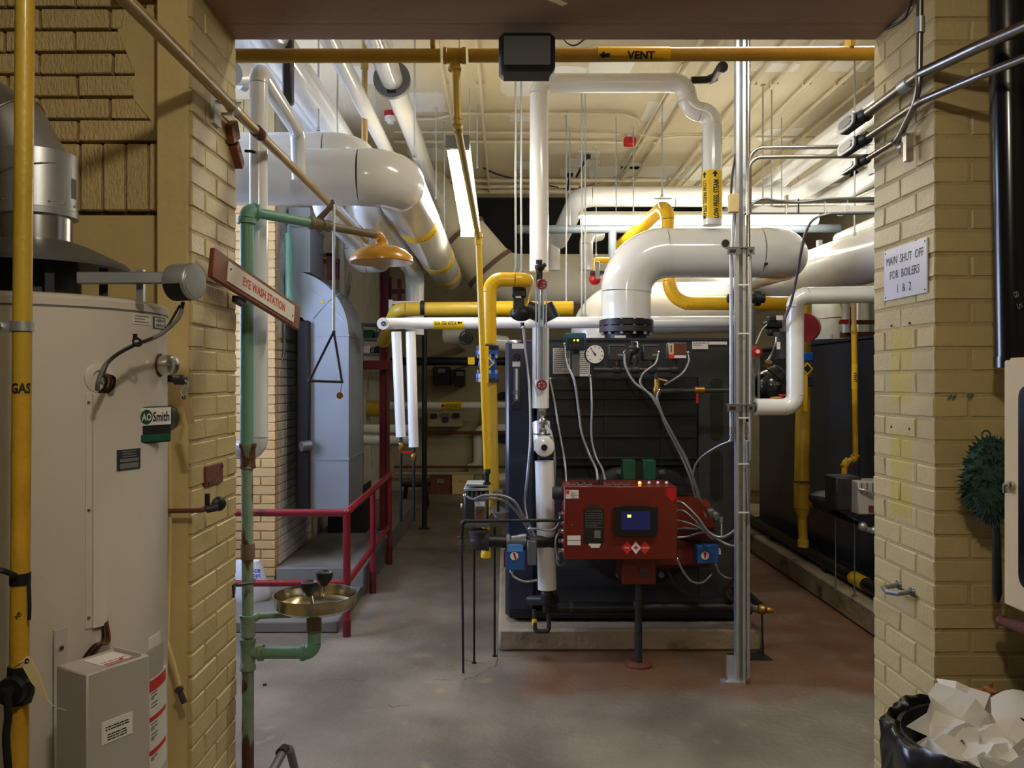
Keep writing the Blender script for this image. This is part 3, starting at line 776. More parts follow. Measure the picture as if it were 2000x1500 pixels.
for i in range(n_): fs.append((2*i, 2*i+1, 2*i+3, 2*i+2))
dh.add('motor_label', gm.add(vs, fs), 'print_black', act)
dh.add('motor_face', G().lathe(c0+cx*.0626, cx, [(.036, 0), (.036, .002), (.01, .004)], 28), 'galv', act)
dv = -u*.8-w2*.2
dh.add('barcode', G().box(c0+cx*.03-V(0, 0, .0425)-w2*.006+V(0, -.012, .004), (.026, .014, .004), Matrix((cx, w2, u)).transposed()), 'white_label', act)
dh.done()
# flue
fl = Thing('flue_pipe', 'galvanised flue elbow rising from the water heater', 'flue')
fl.add('flue_collar', G().lathe((HC.x, HC.y, 0), (0, 0, 1), [(.081, 1.93), (.081, 2.016)], 48), 'steel')
ad = fl.add('flue_adapter', G().lathe((HC.x, HC.y, 0), (0, 0, 1), [(.0915, 2.004), (.0935, 2.004), (.0945, 2.018), (.0925, 2.02), (.0925, 2.16)], 48), 'galv')
for t in range(16):
    an = t*math.pi/8; fl.add('rivet', G().sph((HC.x+.0925*math.cos(an), HC.y+.0925*math.sin(an), 2.032), .0035, 8, 6), 'steel', ad)
# gored elbow turning up to the left
c_ = Vector((HC.x, HC.y, 2.105)); tilt = 0; p = c_.copy(); d = V(0, 0, 1)
for k, (dl, an) in enumerate(((.14, 30), (.12, 60), (.3, 88))):
    nd = V(-math.sin(math.radians(an)), .1*math.sin(math.radians(an)), math.cos(math.radians(an))).normalized()
    u = V(0, 1, 0); g = G(); q = p+nd*dl; n_ = 40; vs = []; fs = []
    def ringpts(c, t, r):
        w2 = t.cross(u).normalized(); uu = w2.cross(t).normalized(); return [c+(uu*math.cos(2*math.pi*i/n_)+w2*math.sin(2*math.pi*i/n_))*r for i in range(n_)]
    tb_ = (d+nd).normalized(); a_ = ringpts(p, tb_, .0925)
    nn = V(-math.sin(math.radians(min(an+30, 89))), 0, math.cos(math.radians(min(an+30, 89)))) if k < 2 else nd
    b_ = ringpts(q, (nd+nn).normalized(), .0925)
    vs = a_+b_; fs = [(i, (i+1) % n_, n_+(i+1) % n_, n_+i) for i in range(n_)]
    el = fl.add('elbow_gore', G().add(vs, fs), 'galv')
    fl.add('gore_seam', G().tube(a_+[a_[0]], .0028, 6, caps=False), 'steel', el)
    p = q; d = nd
fl.add('adapter_label', G().lathe((HC.x, HC.y, 0), (0, 0, 1), [(.0928, 2.05), (.0928, 2.10)], 48, caps=False).map(lambda v: v if v.x > HC.x+.0905 else V(HC.x+.0905, HC.y, 2.07)), 'print_grey', ad)
fl.done()
# yellow gas drop in front of the tank
gp = Thing('gas_pipe', 'chipped yellow vertical pipe lettered GAS in front of the heater', 'pipe')
GD = 1.5
def gpx(y): return P(49-13*(y/1500), y, GD)
gp.add('pipe', G().cyl(gpx(-320), gpx(760), .0158, n=24), 'yellow_dull'); low = gp.add('pipe', G().cyl(gpx(760), gpx(1310), .0158, n=24), 'yellow_worn')
gp.add('pipe', G().cyl(gpx(1370), P(30, 2495, GD), .0158, n=24), 'yellow_worn')
ax = (gpx(0)-gpx(1000)).normalized()
gp.add('lettering', cyl_text('GAS', gpx(758), ax, V(.62, -1.5, 0)*-0+V(.45, -1, 0), .0158, .019, along=False, width=.033, bold=.03), 'print_black')
gp.add('pipe_clamp', G().ring(gpx(647), gpx(628), .0185, .0155).box(gpx(637)+V(-.045, 0, 0), (.07, .004, .02)).box(gpx(637)+V(-.045, .012, 0), (.07, .004, .02)), 'galv')
gp.add('clamp_bolt', G().lathe(gpx(637)+V(-.04, -.002, 0), (0, -1, 0), [(.008, 0), (.008, .006), (.004, .006), (.004, .012)], 6), 'steel')
gp.add('black_tape', G().ring(gpx(1141), gpx(1118), .0172, .0155), 'black_rubber')
vb = gpx(1340)
gp.add('shutoff_cock', G().lathe(gpx(1372), ax, [(.022, 0), (.024, .008), (.026, .012), (.026, .04), (.02, .045), (.0195, .066)], 8).lathe(vb+V(0, -.02, 0), (0, -1, 0), [(.026, 0), (.024, .012), (.013, .014), (.013, .03), (.009, .032)], 20), 'black_metal')
cable(gp, 'cable', [P(-40, 1116, 1.46), P(0, 1114, 1.455), P(30, 1124, 1.478)], .005, 'black_rubber', rib=False)
cable(gp, 'cable', [P(56, 1130, 1.49), P(58, 1180, 1.485), P(57, 1210, 1.49)], .003, 'black_rubber', rib=False)
cable(gp, 'cable', [P(14, 1352, 1.45), P(16, 1400, 1.45), P(12, 1440, 1.45), P(16, 1500, 1.45), P(20, 1560, 1.45)], .0065, 'black_rubber', rib=False)
gp.done()
tg = Thing('paper_tag', 'cream paper tag wired to the cock of the GAS pipe', 'tag')
q = [P(39, 1294, 1.44), P(52, 1281, 1.44), P(60, 1285, 1.435), P(77, 1320, 1.43), P(93, 1367, 1.44), P(85, 1362, 1.44), P(60, 1332, 1.43)]
g = G().add(q+[v+V(0, .001, 0) for v in q], [tuple(range(7)), tuple(range(7, 14))[::-1]]+[(i, i+7, (i+1) % 7+7, (i+1) % 7) for i in range(7)])
t0 = tg.add('card', g, 'paper_tan'); tg.add('tag_wire', G().tube([P(52, 1291, 1.437), P(40, 1296, 1.43), P(28, 1304, 1.455)], .0008, 6), 'iron')
cable(tg, 'tag_string', [P(92, 1366, 1.44), P(106, 1380, 1.45), P(130, 1388, 1.5)], .0008, 'paper', rib=False)
tg.add('eyelet', G().torus(P(53, 1291, 1.437), (0, 1, 0), .0035, .001, 12, 6), 'print_black', t0); tg.done()
tg = Thing('paper_tag', 'small grey-tan tag hanging from the heater relief valve', 'tag')
q = [P(352, 772, 2.2), P(366, 768, 2.2), P(381, 826, 2.2), P(366, 830, 2.2)]
t0 = tg.add('card', G().add(q+[v+V(0, .001, 0) for v in q], [(0, 1, 2, 3), (7, 6, 5, 4), (0, 4, 5, 1), (1, 5, 6, 2), (2, 6, 7, 3), (3, 7, 4, 0)]), 'tag_tan')
tg.add('tag_wire', G().tube([P(359, 776, 2.198), P(352, 764, 2.2), P(362, 750, 2.22)], .001, 6), 'galv'); tg.add('eyelet', G().torus(P(359, 776, 2.199), (0, 1, 0), .004, .0012, 12, 6), 'print_black', t0); tg.done()
# diagonal pipe running back through the opening
dp = Thing('ceiling_pipe', 'tan painted pipe running back overhead past the left jamb', 'pipe')
dz = CH+.845; DX = -.84
dp.add('pipe', G().cyl((DX, .6, dz), (DX, 2.86, dz), .017, n=20), 'gold_paint'); dp.add('pipe', G().cyl((DX, 2.9, dz), (DX, 5.15, dz), .0165, n=20), 'gold_paint')
dp.add('coupling', G().ring((DX, 2.85, dz), (DX, 2.91, dz), .021, .016), 'rust'); dp.add('end_cap', G().cyl((DX, 5.13, dz), (DX, 5.19, dz), .02), 'white_label')
dp.add('strut_clamp', G().ring((DX, 2.60, dz), (DX, 2.63, dz), .021, .0165).box((-.88, 2.615, dz+.02), (.05, .04, .006)).box((-.892, 2.615, dz-.0), (.012, .06, .11)), 'galv')
dp.add('clamp_bolt', G().cyl((DX-.03, 2.6, dz-.025), (DX+.005, 2.6, dz-.025), .005, n=8).cyl((DX-.03, 2.635, dz+.02), (DX+.02, 2.635, dz+.02), .004, n=8), 'galv'); dp.done()
cv = Thing('conduit', 'cream painted conduit up the corner behind the heater', 'conduit')
x0 = (316-VX)*2.54/F
cv.add('pipe', G().tube([(x0+.008, 2.538, 0), (x0+.006, 2.538, .8), (x0+.002, 2.538, 1.9), (x0-.003, 2.538, 2.25), (x0, 2.538, 2.6), (x0, 2.538, 3.18)], .011, 14), 'plaster')
for zz in (.9, 1.7, 2.72): cv.add('pipe_strap', G().box((x0+.002, 2.538, zz), (.04, .026, .02), ch=.004), 'plaster')
cv.done()
single('wood_block', 'upper red-brown wooden block screwed to the left jamb', 'wood block', G().box((-.888, 2.76, P(0, 258, 2.76).z), (.024, .075, .06), Matrix.Rotation(.5, 3, 'X'), ch=.002), 'wood')
wbk = Thing('wood_block', 'lower tilted wooden block with iron hook on the left jamb', 'wood block')
wbk.add('block', G().box((-.886, 2.80, P(0, 303, 2.8).z), (.026, .085, .036), Matrix.Rotation(-.75, 3, 'X'), ch=.002), 'wood')
wbk.add('hook', G().tube([(-.87, 2.83, P(0, 290, 2.8).z), (-.85, 2.84, P(0, 289, 2.8).z), (-.835, 2.84, P(0, 292, 2.8).z)], .005, 8), 'black_metal'); wbk.done()
rp2 = Thing('rusty_plate', 'rusty brown blank plate on the left jamb', 'plate')
rp2.add('plate', G().box((-.895, 2.60, P(0, 927, 2.6).z), (.01, .15, .062), ch=.002), 'rust')
for s_ in (-1, 1): rp2.add('screw', G().lathe((-.889, 2.60+s_*.06, P(0, 927, 2.6).z+s_*.02), (1, 0, 0), [(.005, 0), (.005, .003)], 8), 'iron')
rp2.done()
rs = Thing('rusty_pipe_stub', 'short rusty pipe with black flange at the left jamb', 'pipe')
rs.add('pipe', G().tube([P(326, 998, 2.38), P(392, 997, 2.38), P(412, 992, 2.4)], .0065, 10), 'rust')
rs.add('valve', G().lathe(P(402, 995, 2.39), (.9, .3, .15), [(.008, 0), (.011, .003), (.011, .03), (.008, .034)], 10), 'iron')
rs.add('flange', G().lathe(P(428, 984, 2.41), (.6, -.7, .1), [(.02, -.006), (.021, 0), (.014, .006), (.006, .008)], 16).box(P(405, 978, 2.415), (.012, .01, .04)), 'black_metal'); rs.done()
dr = Thing('drain_tube', 'thin drain tube with grey end beside the heater', 'pipe')
dr.add('tube', G().tube([P(325, 1250, 2.36), P(338, 1290, 2.36), P(350, 1338, 2.36)], .0055, 10), 'plaster'); dr.add('hose_end', G().lathe(P(348, 1342, 2.36), P(360, 1373, 2.36)-P(348, 1342, 2.36), [(.0065, 0), (.012, .004), (.012, .012), (.008, .014), (.0085, .047)], 12), 'iron'); dr.done()
jb = Thing('outlet_box', 'grey cover plate on the wall behind the heater', 'outlet box')
jb.add('box', G().lathe(P(334, 815, 2.43), (0, -1, 0), [(.036, 0), (.036, .012), (.03, .016)], 8).map(lambda v: V((v.x-P(334, 815, 2.43).x)*.7+P(334, 815, 2.43).x, v.y, v.z if True else 0)), 'grey_metal'); jb.done()
fx = Thing('flexible_hose', 'ribbed tan hose hanging in the gap beside the heater', 'hose')
cable(fx, 'hose', [P(331, 850, 2.40), P(332, 1000, 2.40), P(330, 1130, 2.40), P(327, 1250, 2.38)], .006, 'plaster'); fx.done()
# ================================================================ eye wash station
ey = Thing('eyewash_station', 'green piped drench shower and eyewash with yellow head and steel bowl', 'eyewash')
ED = 2.97; r_ = .0235
def ex(x, y): return P(x, y, ED)
ey.add('pipe', G().cyl(ex(482, 424), ex(482, 868), r_, n=24), 'green_pipe')
ey.add('pipe', G().cyl(ex(482, 868), ex(484, 1205), r_*.86, n=24), 'green_worn'); ey.add('pipe', G().cyl(ex(484, 1300), P(484, VY+CH*F/ED, ED), r_*.9, n=24), 'green_worn')
ey.add('coupling', G().lathe(ex(484, 915), (0, 0, 1), [(.027, 0), (.028, .006), (.026, .012), (.026, .07), (.03, .075), (.03, .088)], 24), 'fitting_rusty')
ey.add('tape_wrap', G().ring(ex(484, 1092), ex(484, 1062), .0245, .02), 'arm_pipe')
ey.add('coupling', G().lathe(ex(484, 1243), (0, 0, 1), [(.025, 0), (.027, .008), (.025, .012), (.025, .06), (.028, .066), (.028, .076)], 24), 'green_worn')
tee = ex(484, 1275)
ey.add('tee', G().lathe(ex(484, 1308), (0, 0, 1), [(.028, 0), (.028, .014), (.025, .018), (.025, .09), (.028, .095), (.028, .11)], 24).lathe(tee, (1, 0, 0), [(.022, 0), (.022, .035), (.028, .038), (.028, .055)], 24), 'green_worn')
sp = P(484, 418, ED); sq = P(738, 460, 3.46)
ad_ = (sq-sp).normalized()
ey.add('elbow', G().tube(fillet([ex(482, 440), ex(482, 412), ex(482, 412)+ad_*.08], .026)[1][1], .0285, 20).cyl(ex(482, 437), ex(482, 428), .033).lathe(ex(482, 412)+ad_*.026, ad_, [(.0285, 0), (.032, .002), (.032, .014)], 20), 'green_pipe')
a0 = ex(482, 412); al = (P(602, 432, 3.21)-a0).length; ml = (P(735, 460, 3.46)-a0)
d2 = (P(735, 459, 3.46)-a0).normalized(); LL = (P(735, 459, 3.46)-a0).length
ey.add('arm', G().cyl(a0+d2*.03, a0+d2*LL*.46, .0185, n=20), 'green_pipe'); ey.add('arm', G().cyl(a0+d2*LL*.46, a0+d2*LL*.99, .0165, n=20), 'arm_pipe')
vm = a0+d2*LL*.52
val = ey.add('ball_valve', G().lathe(a0+d2*LL*.44, d2, [(.022, 0), (.025, .004), (.025, .016), (.02, .022), (.026, .04), (.028, .055), (.02, .08), (.023, .084), (.023, .1)], 16), 'arm_pipe')
ey.add('valve_lever', G().tube([vm+V(0, 0, .02), vm+V(.035, -.005, .055), vm+V(.058, -.008, .085)], [.013, .011, .009], 8).cyl(vm+V(.055, -.02, .084), vm+V(.055, .012, .084), .007), 'arm_pipe', val)
rt0 = vm+V(.058, -.008, .085)
rx = rt0.x; ry = rt0.y
def rz(y): return CH-(y-VY)*ry/F
tri = [V(rx, ry, rz(648)), V((604-VX)*ry/F, ry, rz(744)), V((668-VX)*ry/F, ry, rz(746)), V(rx, ry, rz(648))]
ey.add('pull_rod', G().cyl(rt0, tri[0], .005, n=10), 'galv')
ph = ey.add('pull_handle', G().tube([tri[0], tri[1]], .0048, 8).tube([tri[1], tri[2]], .0048, 8).tube([tri[2], tri[0]], .0048, 8).sph(tri[1], .006, 8, 6).sph(tri[2], .006, 8, 6).sph(tri[0], .007, 8, 6), 'iron', label='triangular pull handle')
ey.add('chain', G().tube([tri[2], tri[2]+V(-.006, 0, -.04)], .0015, 6), 'brass', ph)
ey.add('pull_disc', G().lathe(tri[2]+V(-.008, -.001, -.052), (0, -1, 0), [(.013, 0), (.013, .003)], 16), 'brass', ph)
hp = P(741, 462, 3.48)
ey.add('elbow', G().tube(fillet([hp-d2*.07, hp+d2*.012, hp+d2*.012-V(0, 0, .08)], .03)[1][1], .022, 18).lathe(hp+d2*.012-V(0, 0, .045), (0, 0, 1), [(.024, 0), (.026, .006), (.024, .014)], 18), 'shower_yellow')
hz0 = CH-(513-VY)*3.48/F; hc = hp+d2*.012
ey.add('shower_head', G().lathe((hc.x, hc.y, hz0), (0, 0, 1), [(.128, .0), (.131, .003), (.131, .012), (.124, .03), (.1, .052), (.07, .066), (.03, .076), (.024, .082), (.024, .096)], 48).lathe((hc.x, hc.y, hz0+.001), (0, 0, -1), [(.127, 0), (.1, -.01), (.02, -.014)], 48), 'shower_yellow', label='domed yellow shower head')
# bowl
bcx = P(616, 1162, 2.96); bz = 1.6-(1160-VY)*2.96/F
prof = [(.02, -.068), (.06, -.064), (.12, -.052), (.138, -.04), (.143, -.004), (.1455, 0), (.1455, .002), (.142, .002), (.139, -.006), (.134, -.036), (.115, -.046), (.03, -.056)]
ey.add('bowl', G().lathe((bcx.x, bcx.y, bz), (0, 0, 1), prof, 56), 'bowl_steel', label='shallow stainless eyewash bowl')
ey.add('bowl_neck', G().lathe((bcx.x-.005, bcx.y, bz-.135), (0, 0, 1), [(.024, 0), (.026, .002), (.026, .055), (.034, .058), (.034, .068)], 24), 'arm_pipe')
for px_, py_, DD, tl in ((605, 1147, 2.93, -.03), (633, 1127, 3.02, .03)):
    q = P(px_, py_, DD)
    nz_ = ey.add('nozzle_stem', G().cyl(q+V(-tl*.3, 0, -.065), q, .009, n=12), 'bowl_steel')
    ey.add('nozzle_cup', G().lathe(q+V(0, 0, -.03), (tl, .0, 1), [(.012, 0), (.018, .012), (.026, .022), (.03, .036), (.029, .048), (.024, .05), (.02, .046)], 20), 'black_rubber', nz_)
dz_ = CH-(1275-VY)*2.96/F
ey.add('drain_pipe', G().cyl(tee+V(.03, 0, 0), V(bcx.x-.035, bcx.y, dz_), .0205, n=20), 'green_pipe')
ey.add('elbow', G().tube(fillet([V(bcx.x-.06, bcx.y, dz_), V(bcx.x-.005, bcx.y, dz_), V(bcx.x-.005, bcx.y, bz-.13)], .035)[1][1], .025, 20).cyl(V(bcx.x-.05, bcx.y, dz_), V(bcx.x-.037, bcx.y, dz_), .028).cyl(V(bcx.x-.005, bcx.y, dz_+.035), V(bcx.x-.005, bcx.y, bz-.13), .024), 'green_pipe')
ey.add('supply_pipe', G().cyl(ex(494, 1208)+V(0, .03, 0), V(bcx.x-.09, bcx.y+.02, CH-(1200-VY)*2.98/F), .011, n=14).lathe(ex(486, 1208)+V(0, .03, 0), (1, 0, 0), [(.016, 0), (.019, .004), (.019, .02), (.014, .026)], 14), 'green_worn')
ey.add('floor_flange', G().lathe(P(484, VY+CH*F/ED, ED), (0, 0, 1), [(.06, 0), (.06, .01), (.03, .014)], 24), 'green_worn'); ey.done()
ps = Thing('pipe_strap', 'iron strap pinning the green pipe to the left jamb', 'strap')
ps.add('strap', G().tube([V(-.896, 2.83, CH-(1143-VY)*2.83/F), V(-.875, 2.86, CH-(1141-VY)*2.86/F), V(-.87, 2.92, CH-(1138-VY)*2.93/F), V(-.874, 2.955, CH-(1134-VY)*2.94/F)], .005, 8), 'iron')
ps.add('anchor', G().prism([(-.012, .015), (.012, .015), (0, -.03)], (-.9, 2.80, CH-(1150-VY)*2.8/F), (0, 1, 0), (0, 0, 1), (.006, 0, 0)), 'iron'); ps.done()
# sign
sg = Thing('eyewash_sign', 'tilted wooden sign with red words EYE WASH STATION', 'sign')
a = P(412, 512, 2.47); b = P(582, 622, 3.12)
u = (b-a).normalized(); up = V(0, 0, 1); nrm = u.cross(up).normalized(); 
if nrm.dot(-a) < 0: nrm = -nrm
vv = nrm.cross(u).normalized(); vv = vv if vv.z > 0 else -vv; L_ = (b-a).length
rotm = Matrix((u, nrm, vv)).transposed()
mid = (a+b)/2
board = sg.add('board', G().box(mid, (L_, .016, .09), rotm, ch=.003), 'wood'); 
sg.add('sign_plate', G().box(mid+nrm*.0095+u*.012, (L_*.775, .003, .062), rotm), 'sign_white')
sg.add('sign_text', text_g('EYE WASH STATION', mid+nrm*.0116+u*.02, u if True else -u, vv, .03, width=L_*.5, bold=.03), 'print_red')
for s_ in (-1, 1): sg.add('screw', G().lathe(mid+nrm*.011+u*(.012+s_*L_*.365)+vv*(-s_*.01), nrm, [(.004, 0), (.003, .002)], 10), 'iron')
sg.add('bracket', G().box(mid-nrm*.016-u*L_*.16-vv*.055, (.06, .02, .02), rotm), 'black_metal'); sg.done()
# white insulated riser in front
wv_ = Thing('insulated_pipe', 'white insulated riser beside the green shower pipe', 'pipe')
wx = (505-VX)*3.12/F; zt_ = CH-(138-VY)*3.12/F; zb_ = CH-(880-VY)*3.12/F
wv_.pipe([V(wx-.12, 3.2, zb_), V(wx, 3.12, zb_), V(wx, 3.12, zt_), V(wx-.06, 3.95, zt_+.02), V(wx-.06, 3.98, zt_-.2)], .034, 'pvc', b=.05); 
wv_.add('nut', G().lathe(V(wx-.09, 3.1, zb_), (-1, 0, 0), [(.016, 0), (.016, .03)], 6), 'rust')
wv_.done()
# floor grating handle / steel tube at the bottom edge
tl = Thing('tube_frame', 'bent grey steel tube frame on the floor at the bottom edge', 'frame')
p0 = P(556, 1463, 2.62)
tl.pipe([P(520, 1530, 2.3), P(556, 1462, 2.5), P(566, 1464, 2.62), P(590, 1560, 2.75)], .013, 'grey_metal', b=.03, style='bend', name='tube')
tl.add('collar', G().ring(P(548, 1472, 2.46), P(556, 1463, 2.50), .0155, .012), 'iron'); tl.add('leg', G().cyl(P(520, 1530, 2.3), V(P(520, 1530, 2.3).x, 2.3, 0), .013), 'grey_metal')
tl.add('leg', G().cyl(P(590, 1560, 2.75), V(P(590, 1560, 2.75).x, 2.75, 0), .013), 'grey_metal'); tl.done()
# ================================================================ front right
ms = Thing('shut_off_sign', 'white plastic sign reading MAIN SHUT OFF FOR BOILERS on the right jamb', 'sign')
x_ = RX-.0035; yc = 2.60; hw = .138; zc_ = CH-(529-VY)*2.6/F; u = V(0, -1, 0); up = V(0, 0, 1)
ms.add('plate', G().box((x_, yc, zc_), (.005, .276, .162), ch=.001), 'sign_plastic')
for s_, dz_ in (('MAIN  SHUT  OFF', .042), ('FOR  BOILERS', -.004), ('1  &  2', -.05)):
    vs_, fs_, wd = text_geo(s_, 0); kk = {'MAIN  SHUT  OFF': .24, 'FOR  BOILERS': .19, '1  &  2': .09}[s_]
    ms.add('sign_text', text_g(s_, (x_-.0032, yc, zc_+dz_), u, up, .026, width=kk, bold=0), 'print_black')
for sy in (-1, 1):
    for sz in (-1, 1): ms.add('screw', G().lathe((x_-.0025, yc+sy*.127, zc_+sz*.071), (-1, 0, 0), [(.003, 0), (.002, .0015)], 8), 'iron')
ms.done()
for y0 in (640, 842):
    z1 = CH-(y0-VY)*2.63/F
    for yy in (2.575, 2.695):
        child(wr, 'anchor_hole', G().cyl((RX-.004, yy, z1+.01), (RX-.001, yy, z1+.01), .004, n=10), 'print_black', base_r)
child(wr, 'marker_writing', text_g('#  9', P(1876, 775, YN-.0035), (1, 0, .0), (.25, 0, 1), .02, width=.075, bold=.0), 'marker_green', base_r)
# loop handle on the jamb
lp = Thing('loop_handle', 'worn steel loop handle on the right jamb', 'handle')
q = V(RX, 2.60, CH-(1152-VY)*2.6/F)
lp.add('loop', G().tube([q+V(-.002, -.04, .005), q+V(-.045, -.045, 0), q+V(-.062, -.01, -.004), q+V(-.055, .035, -.002), q+V(-.002, .045, .005)], .008, 10), 'grey_metal'); lp.add('boss', G().lathe(q+V(-.001, -.043, .005), (-1, 0, 0), [(.016, 0), (.014, .006)], 14), 'grey_metal'); lp.add('boss', G().lathe(q+V(-.001, .045, .005), (-1, 0, 0), [(.016, 0), (.014, .006)], 14), 'grey_metal'); lp.done()
# conduits wrapping the jamb
zs = [.90, .80, .72]
def cond(label, pts, r, b, lb, m='conduit_steel'):
    t = Thing('conduit', label, 'conduit'); t.pipe(pts, r, m, b=b, style='bend', n=14)
    return t
X1 = RX-.035
c1 = cond('upper steel conduit wrapping round the right jamb', [V(X1, 2.83, CH+.885), V(X1, 2.44, CH+.885), V(X1+.055, 2.24, CH+.885), V(1.42, 1.8, CH+.89)], .0165, .12, 1)
c1.add('conduit_coupling', G().ring(V(X1, 2.50, CH+.885), V(X1, 2.55, CH+.885), .0205, .016), 'galv')
c1.done()
c2 = cond('middle steel conduit wrapping round the right jamb', [V(X1, 2.83, CH+.805), V(X1, 2.43, CH+.805), V(X1+.06, 2.22, CH+.805), V(1.42, 1.8, CH+.81)], .0115, .12, 1); c2.done()
c3 = cond('thin steel conduit bending up the right jamb', [V(X1, 2.83, CH+.735), V(X1, 2.58, CH+.735), V(X1-.005, 2.44, CH+.82), V(X1-.005, 2.43, CH+1.15)], .0095, .1, 1)
c3.add('conduit_coupling', G().ring(V(X1-.005, 2.43, CH+1.0), V(X1-.005, 2.43, CH+1.045), .0125, .009), 'galv')
c3.add('conduit_clamp', G().box(V(RX-.012, 2.60, CH+.735), (.022, .03, .045), ch=.003).tube([V(RX-.03, 2.60, CH+.75), V(RX-.05, 2.6, CH+.738), V(RX-.03, 2.6, CH+.722)], .003, 6), 'galv'); c3.done()
for i, (zz, rr, nm) in enumerate(((.885, .024, 'top'), (.805, .021, 'middle'), (.735, .016, 'lowest'))):
    t = Thing('junction_elbow', 'cast conduit elbow box, %s of three at the right jamb' % nm, 'conduit box')
    q = V(X1-.004, 2.905, CH+zz)
    t.add('body', G().lathe(V(X1, 2.79, CH+zz), (0, 1, 0), [(rr*.75, 0), (rr, .01), (rr, .03), (rr*.9, .03), (rr*.9, .06)], 14).box(q, (rr*1.7, .15, rr*1.8), ch=.008), 'black_metal')
    pl_ = [(.072*math.copysign(abs(math.cos(k*math.pi/12))**.45, math.cos(k*math.pi/12)), rr*1.05*math.copysign(abs(math.sin(k*math.pi/12))**.6, math.sin(k*math.pi/12))) for k in range(24)]
    cv_ = t.add('cover', G().prism(pl_, q-V(rr*.85, 0, 0), (0, 1, 0), (0, 0, 1), (-.007, 0, 0)), 'galv')
    t.add('cover_rim', G().prism([(a*.7, b*.6) for a, b in pl_], q-V(rr*.85+.007, 0, 0), (0, 1, 0), (0, 0, 1), (-.003, 0, 0)), 'steel', cv_)
    t.done()
sk = Thing('strut_clip', 'short steel strut stub standing off the right jamb', 'bracket')
sk.add('strut', G().box((RX-.025, 2.535, CH+.695), (.022, .02, .075)), 'conduit_steel'); sk.add('clamp', G().box((RX-.03, 2.55, CH+.75), (.012, .006, .06)), 'conduit_steel'); sk.done()
cbl = Thing('black_cable', 'loose black cable along the lintel edge at the right jamb', 'cable')
cable(cbl, 'cable', [P(1786, -20, 2.5), P(1768, 32, 2.6), P(1740, 52, 2.7), P(1705, 66, 2.85)], .004, 'black_rubber', rib=False); cbl.done()
bk = Thing('black_pipe', 'glossy black vertical pipe in front of the right wall', 'pipe')
bk.add('pipe', G().cyl((1.378, 2.29, 1.64), (1.352, 2.29, 3.2), .044, n=32), 'black_gloss'); bk.add('end_collar', G().cyl((1.378, 2.29, 1.635), (1.378, 2.29, 1.665), .047, n=32), 'black_gloss')
bk.add('chalk_mark', text_g('8 5', P(1988, 586, 2.24), (.3, 0, -1), (1, 0, .3), .014, width=.05, bold=0), 'print_grey'); bk.done()
# hose cabinet on the side wall
hc_ = Thing('hose_cabinet', 'cream metal wall cabinet with black glazed door at the right edge', 'cabinet')
X0 = 1.262; Y0 = 2.14; Y1 = 1.45; z1 = 1.657; z0 = 1.03
hc_.add('body', G().box(((X0+1.597)/2+.008, (Y0+Y1)/2, (z0+z1)/2), (1.597-X0-.016, Y0-Y1, z1-z0), ch=.004), 'cabinet_paint')
dr_ = hc_.add('door', G().box((X0+.008, (Y0+Y1)/2, (z0+z1)/2), (.016, Y0-Y1-.01, z1-z0-.012), ch=.004), 'cabinet_paint')
pl = []; gw = .235; gh = .245; rc = .03
for cxs, cys, a0_ in ((1, 1, 0), (-1, 1, 90), (-1, -1, 180), (1, -1, 270)):
    for k in range(5): t = math.radians(a0_+k*22.5); pl.append((cxs*(gw-rc)+rc*math.cos(t), cys*(gh-rc)+rc*math.sin(t)))
hc_.add('door_glass', G().prism(pl, (X0-.0005, 1.835, (z0+z1)/2-.002), (0, 1, 0), (0, 0, 1), (-.0025, 0, 0)), 'cabinet_glass', dr_)
hc_.add('door_lock', G().lathe((X0-.001, 2.10, CH-(948-VY)*2.1/F), (-1, 0, 0), [(.012, 0), (.012, .006), (.007, .01), (.007, .018)], 14).box((X0-.012, 2.10, CH-(955-VY)*2.1/F), (.02, .006, .02)), 'steel', dr_)
hc_.done()
bh_ = Thing('wooden_handle', 'dark red-brown tool handle poking out under the cabinet', 'handle')
bh_.add('shaft', G().tube([P(1956, 1212, 2.3), P(1985, 1222, 2.2), P(2040, 1240, 2.05)], [.012, .016, .018], 12), 'rust'); bh_.add('ferrule', G().sph(P(1957, 1212, 2.3), .015, 12, 8), 'wood'); bh_.done()
# duster
du = Thing('duster', 'dark green fluffy duster hanging beside the cabinet', 'duster')
dc = P(1932, 938, 2.30)+V(.02, .02, 0); g = G(); rd = random.Random(3)
g.sph(dc, 1, 14, 10, sc=(.072, .05, .115))
for i in range(900):
    t = math.acos(rd.uniform(-1, 1)); a = rd.uniform(0, 2*math.pi); n_ = V(math.sin(t)*math.cos(a), math.sin(t)*math.sin(a), math.cos(t))
    k = 1.0 if n_.z > -.3 else 1.0+.15*n_.z
    p = dc+V(n_.x*.07*k, n_.y*.048, n_.z*.112); s_ = n_.cross(V(rd.uniform(-1, 1), rd.uniform(-1, 1), rd.uniform(-1, 1))).normalized()*.006
    tip = p+n_*rd.uniform(.008, .022)+V(rd.uniform(-.008, .008), rd.uniform(-.008, .008), rd.uniform(-.012, .004)); w2 = n_.cross(s_).normalized()*.0035
    g.add([p-s_, p+s_, p+w2, tip], [(0, 1, 3), (1, 2, 3), (2, 0, 3)])
du.add('duster_head', g, 'mop_green', sharp=0.1)
hx0 = dc+V(.002, -.01, -.11)
du.add('handle', G().tube([hx0+V(0, 0, .02), hx0+V(.004, 0, -.05), hx0+V(.006, 0, -.2), hx0+V(.006, 0, -.225)], [.009, .011, .012, .004], 12), 'black_rubber')
du.add('hanging_loop', G().torus(dc+V(0, .03, .12), (0, 1, 0), .012, .002, 14, 6), 'black_rubber'); du.done()
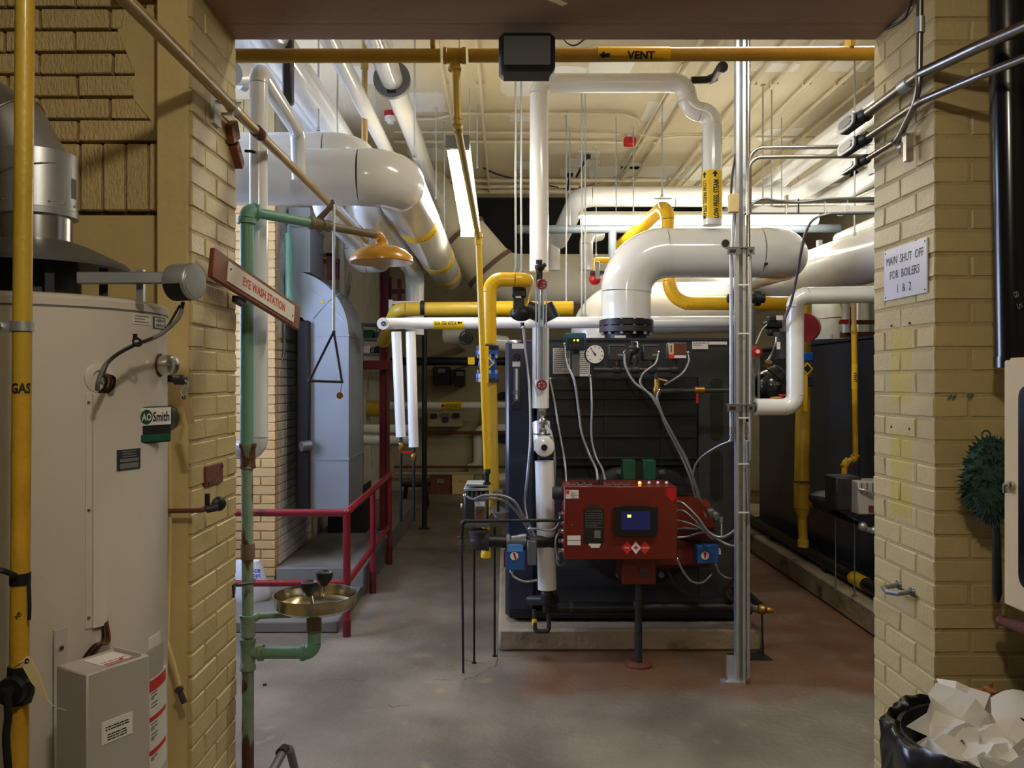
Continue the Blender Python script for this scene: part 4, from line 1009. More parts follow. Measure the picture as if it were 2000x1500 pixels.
# bin and rubbish
BC = V(1.195, 2.03, 0); BR = .25; BZ = .755
bn_ = Thing('rubbish_bin', 'round bin with a black bag liner full of paper', 'bin')
bn_.add('bin_body', G().lathe(BC, (0, 0, 1), [(.2, 0), (.21, .01), (BR-.02, .70), (BR-.02, .74), (BR-.03, .74), (BR-.035, .6), (BR-.05, .4)], 40, caps=False), 'black_metal')
rd = random.Random(5); vs = []; fs = []; n_ = 90
prof = [(BR+.0, .55), (BR+.012, .62), (BR+.012, .70), (BR+.010, BZ-.01), (BR, BZ), (BR-.016, BZ-.008), (BR-.024, .68), (BR-.04, .56), (BR-.08, .5)]
for j, (r2, z_) in enumerate(prof):
    for i in range(n_):
        a = 2*math.pi*i/n_; k = .006*math.sin(a*11+j)+.004*math.sin(a*23+2*j)+rd.uniform(-.003, .003)
        vs.append(BC+V((r2+k)*math.cos(a), (r2+k)*math.sin(a), z_+(.006*math.sin(a*7)+rd.uniform(-.004, .004) if j else 0)))
for j in range(len(prof)-1):
    for i in range(n_): k = (i+1) % n_; fs.append((j*n_+i, j*n_+k, (j+1)*n_+k, (j+1)*n_+i))
bn_.add('bag_liner', G().add(vs, fs), 'bag_black', sharp=1.2); bn_.done()
def crumple(c, sx, sy, sz, seed, tilt=(0, 0, 0), n=7):
    rd = random.Random(seed); g = G(); vs = []; fs = []; R = Matrix.Rotation(tilt[0], 3, 'X') @ Matrix.Rotation(tilt[1], 3, 'Y') @ Matrix.Rotation(tilt[2], 3, 'Z')
    for j in range(n):
        for i in range(n):
            u_, v_ = i/(n-1)-.5, j/(n-1)-.5
            p = V(u_*sx+rd.uniform(-.25, .25)*sx/n*2, v_*sy+rd.uniform(-.25, .25)*sy/n*2, rd.uniform(-.5, .5)*sz+sz*.9*math.cos(u_*3)*math.cos(v_*3)); vs.append(Vector(c)+R @ p)
    m_ = len(vs); vs += [p+V(.0005, .0005, .0015) for p in vs]
    for j in range(n-1):
        for i in range(n-1): a = j*n+i; fs.append((a, a+1, a+n+1, a+n)); fs.append((m_+a, m_+a+n, m_+a+n+1, m_+a+1))
    ed = [(i, 0) for i in range(n)]+[(n-1, j) for j in range(1, n)]+[(i, n-1) for i in range(n-2, -1, -1)]+[(0, j) for j in range(n-2, 0, -1)]
    ids = [j*n+i for i, j in ed]
    for a, b in zip(ids, ids[1:]+ids[:1]): fs.append((a, m_+a, m_+b, b))
    return g.add(vs, fs)
def rub(name, label, c, sx, sy, sz, seed, tilt, m):
    return single(name, label, 'rubbish', crumple(c, sx, sy, sz, seed, tilt), m, sharp=.25)
rub('crumpled_paper', 'white crumpled paper leaning on the near left of the bin', BC+V(-.11, -.07, .70), .2, .19, .05, 11, (.45, -.3, .3), 'paper')
rub('crumpled_paper', 'white crumpled paper peaking at the back of the bin', BC+V(-.055, .06, .735), .2, .2, .075, 12, (.8, .2, .8), 'paper')
rub('crumpled_paper', 'large crumpled white paper in the middle of the bin', BC+V(.0, -.03, .70), .22, .22, .07, 21, (.3, .1, .2), 'paper')
pp = Thing('printed_sheet', 'curled white printed sheet lying across the bin', 'paper')
g = G(); vs = []; fs = []
for i in range(13):
    for j in range(7):
        u_ = i/12-.5; v_ = j/6-.5
        vs.append(BC+V(.1+u_*.26+v_*.02, .06+v_*.16, .752+.05*(v_+.2)-.12*u_*u_+.02*math.sin(u_*6+v_*3)))
for i in range(12):
    for j in range(6): a = i*7+j; fs.append((a, a+7, a+8, a+1))
o_ = len(vs); vs2 = vs+[p-V(0, 0, .001) for p in vs]; fs2 = fs+[tuple(x+o_ for x in f[::-1]) for f in fs]
sh = pp.add('sheet', G().add(vs2, fs2), 'paper')
pg = G()
for k, x0_ in enumerate((.09, .13)):
    b0 = BC+V(x0_, .075, .7605+.0025); pg.box(b0, (.006, .035, .0015), Matrix.Rotation(.25, 3, 'X'))
pp.add('printed_bars', pg, 'print_black', sh); pp.done()
rub('clear_film', 'crumpled translucent plastic film in the bin', BC+V(.0, -.12, .69), .22, .16, .06, 15, (.5, .1, -.3), 'plastic_film')
rub('kraft_paper', 'crumpled brown paper at the near right of the bin', BC+V(.14, -.07, .70), .17, .18, .06, 16, (.35, .15, .4), 'kraft')
rub('kraft_paper', 'brown paper corner standing up at the back of the bin', BC+V(.06, .17, .775), .07, .05, .03, 17, (1.2, .1, .3), 'kraft')
rub('crumpled_paper', 'small white paper scrap lying low at the centre of the bin', BC+V(.055, -.115, .72), .05, .03, .008, 18, (.4, -.2, .7), 'paper')
rub('crumpled_paper', 'white paper filling the bin below the curled sheet', BC+V(.03, .02, .64), .32, .32, .05, 19, (.1, .0, .0), 'paper')
# lamp housing hung under the lintel and the VENT pipe
el = Thing('lintel_lamp', 'dark rounded box hanging under the lintel in front of the vent pipe', 'lamp')
el.add('housing', G().bpx(974, 60, 1085, 136, 2.68, 2.80, ch=.016), 'black_metal'); el.add('lens', G().bpx(982, 128, 1078, 138, 2.69, 2.78, ch=.006), 'black_rubber'); el.add('latch', G().lathe(P(1053, 138, 2.70), (0, 0, -1), [(.006, 0), (.005, .006)], 10), 'iron')
cable(el, 'wire', [P(1095, 66, 2.84), P(1108, 84, 2.86), P(1125, 88, 2.86), P(1150, 70, 2.84)], .0025, 'iron', rib=False); el.done()
# ================================================================ boiler room: lamps
f1 = Thing('fluorescent_lamp', 'long bright fluorescent lamp hanging lengthways above the gas pipes', 'lamp')
fa = P(894, 284, 5.0); fe = P(919, 452, 6.2); fdv = (fe-fa).normalized(); fl_ = (fe-fa).length; fup = V(0, 0, 1)-fdv*fdv.z; fup.normalize(); frt = fdv.cross(fup); frm = Matrix((frt, fdv, fup)).transposed(); fm_ = (fa+fe)/2
f1.add('housing', G().box(fm_+fup*.03, (.14, fl_+.04, .03), frm), 'lamp_white')
ln = f1.add('lens', G().prism([(-.066, .015), (.066, .015), (.066, -.01), (.045, -.035), (-.045, -.035), (-.066, -.01)], fa, frt, fup, fdv*fl_), 'tube_lens')
f1.add('end_cap', G().box(fa-fdv*.012+fup*.01, (.142, .025, .085), frm), 'grey_metal'); f1.add('end_cap', G().box(fe+fdv*.012, (.142, .025, .085), frm), 'lamp_white')
for q in (fa.lerp(fe, .1), fa.lerp(fe, .9)): f1.add('hanger', G().cyl(q+fup*.04, V(q.x, q.y, CL), .004, n=8), 'galv')
f1.done()
f2 = Thing('fluorescent_lamp', 'bright fluorescent lamp crossing behind the white steam header', 'lamp')
FD = 6.75; fz = CH+(743-428)*FD/F; xa = (1130-VX)*FD/F; xb = (1600-VX)*FD/F
f2.add('housing', G().box(((xa+xb)/2, FD, fz+.035), (xb-xa, .12, .03)), 'lamp_white')
f2.add('lens', G().prism([(-.055, .015), (.055, .015), (.05, -.02), (.03, -.04), (-.03, -.04), (-.05, -.02)], (xa+.02, FD, fz), (0, 1, 0), (0, 0, 1), (xb-xa-.04, 0, 0)), 'tube_lens')
for xx in (xa+.3, xb-.3): f2.add('hanger', G().cyl((xx, FD, fz+.04), (xx, FD, CL), .004, n=8), 'galv')
f2.done()
f3 = Thing('fluorescent_lamp', 'fluorescent lamp over the aisle beside the far right boiler', 'lamp')
f3.add('housing', G().box((2.75, 8.6, 3.33), (.12, 2.0, .03)), 'lamp_white'); f3.add('lens', G().prism([(-.055, .015), (.055, .015), (.035, -.035), (-.035, -.035)], (2.75, 7.6, 3.3), (1, 0, 0), (0, 0, 1), (0, 2.0, 0)), 'tube_lens')
for yy in (7.9, 9.3): f3.add('hanger', G().cyl((2.75, yy, 3.34), (2.75, yy, CL), .004, n=8), 'galv')
f3.done()
# ================================================================ vent pipe and its branch
VD = 3.0; vr = .0245
vp = Thing('vent_pipe', 'dull yellow pipe under the lintel marked VENT with a dropping branch', 'pipe')
za = P(0, 109, VD).z
vp.add('pipe', G().cyl(P(440, 109, VD), P(860, 109, VD), vr, n=24), 'yellow_dull'); vp.add('pipe', G().cyl(P(915, 109, VD), P(1722, 104, VD), vr, n=24), 'yellow_dull')
tc = P(888, 109, VD)
vp.add('tee', G().lathe(P(866, 109, VD), (1, 0, 0), [(.030, 0), (.030, .012), (.027, .014), (.027, .066), (.030, .068), (.030, .08)], 20).lathe(tc, (0, 0, -1), [(.02, 0), (.02, .04), (.024, .042), (.024, .052)], 18), 'yellow_dull')
br0 = P(891, 126, VD); br1 = P(893, 235, VD); br2 = P(934, 464, 4.55); br3 = P(951, 918, 4.62)
vp.add('branch_pipe', G().cyl(br0, br1, .0145, n=16), 'yellow_dull')
dd_ = (br2-br1).normalized()
vp.add('elbow', G().lathe(br1+V(0, 0, .012), (0, 0, -1), [(.019, 0), (.019, .01), (.017, .012), (.017, .03)], 16).lathe(br1-V(0, 0, .018), dd_, [(.017, -.01), (.017, .02), (.019, .022), (.019, .036)], 16), 'yellow_dull')
vp.add('branch_pipe', G().cyl(br1-V(0, 0, .018), br2, .0145, n=16), 'yellow_dull')
vp.add('union', G().lathe(br2+V(0, 0, .03), (0, 0, -1), [(.02, 0), (.025, .004), (.025, .03), (.021, .034), (.021, .07)], 10), 'yellow')
low = vp.add('branch_pipe', G().cyl(br2, br3, .0175, n=18), 'yellow')
b0_ = P(948, 712, 4.6); vp.add('label_band', G().ring(b0_+V(0, 0, .1), b0_-V(0, 0, .1), .0182, .017), 'label_yellow')
vp.add('label_text', cyl_text('VENT', P(947, 731, 4.6), (0, 0, -1), (0.1, -1, 0), .0184, .022, width=.075, bold=.03), 'print_black')
vp.add('label_arrow', G().prism([(-.008, -.006), (.0, .012), (.008, -.006)], P(947, 706, 4.6)+V(0, -.0195, 0), (1, 0, 0), (0, 0, 1), (0, .0006, 0)), 'print_black')
lc = P(1237, 106, VD)
vp.add('label_band', G().ring(lc-V(.128, 0, 0), lc+V(.128, 0, 0), vr+.001, vr*.9), 'label_yellow')
cf = V(-.06, -1, -.42)
vp.add('label_text', cyl_text('VENT', P(1250, 107, VD)+V(0, 0, 0), (1, 0, 0), cf, vr+.001, .027, width=.098, bold=.035), 'print_black')
ar = [(-.02, 0), (-.002, .014), (-.002, .006), (.018, .006), (.018, -.006), (-.002, -.006), (-.002, -.014)]
g = G(); fv = (cf-V(1, 0, 0)*cf.x).normalized(); upv = fv.cross(V(1, 0, 0)); upv = upv if upv.z > 0 else -upv
ac = P(1180, 107, VD); rr_ = vr+.0019
g = poly_map(ar, lambda x, y: ac+V(x, 0, 0)+(fv*math.cos(y/rr_)+upv*math.sin(y/rr_))*rr_); vp.add('label_arrow', g, 'print_black')
for px_ in (846, 1660): vp.add('hanger_strap', G().box(P(px_, 84, VD)+V(0, 0, .01), (.016, .056, .06)), 'yellow_dull')
vp.add('check_nipple', G().lathe(br3+V(0, 0, .01), (0, 0, -1), [(.016, 0), (.02, .006), (.02, .03), (.013, .036), (.013, .075), (.022, .078), (.022, .09)], 14), 'black_metal'); vp.done()
# ================================================================ overhead insulated pipes on the left
def depth_pipe(label, X, z, r, y0, y1, m='pvc', seams=(1.2,), extra=None, drop=0):
    t = Thing('insulated_pipe', label, 'pipe'); pts = ([V(X, y0, z+drop)] if drop else [])+[V(X, y0, z), V(X, y1, z)]+(extra or [])
    t.pipe(pts, r, m, n=28)
    y = y0+seams[0]
    while y < y1-.2:
        t.band((X, y, z), (0, 1, 0), r*1.008, .03, m, 'jacket_seam'); y += 1.1
    return t
big = Thing('insulated_main', 'fat white insulated main crossing under the ceiling and turning back', 'pipe')
BD = 4.3; zc1 = CH+(743-346)*BD/F; xe = (768-VX)*BD/F
big.pipe([V(-3.1, BD, zc1), V(xe, BD, zc1), V(xe, 8.4, zc1)], .142, 'pvc_cream', b=.17, n=40, k=12)
for yy, nm in ((5.4, 0), (7.0, 1), (8.0, 2)): big.band((xe, yy, zc1), (0, 1, 0), .145, .22, 'label_yellow', 'label_band')
for yy in (5.43, 7.03): big.add('label_text', cyl_text('COND. RETURN', V(xe, yy, zc1), (1, 0, 0), (0.0, 0, -1), .146, .03, width=.2) if False else text_g('STEAM', None, None, None, .05, .16, .02, lambda x, y, yy=yy: V(xe+.1465*math.sin(x/.1465+.5), yy+y*.6, zc1-.1465*math.cos(x/.1465+.5))), 'print_black')
big.done()
big = Thing('insulated_main', 'second white insulated main lying above and behind the fat one', 'pipe')
BD2 = 4.75; zc2 = CH+(743-296)*BD2/F; xe2 = (690-VX)*BD2/F
big.pipe([V(-3.1, BD2, zc2), V(xe2, BD2, zc2), V(xe2, 8.6, zc2-.1)], .105, 'pvc_cream', b=.16, n=36, k=12); big.done()
t = depth_pipe('white jacketed pipe entering overhead nearest the shower arm', -.83, CH+1.62, .046, 2.95, 8.8); t.done()
t = depth_pipe('white jacketed pipe with a grey hanger collar left of the long lamp', -.635, CH+1.70, .064, 2.95, 9.2)
t.add('hanger_collar', G().ring((-.635, 4.76, CH+1.70), (-.635, 4.80, CH+1.70), .105, .062, 28), 'grey_metal'); t.add('clevis', G().box((-.635, 4.78, CH+1.63), (.05, .05, .02)), 'iron'); t.done()
t = depth_pipe('thick white jacketed pipe running back beside the window alcove', -1.10, CH+1.62, .09, 2.95, 8.6); t.done()
t = depth_pipe('white jacketed pipe tight under the ceiling at far left', -1.36, CH+1.75, .08, 3.6, 8.6); t.done()
t = depth_pipe('low white jacketed pipe turning left above the silver duct', -1.02, CH+.98, .078, 4.8, 7.1, drop=.26, extra=[V(-1.27, 7.1, CH+.98), V(-1.27, 7.1, CH+1.6)])
t.band((-1.02, 6.3, CH+.98), (0, 1, 0), .0795, .07, 'label_yellow', 'label_band'); t.done()
t = depth_pipe('low white jacketed pipe ending in a downturned elbow by the lamp', -.79, CH+.97, .082, 4.8, 7.45, drop=.26, extra=[V(-.79, 7.45, CH+.4)])
t.band((-.79, 6.55, CH+.97), (0, 1, 0), .0835, .07, 'label_yellow', 'label_band'); t.done()
t = depth_pipe('low white jacketed pipe tucked left of the fat main', -.655, CH+1.2, .07, 5.0, 8.3); t.band((-.655, 5.2, CH+1.2), (0, 1, 0), .0715, .08, 'label_yellow', 'label_band'); t.done()
single('steel_hanger', 'dark flat hanger bar left of the white riser elbow', 'hanger', G().box((P(563, 140, 4.0).x, 4.0, P(0, 130, 4.0).z), (.045, .06, .36), ch=.008).cyl(P(563, 100, 4.0), P(563, 60, 4.0)+V(0, 0, .1), .012), 'iron')
single('insulated_stub', 'white capped pipe stub behind the left jamb at the top', 'pipe', G().cyl(P(452, 143, 3.5), P(482, 143, 3.62), .05, n=24).cyl(P(470, 160, 3.6), P(482, 165, 3.62), .035), 'pvc_cream')
# thin yellow drop by the big pipes
yd = Thing('gas_pipe', 'thin tan drop pipe behind the shower arm', 'pipe'); yd.pipe([P(712, 60, 5.1), P(712, 462, 5.1)], .018, 'gold_paint', style='bend'); yd.add('coupling', G().ring(P(712, 135, 5.1), P(712, 124, 5.1), .024, .018), 'gold_paint'); yd.done()
# ================================================================ left background: duct, columns, rail
dt = Thing('sheet_metal_duct', 'tall silver sheet metal duct with a curved top elbow', 'duct')
DD0 = 6.55; xl = (607-VX)*DD0/F; xr = (681-VX)*DD0/F; dpt = .66
zb = CH-(1000-VY)*DD0/F; zs_ = CH-(655-VY)*DD0/F
seam_z = [CH-(y-VY)*DD0/F for y in (655, 897)]
body = dt.add('duct_body', G().box(((xl+xr)/2, DD0+dpt/2, (zb+zs_)/2), (xr-xl, dpt, zs_-zb)), 'duct_metal')
for zz in seam_z: dt.add('duct_flange', G().box(((xl+xr)/2, DD0+dpt/2, zz), (xr-xl+.012, dpt+.012, .016)), 'duct_metal', body)
# elbow: quarter turn in the frontal plane towards the left
R_ = (xr-xl)+.17; cxl = xr-R_; poly = [(cxl, zs_)]
n_ = 14
poly = [(xr-R_+R_*math.cos(t*math.pi/2/n_), zs_+R_*1.08*math.sin(t*math.pi/2/n_)) for t in range(n_+1)]
inner = [(xr-R_+(R_-(xr-xl))*math.cos(t*math.pi/2/n_), zs_+(R_-(xr-xl))*math.sin(t*math.pi/2/n_)) for t in range(n_, -1, -1)]
eb = dt.add('duct_elbow', G().prism(poly+inner, (0, DD0, 0), (1, 0, 0), (0, 0, 1), (0, dpt, 0)), 'duct_metal', sharp=.4)
mx_ = P(632, 588, DD0); 
for a_, b_ in (((600, 560), (640, 590)), ((640, 590), (665, 572)), ((640, 590), (612, 622)), ((640, 590), (672, 628))):
    dt.add('cross_break', G().tube([P(a_[0], a_[1], DD0)-V(0, .001, 0), P(b_[0], b_[1], DD0)-V(0, .004, 0)], .003, 6), 'duct_metal', eb)
dt.add('duct_sticker', G().box(P(630, 590, DD0)-V(0, .004, 0), (.022, .002, .022)), 'label_yellow', eb)
dt.add('duct_cap', G().box(((xr-R_)-.012, DD0+dpt/2, zs_+R_*.75), (.03, dpt*.98, (xr-xl)*1.1)), 'duct_metal'); dt.done()
db = single('steel_cabinet', 'black steel cabinet standing between the worn wall and the duct', 'cabinet', G().bpx(579, 626, 604, 1006, 6.5, 7.3, ch=.01), 'black_metal')
ud = single('upper_duct', 'bluish rectangular duct dropping behind the green sleeve', 'duct', G().bpx(564, 405, 606, 532, 6.62, 7.1).bpx(562, 436, 608, 442, 6.6, 7.12), 'duct_metal')
gs = single('green_sleeve', 'short teal-green insulated pipe left of the upper duct', 'pipe', G().cyl(P(563, 456, 6.4), P(565, 590, 6.4), .03).cyl(P(563, 440, 6.4), P(563, 456, 6.4), .012), 'green_pipe')
bp2 = single('shade_sheet', 'dark sheet standing in for the shaded space below the silver duct', 'base', G().prism([(640, 992), (715, 945), (715, 1041), (640, 1041)], V(-VX*7.7/F, 7.7, CH+VY*7.7/F), V(7.7/F, 0, 0), V(0, 0, -7.7/F), (0, .3, 0)), 'black_metal')  # black sheet added for the shade in the open space under the duct
for i, (px_, py0, py1, D, r2, m_, lab) in enumerate(((618, 440, 532, 7.3, .022, 'plaster', 'cream pipe pair behind the silver duct, left pipe'), (627, 440, 532, 7.3, .016, 'plaster', 'cream pipe pair behind the silver duct, right pipe'), (667, 440, 560, 7.6, .03, 'pvc_cream', 'white thin riser behind the shower handle rod'))):
    single('riser_pipe', lab, 'pipe', G().cyl(P(px_, py0-200, D), P(px_, py1+30, D), r2), m_)
cw = Thing('wall_conduit', 'grey bent conduit on the worn left wall', 'conduit'); cw.pipe([P(556, 600, 6.5), P(555, 690, 6.5), P(532, 755, 6.4), P(530, 766, 6.4)], .01, 'grey_metal', style='bend', b=.1); cw.done()
single('red_box', 'small red box on the worn left wall', 'alarm box', G().bpx(548, 827, 560, 848, 6.85, 6.95, ch=.005), 'rail_red')
single('pipe_stub', 'grey capped stub at the foot of the black cabinet', 'pipe', G().cyl(P(588, 872, 6.45), P(606, 870, 6.5), .04), 'grey_metal')
bg = Thing('sack', 'white paper sack with blue printing on the step', 'sack')
sx_, sD = (505-VX)*5.9/F, 5.9
g = G(); vs = []; fs = []
for j in range(7):
    for i in range(20):
        a = 2*math.pi*i/20; k = [1, 1.06, 1.06, 1.0, .9, .78, .6][j]*(1+.05*math.sin(3*a+j)); vs.append(V(sx_-.085+.15*k*math.cos(a), sD+.11*k*math.sin(a), .07+[0, .02, .06, .11, .17, .23, .27][j]))
for j in range(6):
    for i in range(20): k = (i+1) % 20; fs.append((j*20+i, j*20+k, (j+1)*20+k, (j+1)*20+i))
fs.append(tuple(range(120, 140))); s0 = bg.add('bag', G().add(vs, fs), 'tyvek')
for k, (s_, zz) in enumerate((('ice', .30), ('opt', .26), ('at', .21))): bg.add('printing', text_g(s_, V(sx_+.02, sD-.095-.02, zz), (1, 0, 0), (0, .1, 1), .035, bold=.03), 'valve_blue', s0)
bg.done()
# red railing
rl = Thing('railing', 'red painted pipe railing round the left step', 'railing')
ra = V(-.985, 5.28, 0); rb_ = V(-.99, 6.36, 0); rc_ = V(-1.0, 7.35, 0); rH = .775; rL = .335; rr = .0235
for p, hh in ((ra, rH), (rb_, rH-.0), (rc_, rH)): rl.add('post', G().cyl(p, p+V(0, 0, hh), rr if p is ra else .021, n=18), 'rail_red')
for p in (ra, rb_, rc_): rl.add('post_sleeve', G().ring(p, p+V(0, 0, .1 if p is ra else .16), .0255, .02), 'steel_red')
rl.add('rail', G().cyl(ra+V(0, 0, rH), rc_+V(0, 0, rH), rr, n=18), 'rail_red'); rl.add('rail', G().cyl(ra+V(0, 0, rL), rc_+V(0, 0, rL), .021, n=18), 'rail_red')
rl.add('rail', G().cyl(ra+V(0, 0, rH-.002), V(-1.9, 5.30, rH-.004), rr, n=18), 'rail_red'); rl.add('rail', G().cyl(ra+V(0, 0, rL), V(-1.9, 5.30, rL-.01), .021, n=18), 'rail_red')
for p in (ra, rc_): rl.add('corner_ball', G().sph(p+V(0, 0, rH), rr*1.05, 14, 10), 'rail_red')
rl.done()
# red steel frame and shelf
sf = Thing('steel_support', 'dark red steel column and beam behind the boiler feed pipe', 'steel frame')
cD = 7.8
sf.add('column', G().bpx(741, 470, 744, 1060, cD, cD+.12).bpx(755, 470, 758, 1060, cD, cD+.12).bpx(741, 470, 758, 1060, cD+.05, cD+.06), 'steel_red')
sf.add('beam', G().bpx(706, 704, 764, 722, cD-.02, cD+.1), 'steel_red')
sf.add('brace', G().bpx(757, 540, 764, 622, cD+.1, cD+.16).bpx(776, 545, 783, 600, cD+.1, cD+.16).bpx(741, 565, 790, 573, cD+.12, cD+.16), 'steel_red'); sf.done()
sf = Thing('steel_bracket', 'dark red steel bracket behind the shower pull rod', 'bracket')
sf.add('frame', G().bpx(622, 494, 648, 500, 7.1, 7.16).bpx(638, 494, 648, 545, 7.1, 7.16).bpx(652, 505, 661, 545, 7.15, 7.2).bpx(630, 506, 661, 513, 7.12, 7.18), 'steel_red'); sf.done()
sh_ = Thing('metal_shelf', 'white metal shelf unit with small parts behind the red column', 'shelf')
sD = 8.4
for y0 in (631, 660, 690): sh_.add('shelf_board', G().bpx(706, y0, 752, y0+4, sD, sD+.35), 'grey_metal')
sh_.add('upright', G().bpx(750, 630, 753, 1016, sD-.01, sD+.02), 'grey_metal'); sh_.add('upright', G().bpx(706, 630, 709, 1016, sD-.01, sD+.02), 'grey_metal'); sh_.done()
for i, (x0, x1, y0, y1, m_, lab) in enumerate(((709, 722, 675, 690, 'white_label', 'white parts box on the lower metal shelf'), (724, 730, 678, 690, 'grey_metal', 'small grey can on the lower metal shelf'), (733, 741, 676, 690, 'black_metal', 'small black can on the lower metal shelf'), (710, 728, 644, 660, 'igniter_green', 'dark green box on the upper metal shelf'), (731, 746, 648, 660, 'teal', 'teal box on the upper metal shelf'))):
    single('parts_box', lab, 'box', G().bpx(x0, y0, x1, y1, sD+.05, sD+.2, ch=.006), m_)
sb = Thing('shelf_bracket', 'white angle frame above the boiler feed pipe end', 'bracket'); sb.add('post', G().bpx(759, 585, 766, 640, 7.0, 7.04), 'white_label'); sb.add('arm', G().bpx(766, 588, 817, 594, 7.0, 7.04), 'white_label'); sb.done()
dcx = Thing('steel_post', 'thin black steel post standing left of the gas valve', 'post'); dcx.add('post', G().cyl(P(829, 598, 9.1), V((829-VX)*9.1/F, 9.1, 0), .028), 'black_metal'); dcx.add('base_plate', G().box(((829-VX)*9.1/F, 9.1, .006), (.12, .1, .012)), 'iron'); dcx.done()
tb2 = Thing('stool', 'dark round-topped stool against the back wall', 'stool')
tx_ = (812-VX)*10.6/F; tz_ = CH-(943-VY)*10.6/F
tb2.add('seat', G().lathe((tx_, 10.6, tz_-.03), (0, 0, 1), [(.19, 0), (.2, .01), (.2, .03)], 28), 'black_metal')
for sx2, sy2 in ((-1, -1), (1, -1), (-1, 1), (1, 1)): tb2.add('leg', G().cyl((tx_+sx2*.12, 10.6+sy2*.1, tz_-.03), (tx_+sx2*.15, 10.6+sy2*.13, 0), .016), 'black_metal')
tb2.done()
# back wall pipes and boxes
def hpipe(name, label, x0, x1, y, D, r, m, cat='pipe', **k):
    t = Thing(name, label, cat); t.pipe([P(x0, y, D), P(x1, y, D)], r, m, style='bend', **k); return t
t = hpipe('black_pipe', 'black pipe running along behind the blue gas valve', 760, 990, 706, 10.2, .05, 'black_metal'); t.add('wall_bracket', G().box(P(900, 706, 10.2)+V(0, 1.06, 0), (.04, 2.1, .03)), 'iron'); t.done()
t = hpipe('condensate_pipe', 'white pipe with yellow CONDENSATE label on the back wall', 690, 990, 792, 11.4, .05, 'pvc_cream')
t.band(P(883, 792, 11.4), (1, 0, 0), .0515, .28, 'label_yellow', 'label_band'); t.add('label_text', cyl_text('CONDENSATE', P(886, 792, 11.4), (1, 0, 0), (0, -1, 0), .052, .05, width=.2, bold=.02), 'print_black')
t.add('label_arrow', G().prism([(-.03, 0), (0, .025), (0, .008), (.03, .008), (.03, -.008), (0, -.008), (0, -.025)], P(866, 792, 11.345), (1, 0, 0), (0, 0, 1), (0, .001, 0)), 'print_black'); t.done()
hpipe('insulated_pipe', 'upper of two grey-white pipes low behind the red column', 668, 805, 838, 9.0, .05, 'pvc_cream').done()
hpipe('insulated_pipe', 'lower of two grey-white pipes low behind the red column', 666, 812, 860, 8.9, .052, 'pvc_cream').done()
hpipe('wall_pipe', 'thin brown pipe across the back wall above the stool', 835, 990, 845, 12.1, .025, 'rust').done()
hpipe('wall_pipe', 'upper of two thin wall pipes low on the back wall', 770, 990, 912, 12.1, .02, 'rust').done()
hpipe('wall_pipe', 'lower of two thin wall pipes low on the back wall', 770, 990, 925, 12.05, .026, 'back_brick').done()
hpipe('yellow_duct', 'dull yellow pipe glimpsed left of the red column', 690, 745, 798, 10.5, .1, 'yellow_dull').done()
t = Thing('insulated_pipe', 'grey-white looping pipe on the back wall beside the boiler', 'pipe'); t.pipe([P(1000, 837, 12.23), P(933, 837, 12.23), P(933, 912, 12.23), P(915, 915, 12.23)], .068, 'pvc_cream', b=.12); t.pipe([P(933, 905, 12.23), P(933, 948, 12.23)], .066, 'pvc_cream'); t.done()
t = Thing('insulated_pipe', 'grey-white horizontal pipe end low beside the boiler', 'pipe'); t.add('pipe', G().cyl(P(965, 938, 10.0), P(1010, 938, 10.0), .085), 'pvc_cream'); t.add('end_cap', G().cyl(P(960, 938, 10.0), P(966, 938, 10.0), .06), 'pvc_cream'); t.add('leg', G().cyl(P(995, 940, 10.0), V(P(995, 0, 10.0).x, 10.0, 0), .02), 'iron'); t.done()
t = Thing('gate_valve', 'black gate valve handwheel on a white pipe behind the gas valve', 'valve')
t.add('body', G().lathe(P(872, 655, 9.0), (1, -.2, 0), [(.03, -.03), (.09, -.02), (.1, .05), (.1, .18)], 24), 'pvc_cream'); wc = P(911, 660, 8.75)
t.add('handwheel', G().torus(wc, (.35, -1, 0), .07, .008, 24, 6).cyl(wc-V(.065, 0, 0), wc+V(.065, .02, 0), .006).cyl(wc-V(0, 0, .065), wc+V(0, 0, .065), .006), 'black_metal')
t.add('bonnet', G().cyl(wc, wc+V(-.0, .2, 0), .05), 'black_metal'); t.add('pipe', G().cyl(P(950, 668, 9.0), P(985, 672, 9.2), .09), 'pvc_cream'); t.add('wall_pipe_run', G().cyl(P(882, 655, 9.0), P(882, 655, 9.0)+V(0, 3.3, 0), .05), 'pvc_cream'); t.done()
for x0, y0, x1, y1, m_, lab in ((845, 716, 878, 752, 'black_metal', 'dark switch box on the back wall'), (888, 722, 907, 755, 'black_metal', 'narrow dark switch box on the back wall'), (835, 803, 903, 834, 'back_brick', 'wide wall panel below the condensate pipe'), (838, 932, 880, 966, 'rust', 'dark brown crate on the floor by the back wall'), (882, 928, 925, 966, 'plaster', 'cream block at the foot of the back wall')):
    t = Thing('wall_box', lab, 'box'); t.add('box', G().bpx(x0, y0, x1, y1, 11.9, 12.3, ch=.01), m_); xm = (x0+x1)/2
    t.add('face_plate', G().bpx(xm-6, y0+4, xm+8, y0+12, 11.885, 11.9), 'print_grey' if m_ != 'plaster' else 'plaster'); t.done()
for k, (px_, py_) in enumerate(((846, 812), (869, 820), (890, 811))):
    single('tool', 'small dark fitting hung on the wall panel, %s' % ('left', 'middle', 'right')[k], 'fitting', G().bpx(px_-5, py_-4, px_+7, py_+5, 11.86, 11.89, ch=.01), 'iron')
t = Thing('hose_coil', 'coil of dark hose hanging behind the near boiler', 'hose')
for k in range(5): t.add('coil', G().torus(P(980+3*k, 815, 12.24), (.0, 1, 0), .28+.02*k, .014, 30, 6), 'black_rubber')
t.done()
